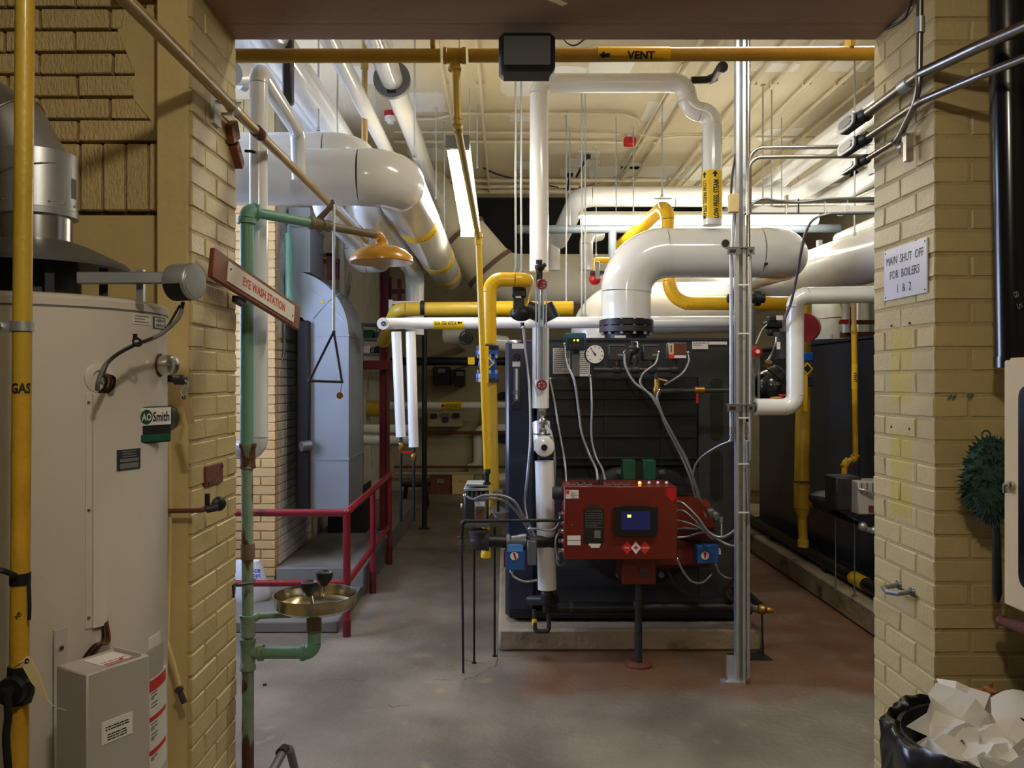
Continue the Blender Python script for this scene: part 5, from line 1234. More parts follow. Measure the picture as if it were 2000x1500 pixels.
# ================================================================ boiler feed pipe and drops
ff = Thing('boiler_feed_pipe', 'white insulated feed pipe lettered BOILER FEED WTR. above the boiler', 'pipe')
fD = 6.0; fr_ = .041
ff.pipe([P(748, 632, 5.72), P(748, 632, fD), P(1440, 628, fD)], fr_, 'pvc', b=.03)
ff.add('end_disc', G().lathe(P(748, 632, 5.715), (0, -1, 0), [(fr_*.99, -.005), (fr_*.99, .004)], 24), 'white_label'); ff.add('end_plug', G().ring(P(749, 632, 5.71), P(749, 632, 5.70), .016, .009), 'iron')
lc = P(877, 632, fD)
ff.band(lc, (1, 0, 0), fr_*1.02, 59*fD/F, 'label_yellow', 'label_band')
ff.add('label_text', cyl_text('BOILER FEED WTR.', P(870, 632, fD), (1, 0, 0), (0, -1, 0), fr_*1.02, .026, flip=True, width=.158, bold=.02), 'print_black')
ff.add('label_arrow', G().prism([(.018, 0), (.0, .013), (0, .005), (-.018, .005), (-.018, -.005), (0, -.005), (0, -.013)], P(898, 631, fD)-V(0, fr_*1.03+.001, 0), (-1, 0, 0), (0, 0, 1), (0, .0005, 0)), 'print_black')
ff.done()
for k, (xa_, xb_, yb_, lab) in enumerate(((774, 783, 853, 'left of the two white drop pipes under the feed pipe'), (802, 808, 873, 'right of the two white drop pipes under the feed pipe'))):
    t = Thing('drop_pipe', lab, 'pipe'); a = P(xa_, 648, fD); b = P(xb_, yb_, fD)
    t.add('pipe', G().cyl(a, b, .036, n=24), 'pvc'); t.add('valve_stem', G().cyl(b, b-V(0, 0, .12), .012), 'iron'); t.add('valve_body', G().lathe(b-V(0, 0, .07), (0, 0, 1), [(.012, -.03), (.02, -.02), (.02, .02), (.012, .03)], 10), 'brass')
    t.add('valve_lever', G().box(b-V(.05, .02, .055-.02*k), (.07, .012, .012)), 'red_paint' if k else 'black_metal'); t.add('drain_line', G().cyl(b-V(0, 0, .1), V(b.x, b.y, .6), .01), 'black_metal'); t.done()
# ================================================================ yellow gas mains
gm_ = Thing('gas_main', 'bright yellow gas riser with elbow left of the boiler', 'pipe')
gD = 5.0; gr = .0415; zq = P(0, 546, gD).z
gm_.pipe([V(P(1030, 0, gD).x, 6.3, zq-.02), V(P(1030, 0, gD).x, gD, zq), V(P(956, 0, gD).x, gD, zq), P(956, 672, gD)], gr, 'yellow', b=.075, n=28)
gm_.add('pipe', G().cyl(P(957, 748, gD), P(962, 1000, gD), gr, n=28), 'yellow_dull'); gm_.add('drip_leg', G().cyl(P(949, 1000, 4.9), P(949, 1066, 4.9), .022).lathe(P(949, 1090, 4.9), (0, 0, 1), [(.024, 0), (.03, .006), (.03, .03), (.027, .034), (.027, .06)], 16), 'yellow')
gm_.add('branch', G().cyl(P(961, 985, gD), P(949, 1010, 4.86), .024), 'yellow_dull')
for px_ in (982, 1000): gm_.band(P(px_, 546, gD), (1, 0, 0), gr*1.03, .012, 'yellow', 'jacket_seam')
gm_.band(P(956, 575, gD), (0, 0, 1), gr*1.03, .012, 'yellow', 'jacket_seam'); gm_.done()
gh_ = Thing('gas_main', 'long yellow gas main behind the white feed pipe', 'pipe')
gh_.pipe([P(748, 668, 7.1), P(775, 604, 6.6), P(1120, 602, 6.6)], .054, 'yellow_dull', b=.1, n=24)
gh_.pipe([P(957, 602, 6.58), P(1118, 602, 6.58)], .056, 'yellow', n=24)
gh_.band(P(960, 602, 6.58), (1, 0, 0), .066, .025, 'black_metal', 'flange'); gh_.band(P(826, 602, 6.6), (1, 0, 0), .06, .035, 'black_metal', 'flange'); gh_.band(P(994, 602, 6.58), (1, 0, 0), .058, .012, 'yellow', 'weld'); gh_.done()
bv = Thing('gas_valve', 'bright blue flanged gas valve on the yellow riser', 'valve')
vd = gD; vc = lambda y: P(952, y, vd)
bv.add('flange', G().cyl(vc(684), vc(675), .068, n=28), 'black_metal'); bv.add('flange', G().cyl(vc(692), vc(685), .068, n=28), 'valve_blue'); bv.add('flange', G().cyl(vc(738), vc(730), .068, n=28), 'valve_blue'); bv.add('flange', G().cyl(vc(746), vc(739), .068, n=28), 'boiler_paint')
bv.add('body', G().lathe(vc(731), (0, 0, 1), [(.045, 0), (.04, .02), (.052, .045), (.055, .06), (.052, .078), (.04, .1), (.045, .12)], 24), 'valve_blue')
for yy in (688, 734):
    for k in range(8): a = k*math.pi/4+.3; q = vc(yy)+V(.056*math.cos(a), .056*math.sin(a), 0); bv.add('bolt', G().cyl(q-V(0, 0, .035), q+V(0, 0, .035), .007, n=6), 'galv')
dq = P(955, 709, vd)-V(0, .06, 0); bv.add('valve_diamond', G().prism([(-.035, 0), (0, .035), (.035, 0), (0, -.035)], dq, (1, 0, 0), (0, 0, 1), (0, .008, 0)), 'label_yellow'); bv.add('diamond_face', G().prism([(-.024, 0), (0, .024), (.024, 0), (0, -.024)], dq-V(0, .002, 0), (1, 0, 0), (0, 0, 1), (0, .002, 0)), 'valve_blue')
bv.add('valve_handle', G().box(P(946, 758, vd)+V(.004, -.075, 0), (.012, .01, .3), ch=.003), 'yellow')
bv.add('pipe_tag', G().bpx(914, 698, 927, 712, vd-.06, vd-.057), 'label_yellow'); bv.done()
# ================================================================ near boiler
bo = Thing('boiler', 'near dark blue-grey cast iron boiler with black front section', 'boiler')
BF = 5.2
bo.add('casing', G().bpx(992, 672, 1462, 1205, BF+.06, 8.3), 'boiler_paint')
bo.add('front_column', G().bpx(987, 664, 1047, 1207, BF-.03, BF+.06, ch=.022), 'boiler_paint')
bo.add('top_band', G().bpx(1046, 663, 1432, 736, BF, BF+.06), 'boiler_grey'); bo.add('top_edge', G().bpx(1046, 660, 1432, 665, BF-.015, 8.3), 'boiler_paint')
sec = bo.add('black_section', G().bpx(1049, 736, 1364, 912, BF-.06, BF+.06, ch=.012), 'black_metal')
for yy in (757, 775, 808, 850, 893): bo.add('section_rib', G().bpx(1052, yy, 1362, yy+5, BF-.075, BF-.055, ch=.003), 'black_metal', sec)
for xx in (1075, 1180, 1290): bo.add('section_rib', G().bpx(xx, 740, xx+6, 910, BF-.07, BF-.055), 'black_metal', sec)
rc2 = bo.add('right_column', G().bpx(1364, 736, 1432, 1207, BF-.01, BF+.06, ch=.004), 'boiler_grey')
def slot(x0, y0, x1, y1):
    a = P((x0+x1)/2, y0, BF-.012); b = P((x0+x1)/2, y1, BF-.012); w_ = (x1-x0)/2*BF/F; pl = []
    for k in range(13): t = math.pi*k/12; pl.append((w_*math.cos(t), a.z-w_+w_*math.sin(t)))
    for k in range(13): t = math.pi+math.pi*k/12; pl.append((w_*math.cos(t), b.z+w_+w_*math.sin(t)))
    return G().prism(pl, (a.x, BF-.0125, 0), (1, 0, 0), (0, 0, 1), (0, .004, 0))
bo.add('slot', slot(1387, 738, 1412, 862), 'black_rubber', rc2); bo.add('slot', slot(1387, 880, 1412, 979), 'black_rubber', rc2); bo.add('slot', slot(1014, 800, 1032, 868), 'black_rubber')
bo.add('side_strip', G().bpx(1432, 668, 1464, 1207, BF, BF+.06), 'black_metal')
lp_ = bo.add('burner_plate', G().bpx(1047, 912, 1364, 1175, BF, BF+.06), 'boiler_grey')
fc = P(1248, 1020, BF)
bo.add('burner_flange', G().lathe(fc, (0, -1, 0), [(.385, -.01), (.385, .03), (.37, .04), (.3, .045)], 48), 'black_metal')
for k in range(8): a = k*math.pi/4+.39; q = fc+V(.34*math.cos(a), -.04, .34*math.sin(a)); bo.add('flange_bolt', G().lathe(q, (0, -1, 0), [(.02, 0), (.02, .012), (.01, .012), (.01, .03)], 6), 'grey_metal')
bo.add('base_rail', G().bpx(995, 1195, 1450, 1207, BF-.06, BF+.02), 'black_metal')
bo.add('lower_panel', G().bpx(1090, 1110, 1364, 1176, BF-.02, BF), 'boiler_grey')
for x0, y0, x1, y1 in ((1000, 671, 1023, 681), (1080, 680, 1114, 730), (1128, 684, 1152, 735), (1352, 667, 1383, 682), (1384, 667, 1420, 673), (1343, 878, 1362, 895)):
    lb = bo.add('label', G().bpx(x0, y0, x1, y1, BF-.032 if x0 < 1047 else BF-.014, BF-.02 if x0 < 1047 else BF-.006), 'white_label')
    wd = (x1-x0)*BF/F; hh = (y1-y0)*BF/F
    if hh > .035: bo.add('printed_text', lines_g(P((x0+x1)/2, y0+4, BF-.0148 if x0 >= 1047 else BF-.033), (1, 0, 0), (0, 0, 1), wd*.85, int(hh/.012)-1, .012, .45, int(x0)), 'print_grey', lb)
bo.add('nozzle', G().lathe(P(1222, 735, 5.6), (0, 0, 1), [(.14, 0), (.135, .2), (.14, (735-650)*5.6/F)], 32), 'black_metal')
bo.add('nozzle_tag', G().bpx(1201, 655, 1222, 673, 5.44, 5.445), 'white_label'); bo.done()
# steam header
st = Thing('steam_header', 'very fat white steam header bending up from the near boiler', 'pipe')
SD = 5.6; sr = .163
st.pipe([P(1223, 624, SD), P(1223, 494, SD), P(1546, 494, SD), P(1546, 494, SD)+V(.0, 2.4, .05)], sr, 'pvc', b=[.26, .22], n=48, k=14)
st.add('flange', G().cyl(P(1223, 636, SD), P(1223, 626, SD), .178, n=40), 'black_metal'); st.add('flange', G().cyl(P(1223, 649, SD), P(1223, 638, SD), .178, n=40), 'iron')
for k in range(12): a = k*math.pi/6+.2; q = P(1223, 638, SD)+V(.16*math.cos(a), .16*math.sin(a), 0); st.add('bolt', G().cyl(q-V(0, 0, .055), q+V(0, 0, .05), .011, n=6), 'galv')
st.add('test_plug', G().cyl(P(1404, 483, SD)-V(0, sr-.01, 0), P(1404, 483, SD)-V(0, sr+.012, 0), .024), 'black_metal'); st.add('test_plug', G().cyl(P(1482, 522, SD)-V(0, sr-.02, 0), P(1482, 522, SD)-V(0, sr+.004, 0), .01), 'black_metal'); st.done()
s2 = Thing('steam_header', 'second white steam elbow bending up behind the first header', 'pipe'); s2.pipe([P(1165, 672, 6.9), P(1165, 604, 6.9), P(1420, 600, 6.9)], .21, 'pvc_cream', b=.26, n=40, k=12); s2.done()
lpv = Thing('low_pressure_pipe', 'white steam pipe with yellow LOW PRESS. STEAM label dropping to the header', 'pipe')
LD = 5.5; lr_ = .062
lpv.pipe([P(1053, 530, LD), P(1053, 163, LD), P(1338, 162, LD), P(1347, 216, LD), P(1391, 222, LD), P(1391, 440, LD)], lr_, 'pvc', b=[.07, .1, .09, .09], n=32)
lb0 = P(1391, 382, LD); lpv.band(lb0, (0, 0, 1), lr_*1.02, 93*LD/F, 'label_yellow', 'label_band')
lpv.add('label_text', cyl_text('LOW PRESS. STEAM', P(1393, 392, LD), (0, 0, 1), (.05, -1, 0), lr_*1.02, .036, width=.245, bold=.025), 'print_black')
lpv.add('label_text', text_g('LOW PRESS. STEAM', None, None, None, .036, .245, .025, lambda x, y: V(P(1391, 392, LD).x+lr_*1.035*math.sin(-1.1+y/lr_), LD-lr_*1.035*math.cos(-1.1+y/lr_), P(1391, 392, LD).z-x)), 'print_black')
for ang in (0.05, -1.1): 
    ac = P(1391, 344, LD); g = G(); arp = [(0, .022), (.02, 0), (.007, 0), (.007, -.018), (-.007, -.018), (-.007, 0), (-.02, 0)]
    g = poly_map(arp, lambda x, y, ang=ang, ac=ac: V(ac.x+lr_*1.035*math.sin(ang+x/lr_), LD-lr_*1.035*math.cos(ang+x/lr_), ac.z+y)); lpv.add('label_arrow', g, 'print_black')
lpv.done()
ts = Thing('pipe_stub', 'dark threaded stub leaving the white pipe under the ceiling', 'pipe'); ts.pipe([P(1350, 157, LD), P(1392, 156, LD), P(1406, 132, 5.3)], .024, 'black_metal', b=.05, style='bend'); ts.add('fitting', G().cyl(P(1385, 156, LD), P(1398, 150, LD), .03).sph(P(1411, 131, 5.28), .036, 12, 8), 'iron'); ts.done()
# ================================================================ water column on the boiler front
wc_ = Thing('water_column', 'white insulated water column standing in front of the boiler', 'pipe')
wc_.add('pipe', G().cyl(P(1056, 797, 5.0), P(1056, 640, 5.0), .05, n=28), 'pvc'); wc_.add('pipe', G().cyl(P(1069, 1150, 4.8), P(1063, 900, 4.8), .054, n=28), 'pvc')
wc_.add('pipe', G().cyl(P(1060, 880, 4.9), P(1057, 825, 4.95), .052, n=28), 'pvc')
wc_.add('tee_cap', G().lathe(P(1063, 872, 4.72), (0, -1, 0), [(.056, -.12), (.056, 0), (.05, .004)], 32), 'pvc'); wc_.add('cap_band', G().ring(P(1063, 872, 4.735), P(1063, 872, 4.725), .058, .054), 'galv')
wc_.add('plug', G().lathe(P(1063, 874, 4.715), (0, -1, 0), [(.018, 0), (.018, .008), (.01, .008)], 16), 'black_metal')
wc_.add('strap', G().ring(P(1058, 848, 4.92), P(1058, 846, 4.92), .054, .05), 'black_rubber')
wc_.add('union', G().lathe(P(1060, 850, 4.86), (0, 0, 1), [(.012, 0), (.022, .01), (.022, .035), (.012, .04), (.012, .06), (.024, .064), (.024, .09), (.016, .1), (.026, .12), (.026, .15)], 8), 'steel')
wc_.add('stem', G().cyl(P(1054, 560, 5.05), P(1053, 508, 5.05), .02, n=14).lathe(P(1054, 522, 5.05), (0, 0, 1), [(.02, -.02), (.03, -.01), (.03, .01), (.02, .02)], 10).sph(P(1063, 518, 5.0), .014, 8, 6), 'black_metal')
for yy in (555, 752):
    wcn = P(1058, yy, 4.93); hw_ = wc_.add('handwheel', G().torus(wcn, (0, 1, 0), .026, .006, 18, 6), 'wheel_red')
    for k in range(3): a = k*math.pi/3; dv = V(math.cos(a), 0, math.sin(a))*.026; wc_.add('spoke', G().cyl(wcn-dv, wcn+dv, .004, n=6), 'wheel_red', hw_)
    wc_.add('valve_stem', G().cyl(wcn, wcn+V(0, .08, 0), .008), 'brass')
wc_.add('gauge_glass', G().cyl(P(1057, 740, 4.95), P(1057, 566, 4.95), .009, n=12), 'glass_tube')
for dx in (-10, -4.5, 4.5, 10): wc_.add('guard_rod', G().cyl(P(1057+dx, 742, 4.94), P(1057+dx, 563, 4.94), .0045, n=8), 'galv')
lowd = P(1068, 1160, 4.8)
wc_.add('drain_cross', G().lathe(lowd, (0, 0, -1), [(.02, -.03), (.03, -.02), (.036, 0), (.036, .05), (.026, .06), (.026, .1)], 14).cyl(P(1035, 1172, 4.95), P(1085, 1172, 4.8), .03), 'black_metal')
wc_.add('drain_pipe', G().tube(fillet([P(1072, 1180, 4.8), P(1072, 1233, 4.8), P(1045, 1233, 4.8), P(1043, 1190, 4.82)], .02)[0][1]+[q for sgm in fillet([P(1072, 1180, 4.8), P(1072, 1233, 4.8), P(1045, 1233, 4.8), P(1043, 1190, 4.82)], .02)[1:] for q in sgm[1]], .013, 10), 'iron')
wc_.add('drain_label', G().ring(P(1044, 1222, 4.81), P(1044, 1208, 4.81), .0142, .012), 'label_yellow'); wc_.done()
lw = Thing('feed_valve', 'black motorised feed valve beside the water column', 'valve')
lw.add('motor', G().bpx(1000, 558, 1028, 580, 5.1, 5.2, ch=.006), 'black_metal'); lw.add('yoke', G().bpx(1002, 580, 1024, 605, 5.11, 5.19, ch=.006), 'black_metal'); lw.add('yoke_plate', G().bpx(1007, 578, 1018, 582, 5.095, 5.105), 'white_label')
lw.add('body', G().sph(P(1018, 612, 5.15), .07, 18, 12, sc=(1, .8, .7)).cyl(P(1028, 602, 5.15), P(1070, 620, 5.15), .052, n=20).cyl(P(1062, 597, 5.15), P(1076, 625, 5.15), .06, n=20), 'black_metal')
lw.add('bolt', G().cyl(P(1004, 606, 5.09), P(1001, 606, 5.07), .012, n=6), 'steel'); lw.add('gland', G().cyl(P(1020, 630, 5.15), P(1020, 642, 5.15), .012), 'black_metal'); lw.done()
sg_ = Thing('sight_glass', 'slim sight glass with black knobs on the left boiler column', 'gauge')
for yy in (697, 790): sg_.add('knob', G().lathe(P(1008, yy, 5.16), (0, -1, 0), [(.018, 0), (.018, .02), (.026, .022), (.024, .05)], 16), 'black_rubber')
sg_.add('mount', G().bpx(1001, 706, 1016, 716, 5.13, 5.165), 'white_label'); sg_.add('mount', G().bpx(1001, 762, 1016, 770, 5.13, 5.165), 'glass_tube'); sg_.add('glass', G().bpx(1003, 714, 1015, 786, 5.14, 5.16), 'glass_tube'); sg_.add('scale', G().bpx(1007, 720, 1011, 780, 5.137, 5.14), 'white_label'); sg_.done()
# controls along the top of the boiler front
tc_ = Thing('teal_controller', 'teal water level controller with green lights on the boiler top', 'controller')
tc_.add('case', G().bpx(1104, 650, 1145, 684, 5.0, 5.12, ch=.008), 'teal'); tc_.add('face', G().bpx(1108, 660, 1141, 682, 4.995, 5.0), 'black_metal')
for px_ in (1121.5, 1128.5): tc_.add('light', G().sph(P(px_, 664.5, 4.994), .0045 if px_ < 1125 else .006, 10, 8), 'led_green')
for k in range(4): tc_.add('button', G().bpx(1112+k*7, 672, 1116+k*7, 677, 4.992, 4.995), 'iron')
tc_.add('stand', G().bpx(1118, 684, 1132, 735, 5.1, 5.15), 'grey_metal'); tc_.done()
pg_ = Thing('pressure_gauge', 'round white pressure gauge in front of the boiler top', 'gauge')
gc = P(1162, 692, 4.95)
pg_.add('case', G().lathe(gc, (0, -1, 0), [(.055, -.04), (.06, -.03), (.06, .0), (.054, .002)], 32), 'black_metal'); dial = pg_.add('dial', G().lathe(gc, (0, -1, 0), [(.053, .0), (.053, .0028)], 32), 'white_label')
for k in range(9):
    a = math.radians(-225+k*33.75+180); q = gc+V(.043*math.sin(math.radians(-135+k*33.75)), -.0034, .043*math.cos(math.radians(-135+k*33.75))); pg_.add('dial_mark', G().box(q, (.006, .0006, .006)), 'print_black', dial)
pg_.add('needle', G().prism([(-.004, -.008), (.004, -.008), (.001, .04), (-.001, .04)], gc-V(0, .004, 0), V(.8, 0, .6), V(-.6, 0, .8), (0, -.001, 0)), 'print_black', dial); pg_.add('hub', G().cyl(gc-V(-.0, .003, .0), gc-V(0, .007, 0), .006), 'print_black', dial)
pg_.add('stem', G().cyl(gc-V(0, -.02, .05), P(1165, 722, 4.97), .01), 'iron'); pg_.done()
mf = Thing('control_manifold', 'dark pipe manifold with crosses under the pressure controls', 'pipe')
mf.add('pipe', G().cyl(P(1160, 722, 4.97), P(1322, 722, 4.97), .016), 'iron')
for px_ in (1206, 1240, 1275, 1318): mf.add('cross', G().lathe(P(px_-8, 722, 4.97), (1, 0, 0), [(.02, 0), (.023, .004), (.023, .044), (.02, .048)], 14).cyl(P(px_, 722, 4.97), P(px_, 700, 4.97), .014), 'iron')
mf.add('brass_cock', G().lathe(P(1283, 760, 4.97), (0, 0, 1), [(.012, -.05), (.024, -.03), (.026, .0), (.018, .02), (.018, .06)], 10).cyl(P(1283, 740, 4.97), P(1304, 745, 4.95), .009), 'brass')
mf.add('tail_pipe', G().cyl(P(1282, 765, 4.97), P(1330, 764, 5.0), .018).cyl(P(1282, 722, 4.97), P(1282, 790, 4.97), .014), 'iron'); mf.add('pipe', G().cyl(P(1320, 764, 5.0), P(1440, 762, 5.0), .014), 'iron')
mf.add('red_valve_tag', G().bpx(1360, 768, 1364, 788, 4.96, 4.965), 'red_paint'); mf.add('ball_valve', G().lathe(P(1362, 762, 5.0), (1, 0, 0), [(.014, -.02), (.022, -.015), (.022, .04), (.014, .045)], 10), 'brass'); mf.done()
for k, (x0, x1, nm) in enumerate(((1189, 1221, 'left'), (1256, 1286, 'right'))):
    t = Thing('pressure_switch', 'grey pressure switch box, %s of the pair over the manifold' % nm, 'switch'); t.add('case', G().bpx(x0, 674, x1, 704, 4.92, 5.0, ch=.006), 'iron'); t.add('maker_plate', G().bpx(x0+18, 691, x1-3, 695, 4.917, 4.92), 'print_grey'); t.add('stem', G().cyl(P((x0+x1)/2, 704, 4.96), P((x0+x1)/2, 716, 4.97), .01), 'brass'); t.add('edge', G().bpx(x0, 673, x1, 675, 4.915, 5.0), 'grey_metal'); t.done()
t = Thing('relief_valve', 'dark relief valve between the two pressure switches', 'valve'); t.add('body', G().lathe(P(1237, 712, 4.99), (0, 0, 1), [(.02, 0), (.03, .01), (.03, .05), (.022, .06), (.034, .08), (.034, .1), (.016, .115), (.016, .14)], 12), 'iron'); t.add('outlet', G().cyl(P(1237, 688, 4.99), P(1226, 688, 4.9), .018), 'iron'); t.add('lever', G().tube([P(1237, 668, 4.99), P(1245, 668, 4.95), P(1246, 680, 4.93)], .004, 6), 'galv'); t.done()
t = Thing('mercury_control', 'clear-fronted mercury pressure control with red label', 'switch'); t.add('case', G().bpx(1305, 669, 1341, 701, 4.93, 5.0, ch=.003), 'grey_metal'); t.add('window', G().bpx(1317, 671, 1340, 693, 4.926, 4.93), 'rust'); t.add('scale_plate', G().bpx(1307, 671, 1316, 692, 4.926, 4.93), 'plaster'); t.add('scale_slot', G().bpx(1310, 674, 1312, 688, 4.924, 4.926), 'print_black'); t.add('red_label', G().bpx(1306, 692, 1317, 700, 4.924, 4.93), 'print_red'); t.add('white_label', G().bpx(1317, 694, 1340, 699, 4.924, 4.93), 'white_label'); t.add('stem', G().cyl(P(1320, 701, 4.97), P(1318, 718, 4.97), .01), 'brass'); t.done()
# ================================================================ burner and control panel
bu = Thing('burner', 'red burner unit with front control panel and screen', 'burner')
PF = 4.55; PB = 4.86
a = P(1102, 950, PF); b = P(1322, 1092, PF); zt2 = a.z; zb2 = b.z
case = bu.add('panel_box', G().box(((a.x+b.x)/2, (PF+PB)/2, (zt2+zb2)/2), (b.x-a.x, PB-PF, zt2-zb2), ch=.004), 'panel_red')
bu.add('panel_door', G().box(((a.x+b.x)/2, PF-.004, (zt2+zb2)/2), (b.x-a.x, .008, zt2-zb2), ch=.003), 'panel_red')
def pf(x0, y0, x1, y1, th=.002, off=.0085): return G().bpx(x0, y0, x1, y1, PF-off-th, PF-off)
scn = bu.add('screen_bezel', G().prism([(1199, 992), (1216, 989), (1248, 988), (1268, 989), (1285, 992), (1285, 1038), (1283, 1045), (1262, 1047), (1242, 1047.5), (1216, 1047), (1201, 1045), (1199, 1040)], V(-VX*(PF-.03)/F, PF-.03, CH+VY*(PF-.03)/F), V((PF-.03)/F, 0, 0), V(0, 0, -(PF-.03)/F), (0, .022, 0)), 'black_metal', label='dark touch screen unit')
bu.add('screen_glass', G().bpx(1214, 999, 1270, 1035, PF-.032, PF-.03), 'screen', scn); bu.add('screen_light', G().bpx(1225.5, 1005.5, 1232.5, 1010.5, PF-.0335, PF-.032), 'led_green', scn)
npl = bu.add('name_plate', pf(1140, 994, 1180, 1061), 'print_black'); bu.add('plate_text', text_g('FUEL MASTER', P(1160, 998, PF-.011), (1, 0, 0), (0, 0, 1), .009, width=.08, bold=.0), 'print_grey', npl)
bu.add('printed_text', lines_g(P(1160, 1004, PF-.0112), (1, 0, 0), (0, 0, 1), .094, 9, .009, .3, 8), 'print_grey', npl); bu.add('plate_field', pf(1161, 1036, 1173, 1051, .001, .0105), 'print_grey', npl)
bu.add('plate_top', pf(1146, 985, 1172, 991), 'iron'); bu.add('label', pf(1150, 1062, 1173, 1066), 'white_label'); bu.add('label', pf(1154, 1066, 1171, 1070), 'white_label')
for y0 in (1046, 1056): bu.add('label', pf(1108, y0, 1134, y0+9), 'white_label')
mp_ = bu.add('maker_label', pf(1105, 957, 1130, 974), 'white_label'); bu.add('label_mark', pf(1106, 958, 1112, 965, .001, .0105), 'print_red', mp_); bu.add('printed_text', lines_g(P(1122, 962, PF-.0118), (1, 0, 0), (0, 0, 1), .04, 5, .008, .4, 9), 'print_grey', mp_)
bu.add('red_sticker', G().prism([(0, 0), (.052, 0), (.052, -.055), (.035, -.075), (.012, -.055), (0, -.04)], P(1301, 953, PF-.0095), (1, 0, 0), (0, 0, 1), (0, .001, 0)), 'red_paint')
dcy = P(1242, 1070, PF-.0098)
for dx, mm in ((-.046, 'print_red'), (.048, 'print_red'), (0, 'white_label')):
    dm = bu.add('emblem_diamond', G().prism([(-.033 if mm != 'white_label' else -.027, 0), (0, .035), (.033 if mm != 'white_label' else .027, 0), (0, -.035)], dcy+V(dx, 0 if mm == 'print_red' else -.001, 0), (1, 0, 0), (0, 0, 1), (0, .001, 0)), mm)
leaf = [(0, .014), (.003, .008), (.007, .009), (.006, .004), (.013, .003), (.008, -.003), (.002, -.006), (.001, -.012), (-.001, -.012), (-.002, -.006), (-.008, -.003), (-.013, .003), (-.006, .004), (-.007, .009), (-.003, .008)]
bu.add('maple_leaf', G().prism(leaf, dcy+V(0, -.0022, 0), (1, 0, 0), (0, 0, 1), (0, .0008, 0)), 'print_red')
bu.add('emblem_text', text_g('FUEL', dcy+V(-.048, -.0008, 0), (1, 0, 0), (0, 0, 1), .009, width=.026, bold=.02), 'white_label'); bu.add('emblem_text', text_g('MASTER', dcy+V(.052, -.0008, 0), (1, 0, 0), (0, 0, 1), .009, width=.036, bold=.02), 'white_label')
# sloping switch strip on top
for k, (x0, x1, kd) in enumerate(((1108, 1123, 's'), (1127, 1138, 't'), (1141, 1154, 't'), (1158, 1178, 'd'), (1180, 1194, 's'), (1197, 1210, 's'), (1213, 1227, 's'))):
    D_ = 4.66; zz = zt2+.0015; xm = ((x0+x1)/2-VX)*D_/F; wd = (x1-x0)*D_/F
    if kd == 'd': bu.add('selector_dial', G().lathe((xm, D_, zz), (0, 0, 1), [(wd/2, 0), (wd/2, .004), (.01, .006), (.01, .018)], 20), 'black_metal')
    else:
        sw = bu.add('switch', G().box((xm, D_, zz), (wd, .1, .005)), 'grey_metal'); bu.add('switch_rocker', G().box((xm, D_, zz+.005), (wd*.6, .06, .008)), 'black_metal' if kd == 't' else 'panel_red', sw)
ls = bu.add('lamp_strip', G().box((P(1275, 0, 4.66).x, 4.67, zt2+.001), (.2, .1, .003)), 'panel_red')
for k, px_ in enumerate((1249.5, 1268, 1285, 1302)): bu.add('indicator_lamp', G().sph(V((px_-VX)*4.64/F, 4.64, zt2+.008), .009, 10, 8), 'led_orange' if k == 0 else 'white_label', ls)
bu.add('door_lock', G().lathe(P(1117, 1025, PF-.008), (0, -1, 0), [(.007, 0), (.007, .005)], 12), 'steel')
# side glands
for k, yy in enumerate((1003, 1020, 1037, 1056, 1074)):
    q = P(1101, yy, 4.63); bu.add('cable_gland', G().lathe(q, (-1, 0, 0), [(.016, 0), (.016, .012), (.012, .014), (.014, .03)], 10), 'steel', case)
hn_ = bu.add('horn', G().lathe(P(1101, 963, 4.66), (-1, 0, 0), [(.035, 0), (.04, .004), (.04, .012), (.036, .014), (.038, .05), (.03, .064)], 20), 'iron', label='grey round alarm horn')
# burner body
bu.add('blower_housing', G().lathe(P(1340, 1040, 4.98)+V(-.1, 0, 0), (1, 0, 0), [(.2, -.2), (.2, .22), (.17, .24)], 32).map(lambda v: V(v.x, v.y if v.y > 4.87 else 4.87, v.z)), 'panel_red')
bu.add('burner_tube', G().cyl(fc+V(0, -.2, 0), fc+V(0, .02, 0), .2, n=32), 'black_metal')
bu.add('housing_top', G().prism([(1322, 972), (1362, 972), (1378, 990), (1400, 1030), (1322, 1030)], V(-VX*4.8/F, 4.8, CH+VY*4.8/F), V(4.8/F, 0, 0), V(0, 0, -4.8/F), (0, .28, 0)), 'panel_red')
bu.add('lower_box', G().bpx(1215, 1090, 1282, 1142, 4.66, 4.9, ch=.006), 'panel_red'); bu.add('lower_port', G().cyl(P(1256, 1118, 4.66), P(1256, 1118, 4.64), .022), 'black_rubber')
bu.add('side_box', G().bpx(1322, 950, 1345, 968, 4.85, 5.0), 'black_metal')
for x0, x1, y0 in ((1217, 1241, 899), (1257, 1281, 899)): bu.add('igniter_box', G().bpx(x0, y0, x1, 937, 4.86, 4.95, ch=.003), 'igniter_green')
bu.add('igniter_block', G().bpx(1241, 905, 1257, 937, 4.865, 4.95), 'black_metal')
lg = P(1247, 1142, 4.74); lgx = lg.x
bu.add('support_leg', G().cyl((lgx, 4.74, .02), (lgx, 4.74, P(0, 1135, 4.74).z), .021, n=18).ring((lgx, 4.74, P(0, 1186, 4.74).z), (lgx, 4.74, P(0, 1172, 4.74).z), .03, .02), 'iron')
bu.add('leg_base', G().lathe((lgx, 4.74, 0), (0, 0, 1), [(.075, 0), (.075, .012), (.025, .02)], 24), 'rust'); bu.done()
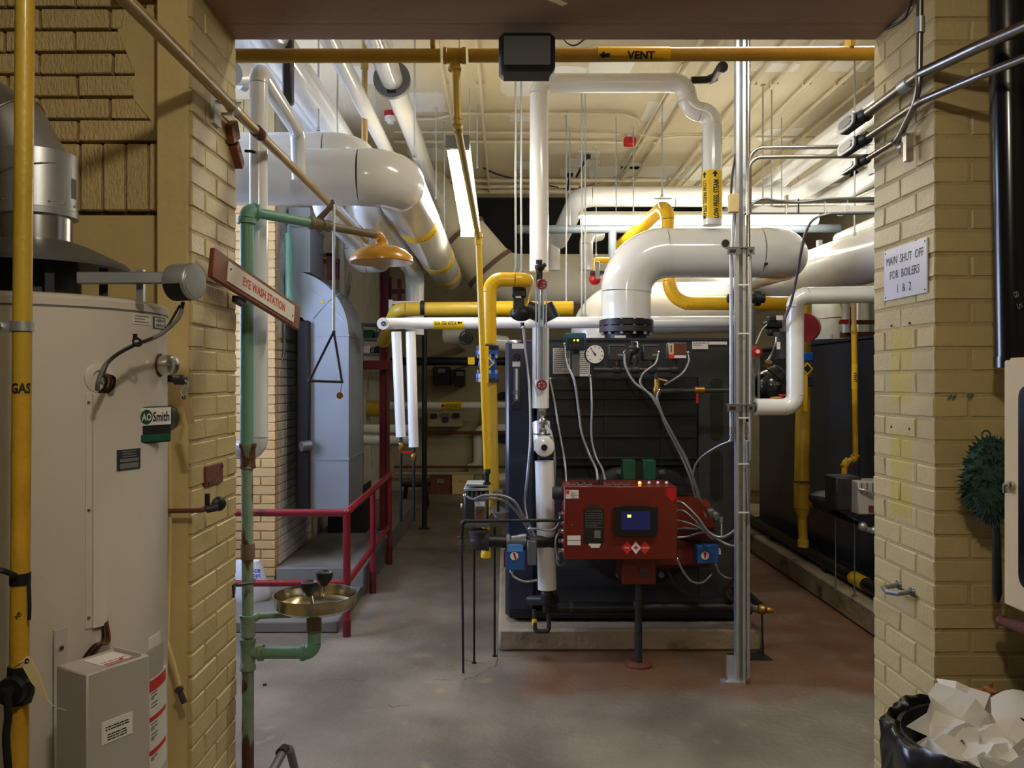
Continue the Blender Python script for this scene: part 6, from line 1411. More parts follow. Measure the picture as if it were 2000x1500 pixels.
# blue actuators
for nm, x0, y0, x1, y1, D_, lab in (('a', 987, 1076, 1026, 1114, 4.68, 'bright blue valve actuator on the black gas nipple'), ('b', 1361, 1065, 1404, 1101, 4.72, 'dark blue damper actuator right of the burner panel')):
    t = Thing('actuator', lab, 'actuator'); t.add('case', G().bpx(x0, y0, x1, y1, D_, D_+.1, ch=.004), 'act_blue')
    if nm == 'a': t.add('top_cap', G().bpx(x0+3, y0-11, x1-4, y0+2, D_-.003, D_+.1, ch=.002), 'act_blue_light'); t.add('wing', G().bpx(x0-3, y0+4, x0+1, y1-6, D_+.01, D_+.09), 'rail_red'); t.add('wing', G().bpx(x1-1, y0+4, x1+2, y1-6, D_+.01, D_+.09), 'rail_red')
    else: t.add('terminal', G().bpx(x1, y0+8, x1+4, y0+18, D_+.02, D_+.06), 'white_label')
    cx_, cy_ = ((x0+x1)/2-2, y0+10) if nm == 'a' else (x0+16, y0+20)
    q = P(cx_, cy_, D_-.001); dl = t.add('dial', G().lathe(q, (0, -1, 0), [(.0225, 0), (.0225, .003)], 28), 'white_label')
    pr = [(-.008, .02), (.004, .018), (.013, -.016), (.004, -.02)] if nm == 'a' else [(-.01, .019), (.008, .019), (.002, -.02), (-.002, -.02)]
    t.add('pointer', G().prism(pr, q-V(0, .0036, 0), (1, 0, 0), (0, 0, 1), (0, -.0008, 0)), 'red_paint', dl); t.done()
# gas train
gt = Thing('gas_train', 'grey gas regulator with black elbow left of the burner panel', 'gas valve')
tD = 4.72
gt.add('regulator_body', G().bpx(906, 962, 954, 1022, tD, tD+.16, ch=.008), 'iron')
for y0, x0, x1 in ((945, 910, 955), (954, 906, 953)): gt.add('cover_plate', G().bpx(x0, y0, x1, y0+5, tD-.02, tD+.15, ch=.002), 'galv')
for k in range(5): gt.add('cover_fin', G().bpx(911+k*9, 960, 914+k*9, 974, tD-.004, tD+.01), 'grey_metal')
gt.add('front_window', G().bpx(927, 978, 950, 1016, tD-.008, tD, ch=.002), 'grey_metal'); gt.add('window_label', G().bpx(928, 980, 947, 989, tD-.01, tD-.008), 'white_label'); gt.add('window_glass', G().bpx(930, 993, 944, 1014, tD-.0095, tD-.008), 'rust')
gt.add('side_knob', G().lathe(P(904, 988, tD+.05), (-1, 0, 0), [(.008, 0), (.014, .004), (.012, .012)], 12), 'white_label'); gt.add('mount_plate', G().bpx(908, 1022, 956, 1030, tD-.01, tD+.16), 'grey_metal')
gt.add('diaphragm', G().lathe(P(968, 1004, 4.95), (0, 0, 1), [(.02, -.06), (.075, -.03), (.08, 0), (.08, .016), (.06, .03), (.02, .05)], 28), 'grey_metal'); gt.add('vent_box', G().bpx(963, 959, 982, 968, 4.85, 4.93, ch=.003), 'grey_metal'); gt.add('vent_stem', G().cyl(P(973, 968, 4.89), P(973, 1012, 4.89), .008), 'black_metal')
el0 = P(936, 1056, 4.72)
gt.add('elbow', G().sph(el0, .056, 22, 14).lathe(el0, (1, 0, 0), [(.054, 0), (.054, .035), (.058, .037), (.058, .055)], 24).lathe(el0, (0, 0, 1), [(.054, 0), (.054, .04), (.058, .042), (.058, .058)], 24), 'iron')
gt.add('nipple', G().cyl(P(950, 1056, 4.72), P(990, 1058, 4.74), .034, n=24), 'black_metal'); gt.add('valve_body', G().lathe(P(988, 1057, 4.74), (1, 0, 0), [(.036, 0), (.042, .004), (.042, .02), (.03, .03), (.034, .06), (.042, .09), (.042, .115)], 20), 'grey_metal')
gt.add('nipple', G().cyl(P(1028, 1057, 4.74), P(1120, 1060, 4.8), .034, n=24), 'black_metal'); gt.add('end_plate', G().bpx(1030, 1057, 1048, 1104, 4.66, 4.74, ch=.003), 'grey_metal')
gt.add('test_cock', G().tube([P(958, 1010, 4.76), P(962, 1000, 4.75), P(968, 1012, 4.75)], .007, 8), 'steel'); gt.done()
pv = Thing('pilot_line', 'thin black pilot pipe with petcock in front of the gas train', 'pipe')
pv.pipe([P(1100, 1016, 4.62), P(903, 1018, 4.62), P(902, 1062, 4.62)], .009, 'black_metal', b=.02, style='screw', n=12)
pv.add('petcock', G().lathe(P(901, 1072, 4.62), (0, 0, 1), [(.008, -.03), (.012, -.01), (.012, .04), (.009, .05)], 10).cyl(P(893, 1050, 4.62), P(910, 1050, 4.62), .006).cyl(P(893, 1064, 4.62), P(910, 1064, 4.62), .005), 'iron')
pv.add('drain_rod', G().cyl(P(902, 1070, 4.62), V((905-VX)*4.62/F, 4.62, 0), .0065), 'black_metal'); pv.done()
for k, (px_, D_) in enumerate(((926, 4.78), (966, 4.9))):
    xw = (px_-VX)*D_/F; single('support_rod', 'black threaded rod stand, %s one under the gas train' % ('left', 'right')[k], 'rod', G().cyl((xw, D_, 0), (xw, D_, P(0, 1030, D_).z), .0065).lathe((xw, D_, 0), (0, 0, 1), [(.014, 0), (.014, .006)], 10), 'black_metal')
# drain header along the pad
dhd = Thing('drain_header', 'black drain pipe along the foot of the boiler with brass end valve', 'pipe')
dhd.add('pipe', G().cyl(P(1075, 1188, 4.98), P(1430, 1187, 4.98), .034, n=22), 'black_metal'); dhd.add('flange', G().ring(P(1112, 1188, 4.98), P(1118, 1188, 4.98), .042, .033), 'iron'); dhd.add('coupling', G().cyl(P(1428, 1187, 4.98), P(1466, 1187, 4.98), .04, n=18), 'iron')
dhd.add('riser_cap', G().cyl(P(1440, 1180, 4.98), P(1440, 1170, 4.98), .03).ring(P(1422, 1158, 5.0), P(1432, 1158, 4.96), .05, .035), 'iron')
dhd.add('end_pipe', G().cyl(P(1466, 1187, 4.98), P(1482, 1190, 4.95), .022), 'grey_metal'); dhd.add('end_valve', G().lathe(P(1480, 1189, 4.95), (1, -.1, -.1), [(.02, 0), (.028, .01), (.028, .04), (.016, .05), (.02, .06), (.014, .09)], 12), 'brass'); dhd.add('tag_wire', G().torus(P(1490, 1186, 4.94), (1, .2, 0), .034, .003, 18, 6), 'rust')
dhd.pipe([P(1484, 1188, 5.0), V(P(1484, 1188, 5.0).x+.05, 7.2, P(0, 1188, 5.0).z)], .034, 'black_metal'); yb = V(P(1484, 1188, 5.0).x+.01, 5.55, P(0, 1188, 5.0).z); dhd.band(yb, (0, 1, 0), .036, .18, 'label_yellow', 'label_band')
dhd.add('drip_rod', G().cyl(P(1488, 1200, 4.95), V(P(1490, 0, 4.95).x, 4.95, 0), .006), 'black_metal'); dhd.done()
# ================================================================ cables round the burner
def flex(label, px, r=.0075, m='cable_grey', name='armoured_cable'):
    t = Thing(name, label, 'cable'); cable(t, 'cable', px, r, m); 
    a, b = (P(*px[0]), P(*px[-1])); t.add('connector', G().sph(a, r*1.5, 10, 8), 'steel'); return t.done()
def plain(label, px, r=.006, m='black_rubber'):
    t = Thing('cable', label, 'cable'); cable(t, 'cable', px, r, m, rib=False); return t.done()
flex('flexible conduit falling from the black feed valve past the column', [(1022, 640, 5.1), (1027, 690, 5.05), (1034, 760, 4.95), (1036, 850, 4.86), (1030, 930, 4.8), (1025, 980, 4.8), (1031, 1020, 4.76)], .0085)
flex('flexible conduit from the teal controller down to the red panel', [(1103, 672, 5.02), (1106, 705, 4.97), (1122, 745, 4.92), (1130, 800, 4.9), (1136, 845, 4.87), (1150, 885, 4.84), (1164, 915, 4.76), (1168, 938, 4.72)], .0085)
flex('flexible conduit left of the burner panel below the teal controller', [(1074, 740, 5.0), (1084, 790, 4.97), (1092, 840, 4.92), (1103, 900, 4.86), (1106, 945, 4.78)], .0075)
flex('flexible conduit from the gauge down to the red panel dial', [(1153, 735, 5.0), (1156, 790, 4.93), (1155, 850, 4.88), (1163, 890, 4.84), (1176, 915, 4.78), (1182, 938, 4.72)], .008)
flex('flexible conduit from the left pressure switch down to the burner', [(1220, 688, 4.92), (1222, 715, 4.9), (1240, 748, 4.88), (1278, 778, 4.86), (1300, 830, 4.85), (1330, 890, 4.84), (1350, 940, 4.82), (1364, 1005, 4.82)], .0085)
flex('flexible conduit from the right pressure switch joining the bundle', [(1286, 688, 4.93), (1280, 710, 4.9), (1256, 730, 4.88), (1252, 752, 4.87), (1275, 778, 4.85), (1304, 830, 4.84), (1336, 890, 4.83), (1356, 940, 4.81), (1368, 1006, 4.81)], .0075)
flex('flexible conduit curving from the mercury control to the brass cock', [(1343, 690, 4.95), (1345, 706, 4.93), (1334, 728, 4.9), (1315, 742, 4.9), (1298, 752, 4.92)], .0085)
flex('flexible conduit from the brass cock down the front bundle', [(1287, 762, 4.9), (1284, 780, 4.88), (1306, 838, 4.86), (1338, 890, 4.85), (1360, 950, 4.83), (1376, 1008, 4.82)], .0075)
flex('flexible conduit branching off the strut to the bundle', [(1425, 862, 4.6), (1400, 873, 4.66), (1368, 895, 4.75), (1355, 920, 4.8), (1356, 960, 4.82), (1380, 1012, 4.8)], .0075)
flex('upper cable looping from the panel right side to the strut', [(1321, 980, 4.66), (1335, 984, 4.63), (1362, 1010, 4.6), (1385, 1040, 4.58), (1412, 1049, 4.56), (1440, 1030, 4.53), (1447, 1005, 4.52), (1445, 960, 4.5), (1444, 900, 4.5)], .0085)
flex('second cable looping from the panel right side to the strut', [(1321, 997, 4.66), (1340, 1001, 4.63), (1372, 1030, 4.6), (1400, 1052, 4.58), (1432, 1066, 4.54), (1454, 1048, 4.48), (1462, 1010, 4.45), (1461, 960, 4.44), (1459, 860, 4.44)], .0085)
flex('third cable from the panel side to the blue damper actuator', [(1321, 1016, 4.68), (1345, 1022, 4.66), (1372, 1035, 4.66), (1395, 1058, 4.68)], .007)
flex('fourth cable from the panel side to the burner housing', [(1321, 1033, 4.68), (1340, 1032, 4.7), (1362, 1034, 4.75)], .007)
flex('fifth cable from the panel side rising to the housing', [(1321, 1050, 4.68), (1342, 1048, 4.68), (1362, 1042, 4.72), (1375, 1040, 4.78)], .007)
flex('cable hanging in a loop under the red panel right corner', [(1323, 1092, 4.66), (1332, 1112, 4.66), (1350, 1135, 4.66), (1372, 1138, 4.68), (1390, 1122, 4.72)], .007)
flex('cable under the blue damper actuator curling right', [(1398, 1102, 4.74), (1405, 1118, 4.74), (1418, 1128, 4.74), (1436, 1130, 4.7)], .007)
flex('upper flexible conduit arching from the gas regulator', [(908, 968, 4.70), (925, 975, 4.68), (945, 968, 4.67), (980, 968, 4.66), (1005, 980, 4.66), (1020, 1005, 4.67), (1036, 1030, 4.68), (1046, 1050, 4.68)], .0085)
flex('lower flexible conduit arching from the gas regulator', [(930, 974, 4.70), (952, 974, 4.68), (980, 976, 4.67), (1000, 990, 4.68), (1018, 1012, 4.69), (1040, 1048, 4.70)], .0085)
flex('conduit looping across the white column to the panel glands', [(1034, 1033, 4.66), (1050, 1033, 4.64), (1075, 1036, 4.63), (1088, 1028, 4.62), (1095, 1008, 4.62)], .0065)
flex('conduit under the bright blue actuator curling to the column', [(999, 1116, 4.72), (1006, 1128, 4.7), (1025, 1136, 4.7), (1048, 1134, 4.72)], .0085)
flex('conduit hanging from the lowest panel gland', [(1094, 1074, 4.63), (1088, 1088, 4.63), (1092, 1104, 4.63), (1108, 1098, 4.66), (1120, 1092, 4.7)], .007)
flex('conduit linking the middle panel glands down the side', [(1094, 1037, 4.63), (1086, 1052, 4.62), (1086, 1075, 4.62), (1092, 1094, 4.63)], .0065)
flex('chrome conduit from the column union down its right side', [(1066, 826, 4.86), (1078, 850, 4.82), (1084, 900, 4.8), (1083, 950, 4.8)], .0075)
plain('thick black cable drooping from the burner to the strut', [(1322, 1050, 4.9), (1380, 1058, 4.7), (1425, 1052, 4.58), (1450, 1020, 4.52), (1452, 960, 4.5)], .011)
plain('thick black cable hanging in a big loop low on the boiler', [(1304, 1115, 4.9), (1320, 1145, 4.85), (1360, 1166, 4.75), (1405, 1162, 4.66), (1436, 1125, 4.56), (1455, 1070, 4.5)], .009)
hd = Thing('housing_motor', 'grey cast damper motor above the blue actuator', 'motor'); hd.add('body', G().bpx(1382, 994, 1398, 1016, 4.84, 4.95, ch=.01).bpx(1392, 1000, 1407, 1020, 4.82, 4.95, ch=.012), 'grey_metal'); hd.add('gland', G().lathe(P(1408, 1010, 4.82), (0, 0, -1), [(.012, 0), (.012, .03), (.008, .034)], 12), 'galv'); hd.add('lead', G().cyl(P(1409, 1020, 4.82), P(1409, 1048, 4.8), .006), 'galv'); hd.done()
# ================================================================ strut stand with conduits
ss = Thing('strut_stand', 'tall galvanised strut post with conduits beside the near boiler', 'strut')
TD = 4.47
def tp(x, y): return P(x, y, TD)
ztop = CL; xs0 = (1452-VX)*TD/F
ch_ = .022
ss.add('post', G().box((xs0+.003, TD, (ztop)/2), (.004, .045, ztop)).box((xs0-.02, TD+.02, ztop/2), (.045, .004, ztop)).box((xs0-.042, TD, ztop/2), (.004, .045, ztop)).box((xs0-.036, TD-.021, ztop/2), (.012, .004, ztop)).box((xs0-.004, TD-.021, ztop/2), (.012, .004, ztop)), 'galv')
ss.add('conduit', G().cyl((xs0+.022, TD-.01, 1.4), (xs0+.022, TD-.01, ztop), .0115, n=14), 'steel'); ss.add('conduit', G().cyl((xs0+.022, TD-.01, .03), (xs0+.022, TD-.01, 1.38), .0105, n=14), 'galv')
ss.add('conduit', G().cyl(tp(1428, 862), tp(1428, 490), .0095, n=12), 'galv'); ss.add('conduit', G().tube([tp(1440, 380), tp(1433, 420), tp(1430, 490)], .009, 10), 'galv')
for px_ in (1428, 1455): ss.add('coupling', G().cyl(tp(px_, 846)-V(0, .012, 0), tp(px_, 832)-V(0, .012, 0), .014).cyl(tp(px_, 856)-V(0, .012, 0), tp(px_, 850)-V(0, .012, 0), .013), 'steel')
for y_ in (490, 797):
    br = ss.add('bracket', G().bpx(1421, y_-7, 1446, y_+7, TD-.045, TD-.04).bpx(1460, y_-7, 1474, y_+7, TD-.045, TD-.04).bpx(1421, y_-8, 1474, y_-6, TD-.045, TD), 'grey_metal')
    ss.add('bracket_slot', G().bpx(1425, y_-3, 1437, y_+3, TD-.047, TD-.045), 'print_black', br); ss.add('bracket_slot', G().bpx(1464, y_-3, 1470, y_+3, TD-.047, TD-.045), 'print_black', br)
for y_ in (555, 650, 815, 905, 1000): ss.add('cable_tie', G().bpx(1443, y_, 1463, y_+2.5, TD-.04, TD-.034), 'white_label')
ss.add('foot', G().box((xs0-.06, TD-.01, .008), (.12, .06, .016)).box((xs0-.06, TD+.02, .07), (.05, .006, .14)), 'galv'); ss.add('foot_bolt', G().lathe((xs0-.09, TD-.01, .016), (0, 0, 1), [(.01, 0), (.01, .008), (.005, .008), (.005, .02)], 6), 'steel')
cable(ss, 'flexible_conduit', [tp(1463, 500)-V(0, .02, 0), tp(1464, 600)-V(0, .02, 0), tp(1463, 760)-V(0, .02, 0), tp(1462, 900)-V(0, .02, 0)], .0085, 'galv')
ss.add('junction_box', G().bpx(1425, 378, 1444, 414, TD-.05, TD-.01, ch=.003), 'plaster'); 
cable(ss, 'black_cord', [tp(1437, 300), tp(1430, 345), tp(1428, 378)], .006, 'iron', rib=False); ss.done()
# strut crossing to the jamb, conduits and cables on it
cs = Thing('cross_strut', 'horizontal white strut carrying conduits to the right jamb', 'strut')
cD2 = 4.42
cs.add('strut', G().bpx(1456, 401, 1745, 415, cD2, cD2+.045), 'lamp_white'); cs.add('conduit', G().cyl(P(1464, 395, cD2), P(1745, 392, cD2), .011, n=12), 'steel')
for px_ in (1536, 1560, 1612, 1656): cs.add('cable_tie', G().bpx(px_-1, 388, px_+1, 418, cD2-.014, cD2-.01), 'white_label' if px_ != 1560 else 'black_rubber')
cs.add('clamp', G().box(P(1536, 391, cD2), (.012, .03, .05)), 'steel'); cs.done()
flex('flexible conduit lying along the cross strut', [(1456, 416, 4.4), (1470, 398, 4.4), (1492, 388, 4.4), (1520, 392, 4.4), (1560, 395, 4.41), (1615, 389, 4.4), (1680, 387, 4.4), (1740, 386, 4.4)], .0075)
flex('long flexible conduit drooping from the cross strut to the water cutoff', [(1740, 415, 4.4), (1640, 417, 4.4), (1614, 419, 4.4), (1590, 428, 4.42), (1575, 450, 4.46), (1565, 490, 4.55), (1556, 540, 4.7), (1545, 590, 4.82), (1532, 625, 4.9), (1531, 645, 4.95)], .009)
for k, (y_, xb, lab) in enumerate(((287, 1672, 'upper'), (306, 1706, 'lower'))):
    t = Thing('conduit', '%s of two bright conduits bridging from the strut post to the jamb' % lab, 'conduit'); t.pipe([P(1462, 420, 4.3), P(1462, y_+1, 4.3), P(xb, y_-1, 4.3), ] if k else [P(1464, 415, 4.32), P(1464, y_+2, 4.32), P(xb+40, y_-1, 4.32)], .0105, 'steel', b=.07, style='bend', n=12); t.done()
single('end_bracket', 'white slotted bracket at the jamb end of the bright conduits', 'bracket', G().bpx(1703, 299, 1709, 338, 4.28, 4.33).bpx(1700, 283, 1708, 300, 4.28, 4.33), 'white_label')
# ================================================================ pipes on the right
rp_ = Thing('insulated_pipe', 'white insulated pipe stepping up from the near boiler to the right jamb', 'pipe')
RD = 4.95; rrad = .05
rp_.pipe([P(1476, 795, RD), P(1553, 795, RD), P(1553, 578, RD), P(1750, 574, RD)], rrad, 'pvc', b=.07, n=32)
rp_.add('end_face', G().lathe(P(1476, 795, RD), (-1, 0, 0), [(rrad*.98, 0), (rrad*.6, .002)], 24), 'pvc_cream'); rp_.add('bare_pipe', G().cyl(P(1462, 795, RD), P(1478, 795, RD), .03), 'iron')
rp_.add('red_valve', G().lathe(P(1527, 770, RD), (0, 0, -1), [(.02, 0), (.02, .008), (.008, .01), (.008, .05)], 12), 'red_paint'); rp_.add('brass_tee', G().cyl(P(1505, 780, RD), P(1525, 778, RD), .014), 'brass'); rp_.done()
co = Thing('water_cutoff', 'black cast low water cutoff right of the strut post', 'cutoff')
cc = P(1506, 755, 5.25)
co.add('bowl', G().sph(cc, .115, 26, 16, sc=(1, 1, .95)).cyl(cc+V(-.02, 0, -.08), cc+V(-.02, 0, -.13), .05), 'black_gloss'); nx = V(.55, -.1, .55).normalized()
co.add('flange', G().lathe(cc+nx*.06, nx, [(.1, 0), (.1, .025), (.085, .027), (.085, .05), (.06, .06)], 24), 'black_metal'); co.add('switch_box', G().bpx(1521, 648, 1536, 702, 5.0, 5.1, ch=.004), 'iron'); co.add('switch_label', G().bpx(1518, 668, 1524, 682, 4.99, 5.0), 'white_label')
co.add('gauge_glass', G().cyl(P(1472, 790, 5.1), P(1472, 700, 5.1), .008).cyl(P(1482, 790, 5.1), P(1482, 700, 5.1), .008), 'glass_tube')
rw = P(1477, 687, 5.05); co.add('red_knob', G().lathe(rw, (0, -1, 0), [(.032, 0), (.032, .015), (.014, .017), (.014, .03)], 8), 'red_paint'); co.add('knob_cap', G().cyl(rw-V(0, .03, 0), rw-V(0, .034, 0), .012), 'white_label')
co.add('casting_text', text_g('LBS', cc+V(.0, -.113, .02), (1, 0, 0), (0, .15, 1), .02, bold=.02), 'print_grey')
cable(co, 'flexible_conduit', [(1499, 706, 5.1), (1508, 690, 5.08), (1515, 672, 5.02), (1517, 658, 5.02)], .0085, 'galv'); co.add('cable_bush', G().cyl(P(1498, 714, 5.12), P(1501, 706, 5.1), .022), 'brass'); co.done()
vx_ = Thing('black_actuator', 'black valve head with thin lead above the water cutoff', 'valve'); vx_.add('head', G().bpx(1503, 617, 1519, 628, 5.3, 5.38, ch=.006).bpx(1498, 627, 1532, 640, 5.3, 5.4, ch=.008).bpx(1504, 640, 1524, 655, 5.31, 5.39, ch=.01), 'black_metal'); vx_.add('plate', G().bpx(1517, 616, 1529, 625, 5.29, 5.3), 'white_label')
cable(vx_, 'lead', [(1498, 634, 5.3), (1488, 645, 5.3), (1476, 672, 5.3)], .004, 'white_label', rib=False); vx_.done()
for k, (x0, y_, x1) in enumerate(((1440, 590, 1490), (1420, 590, 1432))):
    single('union_fitting', 'black threaded union on the yellow pipe, %s of the strut post' % ('right', 'left')[k], 'fitting', G().lathe(P(x0 if k else 1462, 583, 5.4), (1, 0, 0), [(.02, 0), (.03, .005), (.03, .03), (.05, .034), (.05, .07), (.03, .075), (.03, .1), (.02, .105)], 10), 'black_metal')
single('grey_riser', 'grey pipe dropping from the right union fitting', 'pipe', G().cyl(P(1466, 600, 5.42), P(1466, 672, 5.42), .03).cyl(P(1466, 640, 5.42), P(1466, 650, 5.42), .036), 'grey_metal')
# yellow pipe weaving behind the header
yl = Thing('gas_main', 'yellow gas pipe hooking down behind the white steam header', 'pipe')
YD = 6.3
yl.pipe([P(1200, 500, 7.4), P(1296, 402, YD), P(1310, 400, YD), P(1310, 592, YD), P(1540, 592, YD)] if False else [P(1205, 486, 7.3), P(1303, 398, YD), P(1308, 592, YD), P(1560, 592, YD)], .052, 'yellow', b=[.1, .17], n=28, k=10)
yl.band(P(1340, 592, YD), (1, 0, 0), .0535, .01, 'yellow', 'weld'); yl.band(P(1530, 592, YD), (1, 0, 0), .0535, .01, 'yellow', 'weld')
yl.add('hanger_ring', G().ring(P(1303, 398, YD)-V(.0, .01, -.01), P(1303, 398, YD)+V(0, .01, .01), .068, .064).cyl(P(1278, 388, YD), P(1312, 388, YD), .006), 'galv'); yl.done()
# fat white main of the second boiler
fm = Thing('insulated_main', 'fat glossy white main sloping back from the right jamb', 'pipe')
fa_ = P(1790, 470, 5.3); fb_ = P(1400, 596, 8.2)
fm.pipe([fa_, fb_], .185, 'pvc', n=44); fm.band(fa_.lerp(fb_, .3), fb_-fa_, .187, .03, 'pvc', 'jacket_seam')
fm.add('label_band', G().ring(fa_.lerp(fb_, .9), fa_.lerp(fb_, .97), .19, .18), 'label_yellow'); fm.add('clamp', G().box(fa_.lerp(fb_, .38)+V(0, 0, .2), (.03, .05, .08)), 'galv'); fm.done()
nd_ = Thing('boiler_nozzle', 'white insulated nozzle standing on the far right boiler', 'pipe'); nd_.pipe([P(1610, 664, 7.3), P(1606, 590, 7.3), P(1500, 560, 7.6)], .155, 'pvc_cream', b=.22, n=36, k=10); nd_.add('flange', G().cyl(P(1610, 672, 7.3), P(1610, 664, 7.3), .175, n=32), 'black_metal')
for k in range(8): a = k*math.pi/4; q = P(1610, 662, 7.3)+V(.16*math.cos(a), .16*math.sin(a), 0); nd_.add('bolt', G().cyl(q, q+V(0, 0, .03), .012, n=6), 'galv')
nd_.done()
single('red_disc', 'red round valve wheel behind the white stepped pipe', 'valve', G().cyl(P(1571, 640, 5.85), P(1575, 640, 5.92), .098, n=28).cyl(P(1571, 640, 5.85), P(1572, 640, 6.15), .02), 'rail_red')
# second boiler
b2 = Thing('boiler', 'far right dark blue boiler seen along its side', 'boiler')
X2 = 2.56
b2.add('casing', G().box((X2+.75, 6.9, (.17+1.9)/2), (1.5, 3.2, 1.73), ch=.02), 'boiler_paint'); b2.add('top_trim', G().box((X2+.75, 6.9, 1.905), (1.52, 3.22, .02)), 'boiler_paint')
for yy in (6.1, 7.3): b2.add('side_seam', G().box((X2-.002, yy, 1.03), (.006, .012, 1.7)), 'boiler_grey')
b2.add('base_skirt', G().box((X2+.75, 6.9, .2), (1.54, 3.24, .06)), 'black_metal'); b2.done()
gy = Thing('gas_main', 'thick dull yellow gas riser in front of the far right boiler', 'pipe')
GD2 = 6.05; gx = P(1567, 0, GD2).x
gy.add('pipe', G().cyl(P(1571, 592, 6.22), P(1566, 940, GD2), .052, n=26), 'yellow_dull'); gy.add('tee', G().cyl(P(1566, 992, GD2), P(1566, 945, GD2), .055, n=26).cyl(P(1566, 975, GD2), P(1590, 980, GD2), .045).lathe(P(1567, 1012, GD2), (0, 0, 1), [(.033, 0), (.055, .07)], 22), 'yellow_dull'); gy.add('drip_leg', G().cyl(P(1569, 1062, GD2), P(1567, 1010, GD2), .032, n=20).cyl(P(1569, 1068, GD2), P(1569, 1054, GD2), .038), 'yellow_dull')
gy.add('valve_flange', G().bpx(1568, 688, 1590, 706, 5.95, 6.08, ch=.01), 'valve_blue'); gy.add('valve_flange', G().bpx(1570, 735, 1590, 755, 5.95, 6.08, ch=.01), 'boiler_paint'); gy.add('valve_handle', G().bpx(1569, 715, 1578, 805, 5.9, 5.93, ch=.004), 'yellow'); dq = P(1577, 720, 5.89); gy.add('valve_diamond', G().prism([(-.04, 0), (0, .045), (.04, 0), (0, -.045)], dq, (1, 0, 0), (0, 0, 1), (0, .01, 0)), 'yellow'); gy.add('diamond_face', G().prism([(-.028, 0), (0, .03), (.028, 0), (0, -.03)], dq-V(0, .003, 0), (1, 0, 0), (0, 0, 1), (0, .003, 0)), 'black_metal'); gy.done()
ty = Thing('vent_pipe', 'thin yellow vent pipe in front of the far right boiler', 'pipe')
VD2 = 5.75
ty.add('pipe', G().cyl(P(1668, 580, VD2), P(1668, 640, VD2), .016), 'gold_paint'); ty.add('coupling', G().lathe(P(1668, 648, VD2), (0, 0, 1), [(.016, -.02), (.022, -.012), (.022, .02), (.016, .05)], 14), 'yellow_dull')
ty.pipe([P(1668, 648, VD2), P(1671, 895, VD2), P(1650, 903, VD2), P(1649, 928, VD2)], .0185, 'yellow', b=.03, style='screw', n=16); ty.band(P(1669, 735, VD2), (0, 0, 1), .0195, .17, 'label_yellow', 'label_band')
ty.add('label_text', cyl_text('VENT', P(1669, 737, VD2), (0, 0, -1), (-.15, -1, 0), .0197, .02, width=.07, bold=.03), 'print_black'); ty.done()
b3 = Thing('gas_train', 'dark gas regulator train half hidden by the right jamb', 'gas valve')
QD = 5.45
b3.add('body', G().bpx(1633, 932, 1684, 998, QD, QD+.2, ch=.01), 'iron'); b3.add('finned_box', G().bpx(1676, 941, 1730, 1005, QD-.1, QD+.1, ch=.006), 'box_grey')
for k in range(4): b3.add('fin', G().bpx(1682+k*11, 943, 1684+k*11, 966, QD-.104, QD-.1), 'grey_metal')
b3.add('box_slot', G().bpx(1697, 988, 1708, 1001, QD-.104, QD-.1), 'rust'); b3.add('diaphragm', G().lathe(P(1616, 972, 5.8), (0, 0, 1), [(.05, -.09), (.12, -.02), (.125, 0), (.12, .02), (.05, .045)], 28), 'iron'); b3.add('pipe', G().cyl(P(1590, 985, 5.9), P(1720, 1040, QD), .02), 'black_metal')
cable(b3, 'flexible_conduit', [(1676, 955, QD-.1), (1690, 958, QD-.12), (1705, 966, QD-.12), (1722, 985, QD-.1)], .009, 'galv'); b3.add('fittings', G().sph(P(1685, 1028, QD-.05), .03, 10, 8).cyl(P(1678, 1028, QD-.05), P(1712, 1040, QD-.05), .018).sph(P(1706, 1036, QD-.05), .026, 10, 8), 'galv'); b3.done()
for k, (px_, D_) in enumerate(((1632, 5.75), (1669, 5.6), (1712, 5.42))):
    xw = (px_-VX)*D_/F; single('support_rod', '%s thin rod stand in front of the far right boiler' % ('left', 'middle', 'right')[k], 'rod', G().cyl((xw, D_, .17), (xw, D_, P(0, (1000, 1020, 1040)[k], D_).z), .005, n=8).lathe((xw, D_, .17), (0, 0, 1), [(.014, 0), (.014, .008)], 10), 'grey_metal')
d2 = Thing('drain_header', 'black pipe with yellow label along the far right boiler pad', 'pipe'); zp = .235
d2.pipe([V(2.42, 9.0, zp), V(2.42, 5.1, zp)], .045, 'black_metal', n=20); d2.band((2.42, 5.75, zp), (0, 1, 0), .047, .2, 'label_yellow', 'label_band')
for yy in (6.3, 7.6): d2.add('saddle', G().box((2.42, yy, .19), (.08, .08, .05)), 'black_metal')
d2.done()
# glimpsed frames behind the jamb
t = Thing('valve_rack', 'rusty valve rack glimpsed beside the thin vent pipe', 'rack'); t.add('frame', G().bpx(1648, 625, 1712, 632, 6.6, 6.7).bpx(1650, 648, 1712, 658, 6.6, 6.7).bpx(1655, 600, 1662, 655, 6.6, 6.7), 'rust'); t.add('riser', G().cyl(P(1652, 590, 6.6), P(1652, 650, 6.6), .03), 'pvc_cream'); t.add('riser', G().cyl(P(1695, 590, 6.7), P(1695, 660, 6.7), .07), 'glass_tube'); t.add('red_tag', G().bpx(1643, 624, 1658, 632, 6.55, 6.58), 'red_paint'); t.done()
single('riser_pipe', 'white narrow riser behind the stepped pipe near the jamb', 'pipe', G().cyl(P(1682, 560, 6.9), P(1682, 668, 6.9), .04), 'pvc_cream')
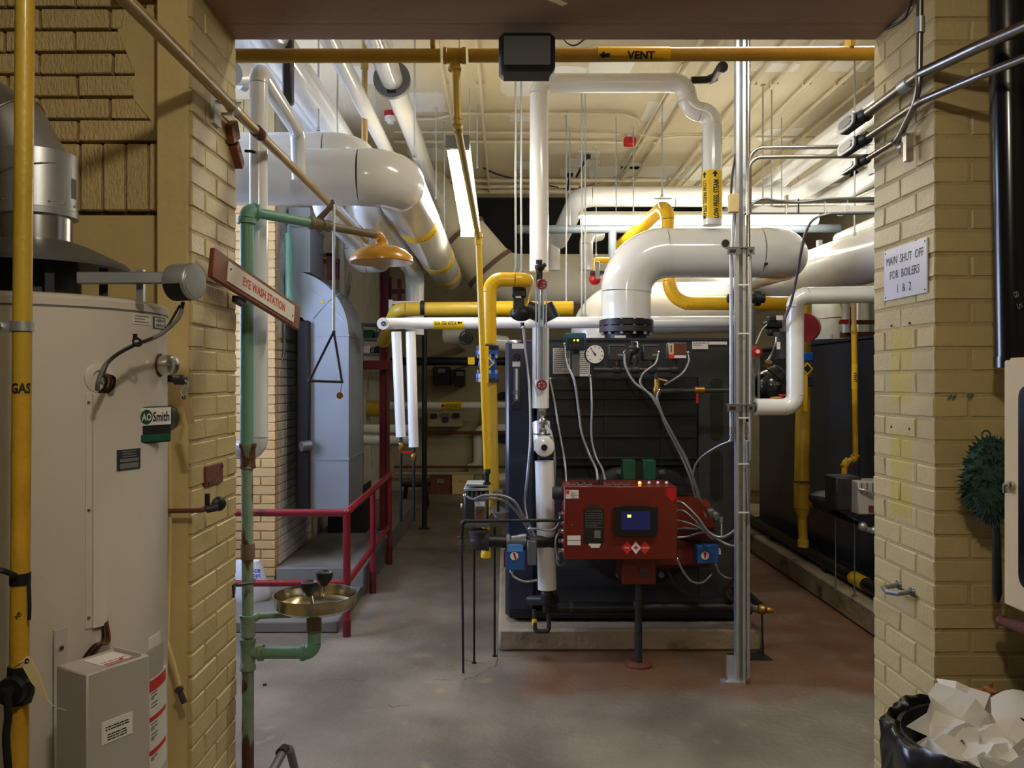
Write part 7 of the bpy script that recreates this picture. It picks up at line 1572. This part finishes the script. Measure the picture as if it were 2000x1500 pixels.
# ================================================================ overhead right and centre
def dpipe(label, px, py, z, r, y1, m='pvc', y0=None):
    D = z*F/(VY-py); X = (px-VX)*D/F; t = Thing('insulated_pipe', label, 'pipe'); t.pipe([V(X, y0 or D-2, CH+z), V(X, y1, CH+z)], r, m, n=26); t.band((X, (D+y1)/2, CH+z), (0, 1, 0), r*1.01, .03, m, 'jacket_seam'); t.done()
dpipe('highest white pipe running back under the ceiling at right', 1650, 240, 1.78, .05, 9.2); dpipe('second highest white pipe running back under the ceiling at right', 1655, 262, 1.74, .05, 9.2)
dpipe('thick white pipe running back above the cross strut', 1650, 318, 1.62, .085, 7.4); dpipe('white pipe running back just under the thick overhead one', 1690, 352, 1.50, .075, 7.3)
for k, (px_, py_, r_2, lab) in enumerate(((1712, 382, .05, 'upper white capped pipe above the fat right main'), (1712, 440, .06, 'lower white capped pipe above the fat right main'))):
    a = P(px_+60, py_-26, 5.3); b = P(px_-70, py_+28, 6.9); t = Thing('insulated_pipe', lab, 'pipe'); t.pipe([a, b], r_2, 'pvc', n=26); t.add('end_disc', G().lathe(b, b-a, [(r_2*1.01, -.01), (r_2*1.01, .004)], 24), 'canvas'); t.done()
t = Thing('insulated_pipe', 'white elbow pipe dropping beside the right jamb overhead', 'pipe'); t.pipe([P(1560, 378, 7.4), P(1600, 352, 7.0), P(1690, 330, 6.9), P(1692, 400, 6.9)], .06, 'pvc_cream', b=.09, n=26); t.done()
t = Thing('gate_valve', 'black overhead valve beside the white drop elbow', 'valve'); t.add('body', G().sph(P(1668, 365, 6.7), .05, 14, 10).cyl(P(1640, 372, 6.7), P(1690, 368, 6.7), .03), 'black_metal'); t.add('handwheel', G().torus(P(1672, 348, 6.6), (.6, -.8, .2), .06, .012, 20, 6), 'black_metal'); t.done()
cr = Thing('insulated_main', 'white cross main with rounded left elbow under the ceiling', 'pipe')
cr.pipe([P(1090, 470, 8.0), P(1132, 384, 7.3), P(1790, 384, 7.3)], .088, 'pvc', b=.13, n=32, k=10); cr.band(P(1190, 384, 7.3), (1, 0, 0), .0885, .03, 'pvc', 'jacket_seam'); cr.band(P(1600, 384, 7.3), (1, 0, 0), .0885, .03, 'pvc', 'jacket_seam'); cr.done()
gb = Thing('grey_pipe', 'slate grey pipe crossing in front of the white stubs', 'pipe'); gb.add('pipe', G().cyl(P(1012, 448, 7.0), P(1640, 446, 7.0), .034, n=22), 'grey_pipe'); gb.add('end_cap', G().sph(P(1014, 448, 7.0), .038, 18, 12), 'grey_pipe'); gb.add('drop', G().cyl(P(1196, 448, 7.0), P(1196, 525, 7.0), .034), 'grey_pipe'); gb.done()
for k, (px_, y0, y1, r_3, lab) in enumerate(((1082, 458, 508, .055, 'left white stub standing on the cream flue'), (1145, 458, 508, .065, 'right white stub standing on the cream flue'))):
    t = Thing('insulated_stub', lab, 'pipe'); t.pipe([P(px_, y1+20, 8.0), P(px_, y0+5, 8.0), P(px_+(25 if k else -18), y0, 8.2)], r_3 if k else .06, 'pvc_cream', b=.09); t.done()
br_ = Thing('breeching', 'huge cream canvas-wrapped flue bending behind the pipes', 'flue')
bD = 8.6
br_.pipe([P(822, 366, bD), P(850, 400, bD), P(975, 546, bD), P(1560, 548, bD)], .26, 'canvas', b=[.2, .35], n=44, k=4)
pA = P(850, 400, bD); pB = P(975, 546, bD); dvv = (pB-pA).normalized()
for f_ in (.42, .86): br_.band(pA.lerp(pB, f_), dvv, .278, .045, 'seam', 'joint_band')
br_.done()
t = Thing('gas_cock', 'red gas cock with grey lever above the second steam elbow', 'valve'); t.add('body', G().sph(P(1163, 545, 6.6), .05, 16, 12), 'red_paint'); t.add('lever', G().box(P(1167, 528, 6.5), (.035, .012, .14), ch=.005), 'grey_metal'); t.add('yellow_pipe', G().cyl(P(1163, 505, 6.6), P(1163, 540, 6.6), .02).cyl(P(1163, 509, 6.6), P(1190, 509, 6.6), .026), 'yellow'); t.add('wings', G().bpx(1154, 529, 1182, 535, 6.55, 6.62), 'iron'); t.done()
# hanger rods from the ceiling
for px_, y1, D, lab in ((1007, 530, 5.0, 'left of the white drop pipe'), (1018, 535, 5.05, 'touching the left side of the white drop pipe'), (1106, 600, 6.6, 'ending on the yellow main'), (1136, 618, 6.0, 'left of the pair over the feed pipe'), (1143, 618, 6.0, 'right of the pair over the feed pipe'), (1113, 445, 7.0, 'carrying the grey cross pipe'), (1164, 500, 7.6, 'behind the red gas cock'), (1237, 440, 7.0, 'above the slanting yellow pipe'), (1293, 385, 6.3, 'carrying the yellow hook pipe'), (1372, 360, 7.2, 'left of the LOW PRESS. STEAM label'), (1490, 405, 6.0, 'left of the pair right of the strut post'), (1507, 405, 6.0, 'right of the pair right of the strut post'), (1669, 460, 5.4, 'near the right jamb'), (659, 390, 5.0, 'above the shower arm'), (733, 255, 5.6, 'left of the collared pipe'), (810, 310, 4.6, 'over the fat white main'), (852, 390, 6.5, 'left of the long lamp'), (932, 330, 6.4, 'right of the long lamp'), (868, 500, 6.8, 'behind the long lamp'), (622, 255, 4.8, 'over the upper left main')):
    x = (px_-VX)*D/F; zb3 = CH-(y1-VY)*D/F
    t = Thing('hanger_rod', 'thin steel hanger rod '+lab, 'rod'); t.add('rod', G().cyl((x, D, zb3), (x, D, CL), .0055, n=8), 'galv'); t.add('nut', G().lathe((x, D, zb3), (0, 0, 1), [(.011, 0), (.011, .02), (.006, .022)], 6), 'galv'); t.add('ceiling_anchor', G().box((x, D, CL-.006), (.03, .025, .012)), 'ceiling_paint'); t.done()
# ceiling conduits
zc3 = CL-.03; hz3 = zc3-CH
def cl_pt(px, py): D = hz3*F/(VY-py); return V((px-VX)*D/F, D, zc3)
for k, (px_, r2, y0, y1) in enumerate(((862, .012, 3.0, 9.6), (935, .014, 3.0, 9.3), (1342, .016, 3.0, 9.6), (1382, .014, 3.0, 9.6), (1498, .017, 3.0, 9.6), (1545, .013, 3.0, 9.6), (1612, .014, 3.0, 9.6), (1680, .016, 3.0, 9.6), (1740, .014, 3.0, 9.6), (1330, .008, 5.5, 9.6))):
    X = (px_-VX)*hz3/(VY-128); t = Thing('ceiling_conduit', 'cream conduit running back along the ceiling, number %s from the left' % ('one', 'two', 'four', 'five', 'six', 'seven', 'eight', 'nine', 'ten', 'three')[k], 'conduit'); t.add('pipe', G().cyl((X, y0, zc3), (X, y1, zc3), r2, n=12), 'ceiling_paint')
    for yy in (5.9, 7.4, 8.7): t.add('strap', G().box((X, yy, zc3+.004), (r2*4, .03, r2*1.7)), 'ceiling_paint')
    t.done()
for k, (pts, r2, lab) in enumerate(((([(760, 233), (850, 233), (895, 222), (1000, 222), (1215, 222), (1245, 232), (1250, 245)]), .011, 'bent cream conduit crossing the ceiling to the red alarm'), ([(770, 258), (1100, 259), (1210, 262)], .010, 'straight cream conduit crossing the ceiling, upper'), ([(770, 277), (1000, 277), (1215, 277)], .013, 'straight cream conduit crossing the ceiling, lower'), ([(1250, 262), (1290, 270), (1330, 266), (1620, 268)], .010, 'cream conduit running right from the red alarm'), ([(860, 352), (1300, 352)], .02, 'first of the cream pipes crossing at the ceiling end'), ([(860, 364), (1130, 364)], .022, 'second of the cream pipes crossing at the ceiling end'), ([(860, 374), (1130, 374)], .026, 'third of the cream pipes crossing at the ceiling end'))):
    t = Thing('ceiling_conduit', lab, 'conduit'); t.pipe([cl_pt(*q) for q in pts], r2, 'ceiling_paint', style='bend', b=.12, n=12); t.done()
plain('black cord sagging along the ceiling left of the white drop pipe', [(944, 328, 8.3), (975, 342, 8.6), (1020, 352, 8.8), (1090, 366, 9.0), (1120, 370, 9.2)], .008)
plain('brown cord draped across the ceiling towards the lamp', [(1120, 370, 9.2), (1150, 362, 9.0), (1200, 352, 9.0), (1280, 352, 9.0)], .009, 'seam')
t = Thing('smoke_detector', 'white smoke detector on a red base under the ceiling', 'detector'); q = V(P(763, 222, 6.6).x, 6.6, CL)
t.add('red_base', G().lathe(q, (0, 0, -1), [(.05, 0), (.05, .04)], 20), 'red_paint'); t.add('sensor', G().lathe(q-V(0, 0, .04), (0, 0, -1), [(.048, 0), (.046, .03), (.025, .045), (.02, .06)], 20), 'white_label'); t.done()
t = Thing('alarm_box', 'red fire alarm box on the ceiling conduit', 'alarm'); q = cl_pt(1230, 270)-V(0, 0, .03); t.add('box', G().box(q, (.1, .08, .07), ch=.01), 'red_paint'); t.add('bell', G().lathe(q+V(-.03, -.04, 0), (0, -1, 0), [(.03, 0), (.028, .02)], 16), 'red_paint'); t.add('cap', G().cyl(q+V(0, 0, .03), q+V(0, 0, .06), .025), 'white_label'); t.done()
t = Thing('trapeze_hanger', 'black slanted bracket pair under the ceiling patches', 'bracket'); t.add('bar', G().tube([cl_pt(1147, 306), P(1126, 345, 8.4)], .012, 8).tube([cl_pt(1113, 342), P(1108, 372, 8.8)], .01, 8), 'black_metal'); t.add('anchor', G().box(cl_pt(1147, 306), (.06, .05, .03)).box(cl_pt(1113, 342), (.06, .05, .03)), 'black_metal'); t.done()
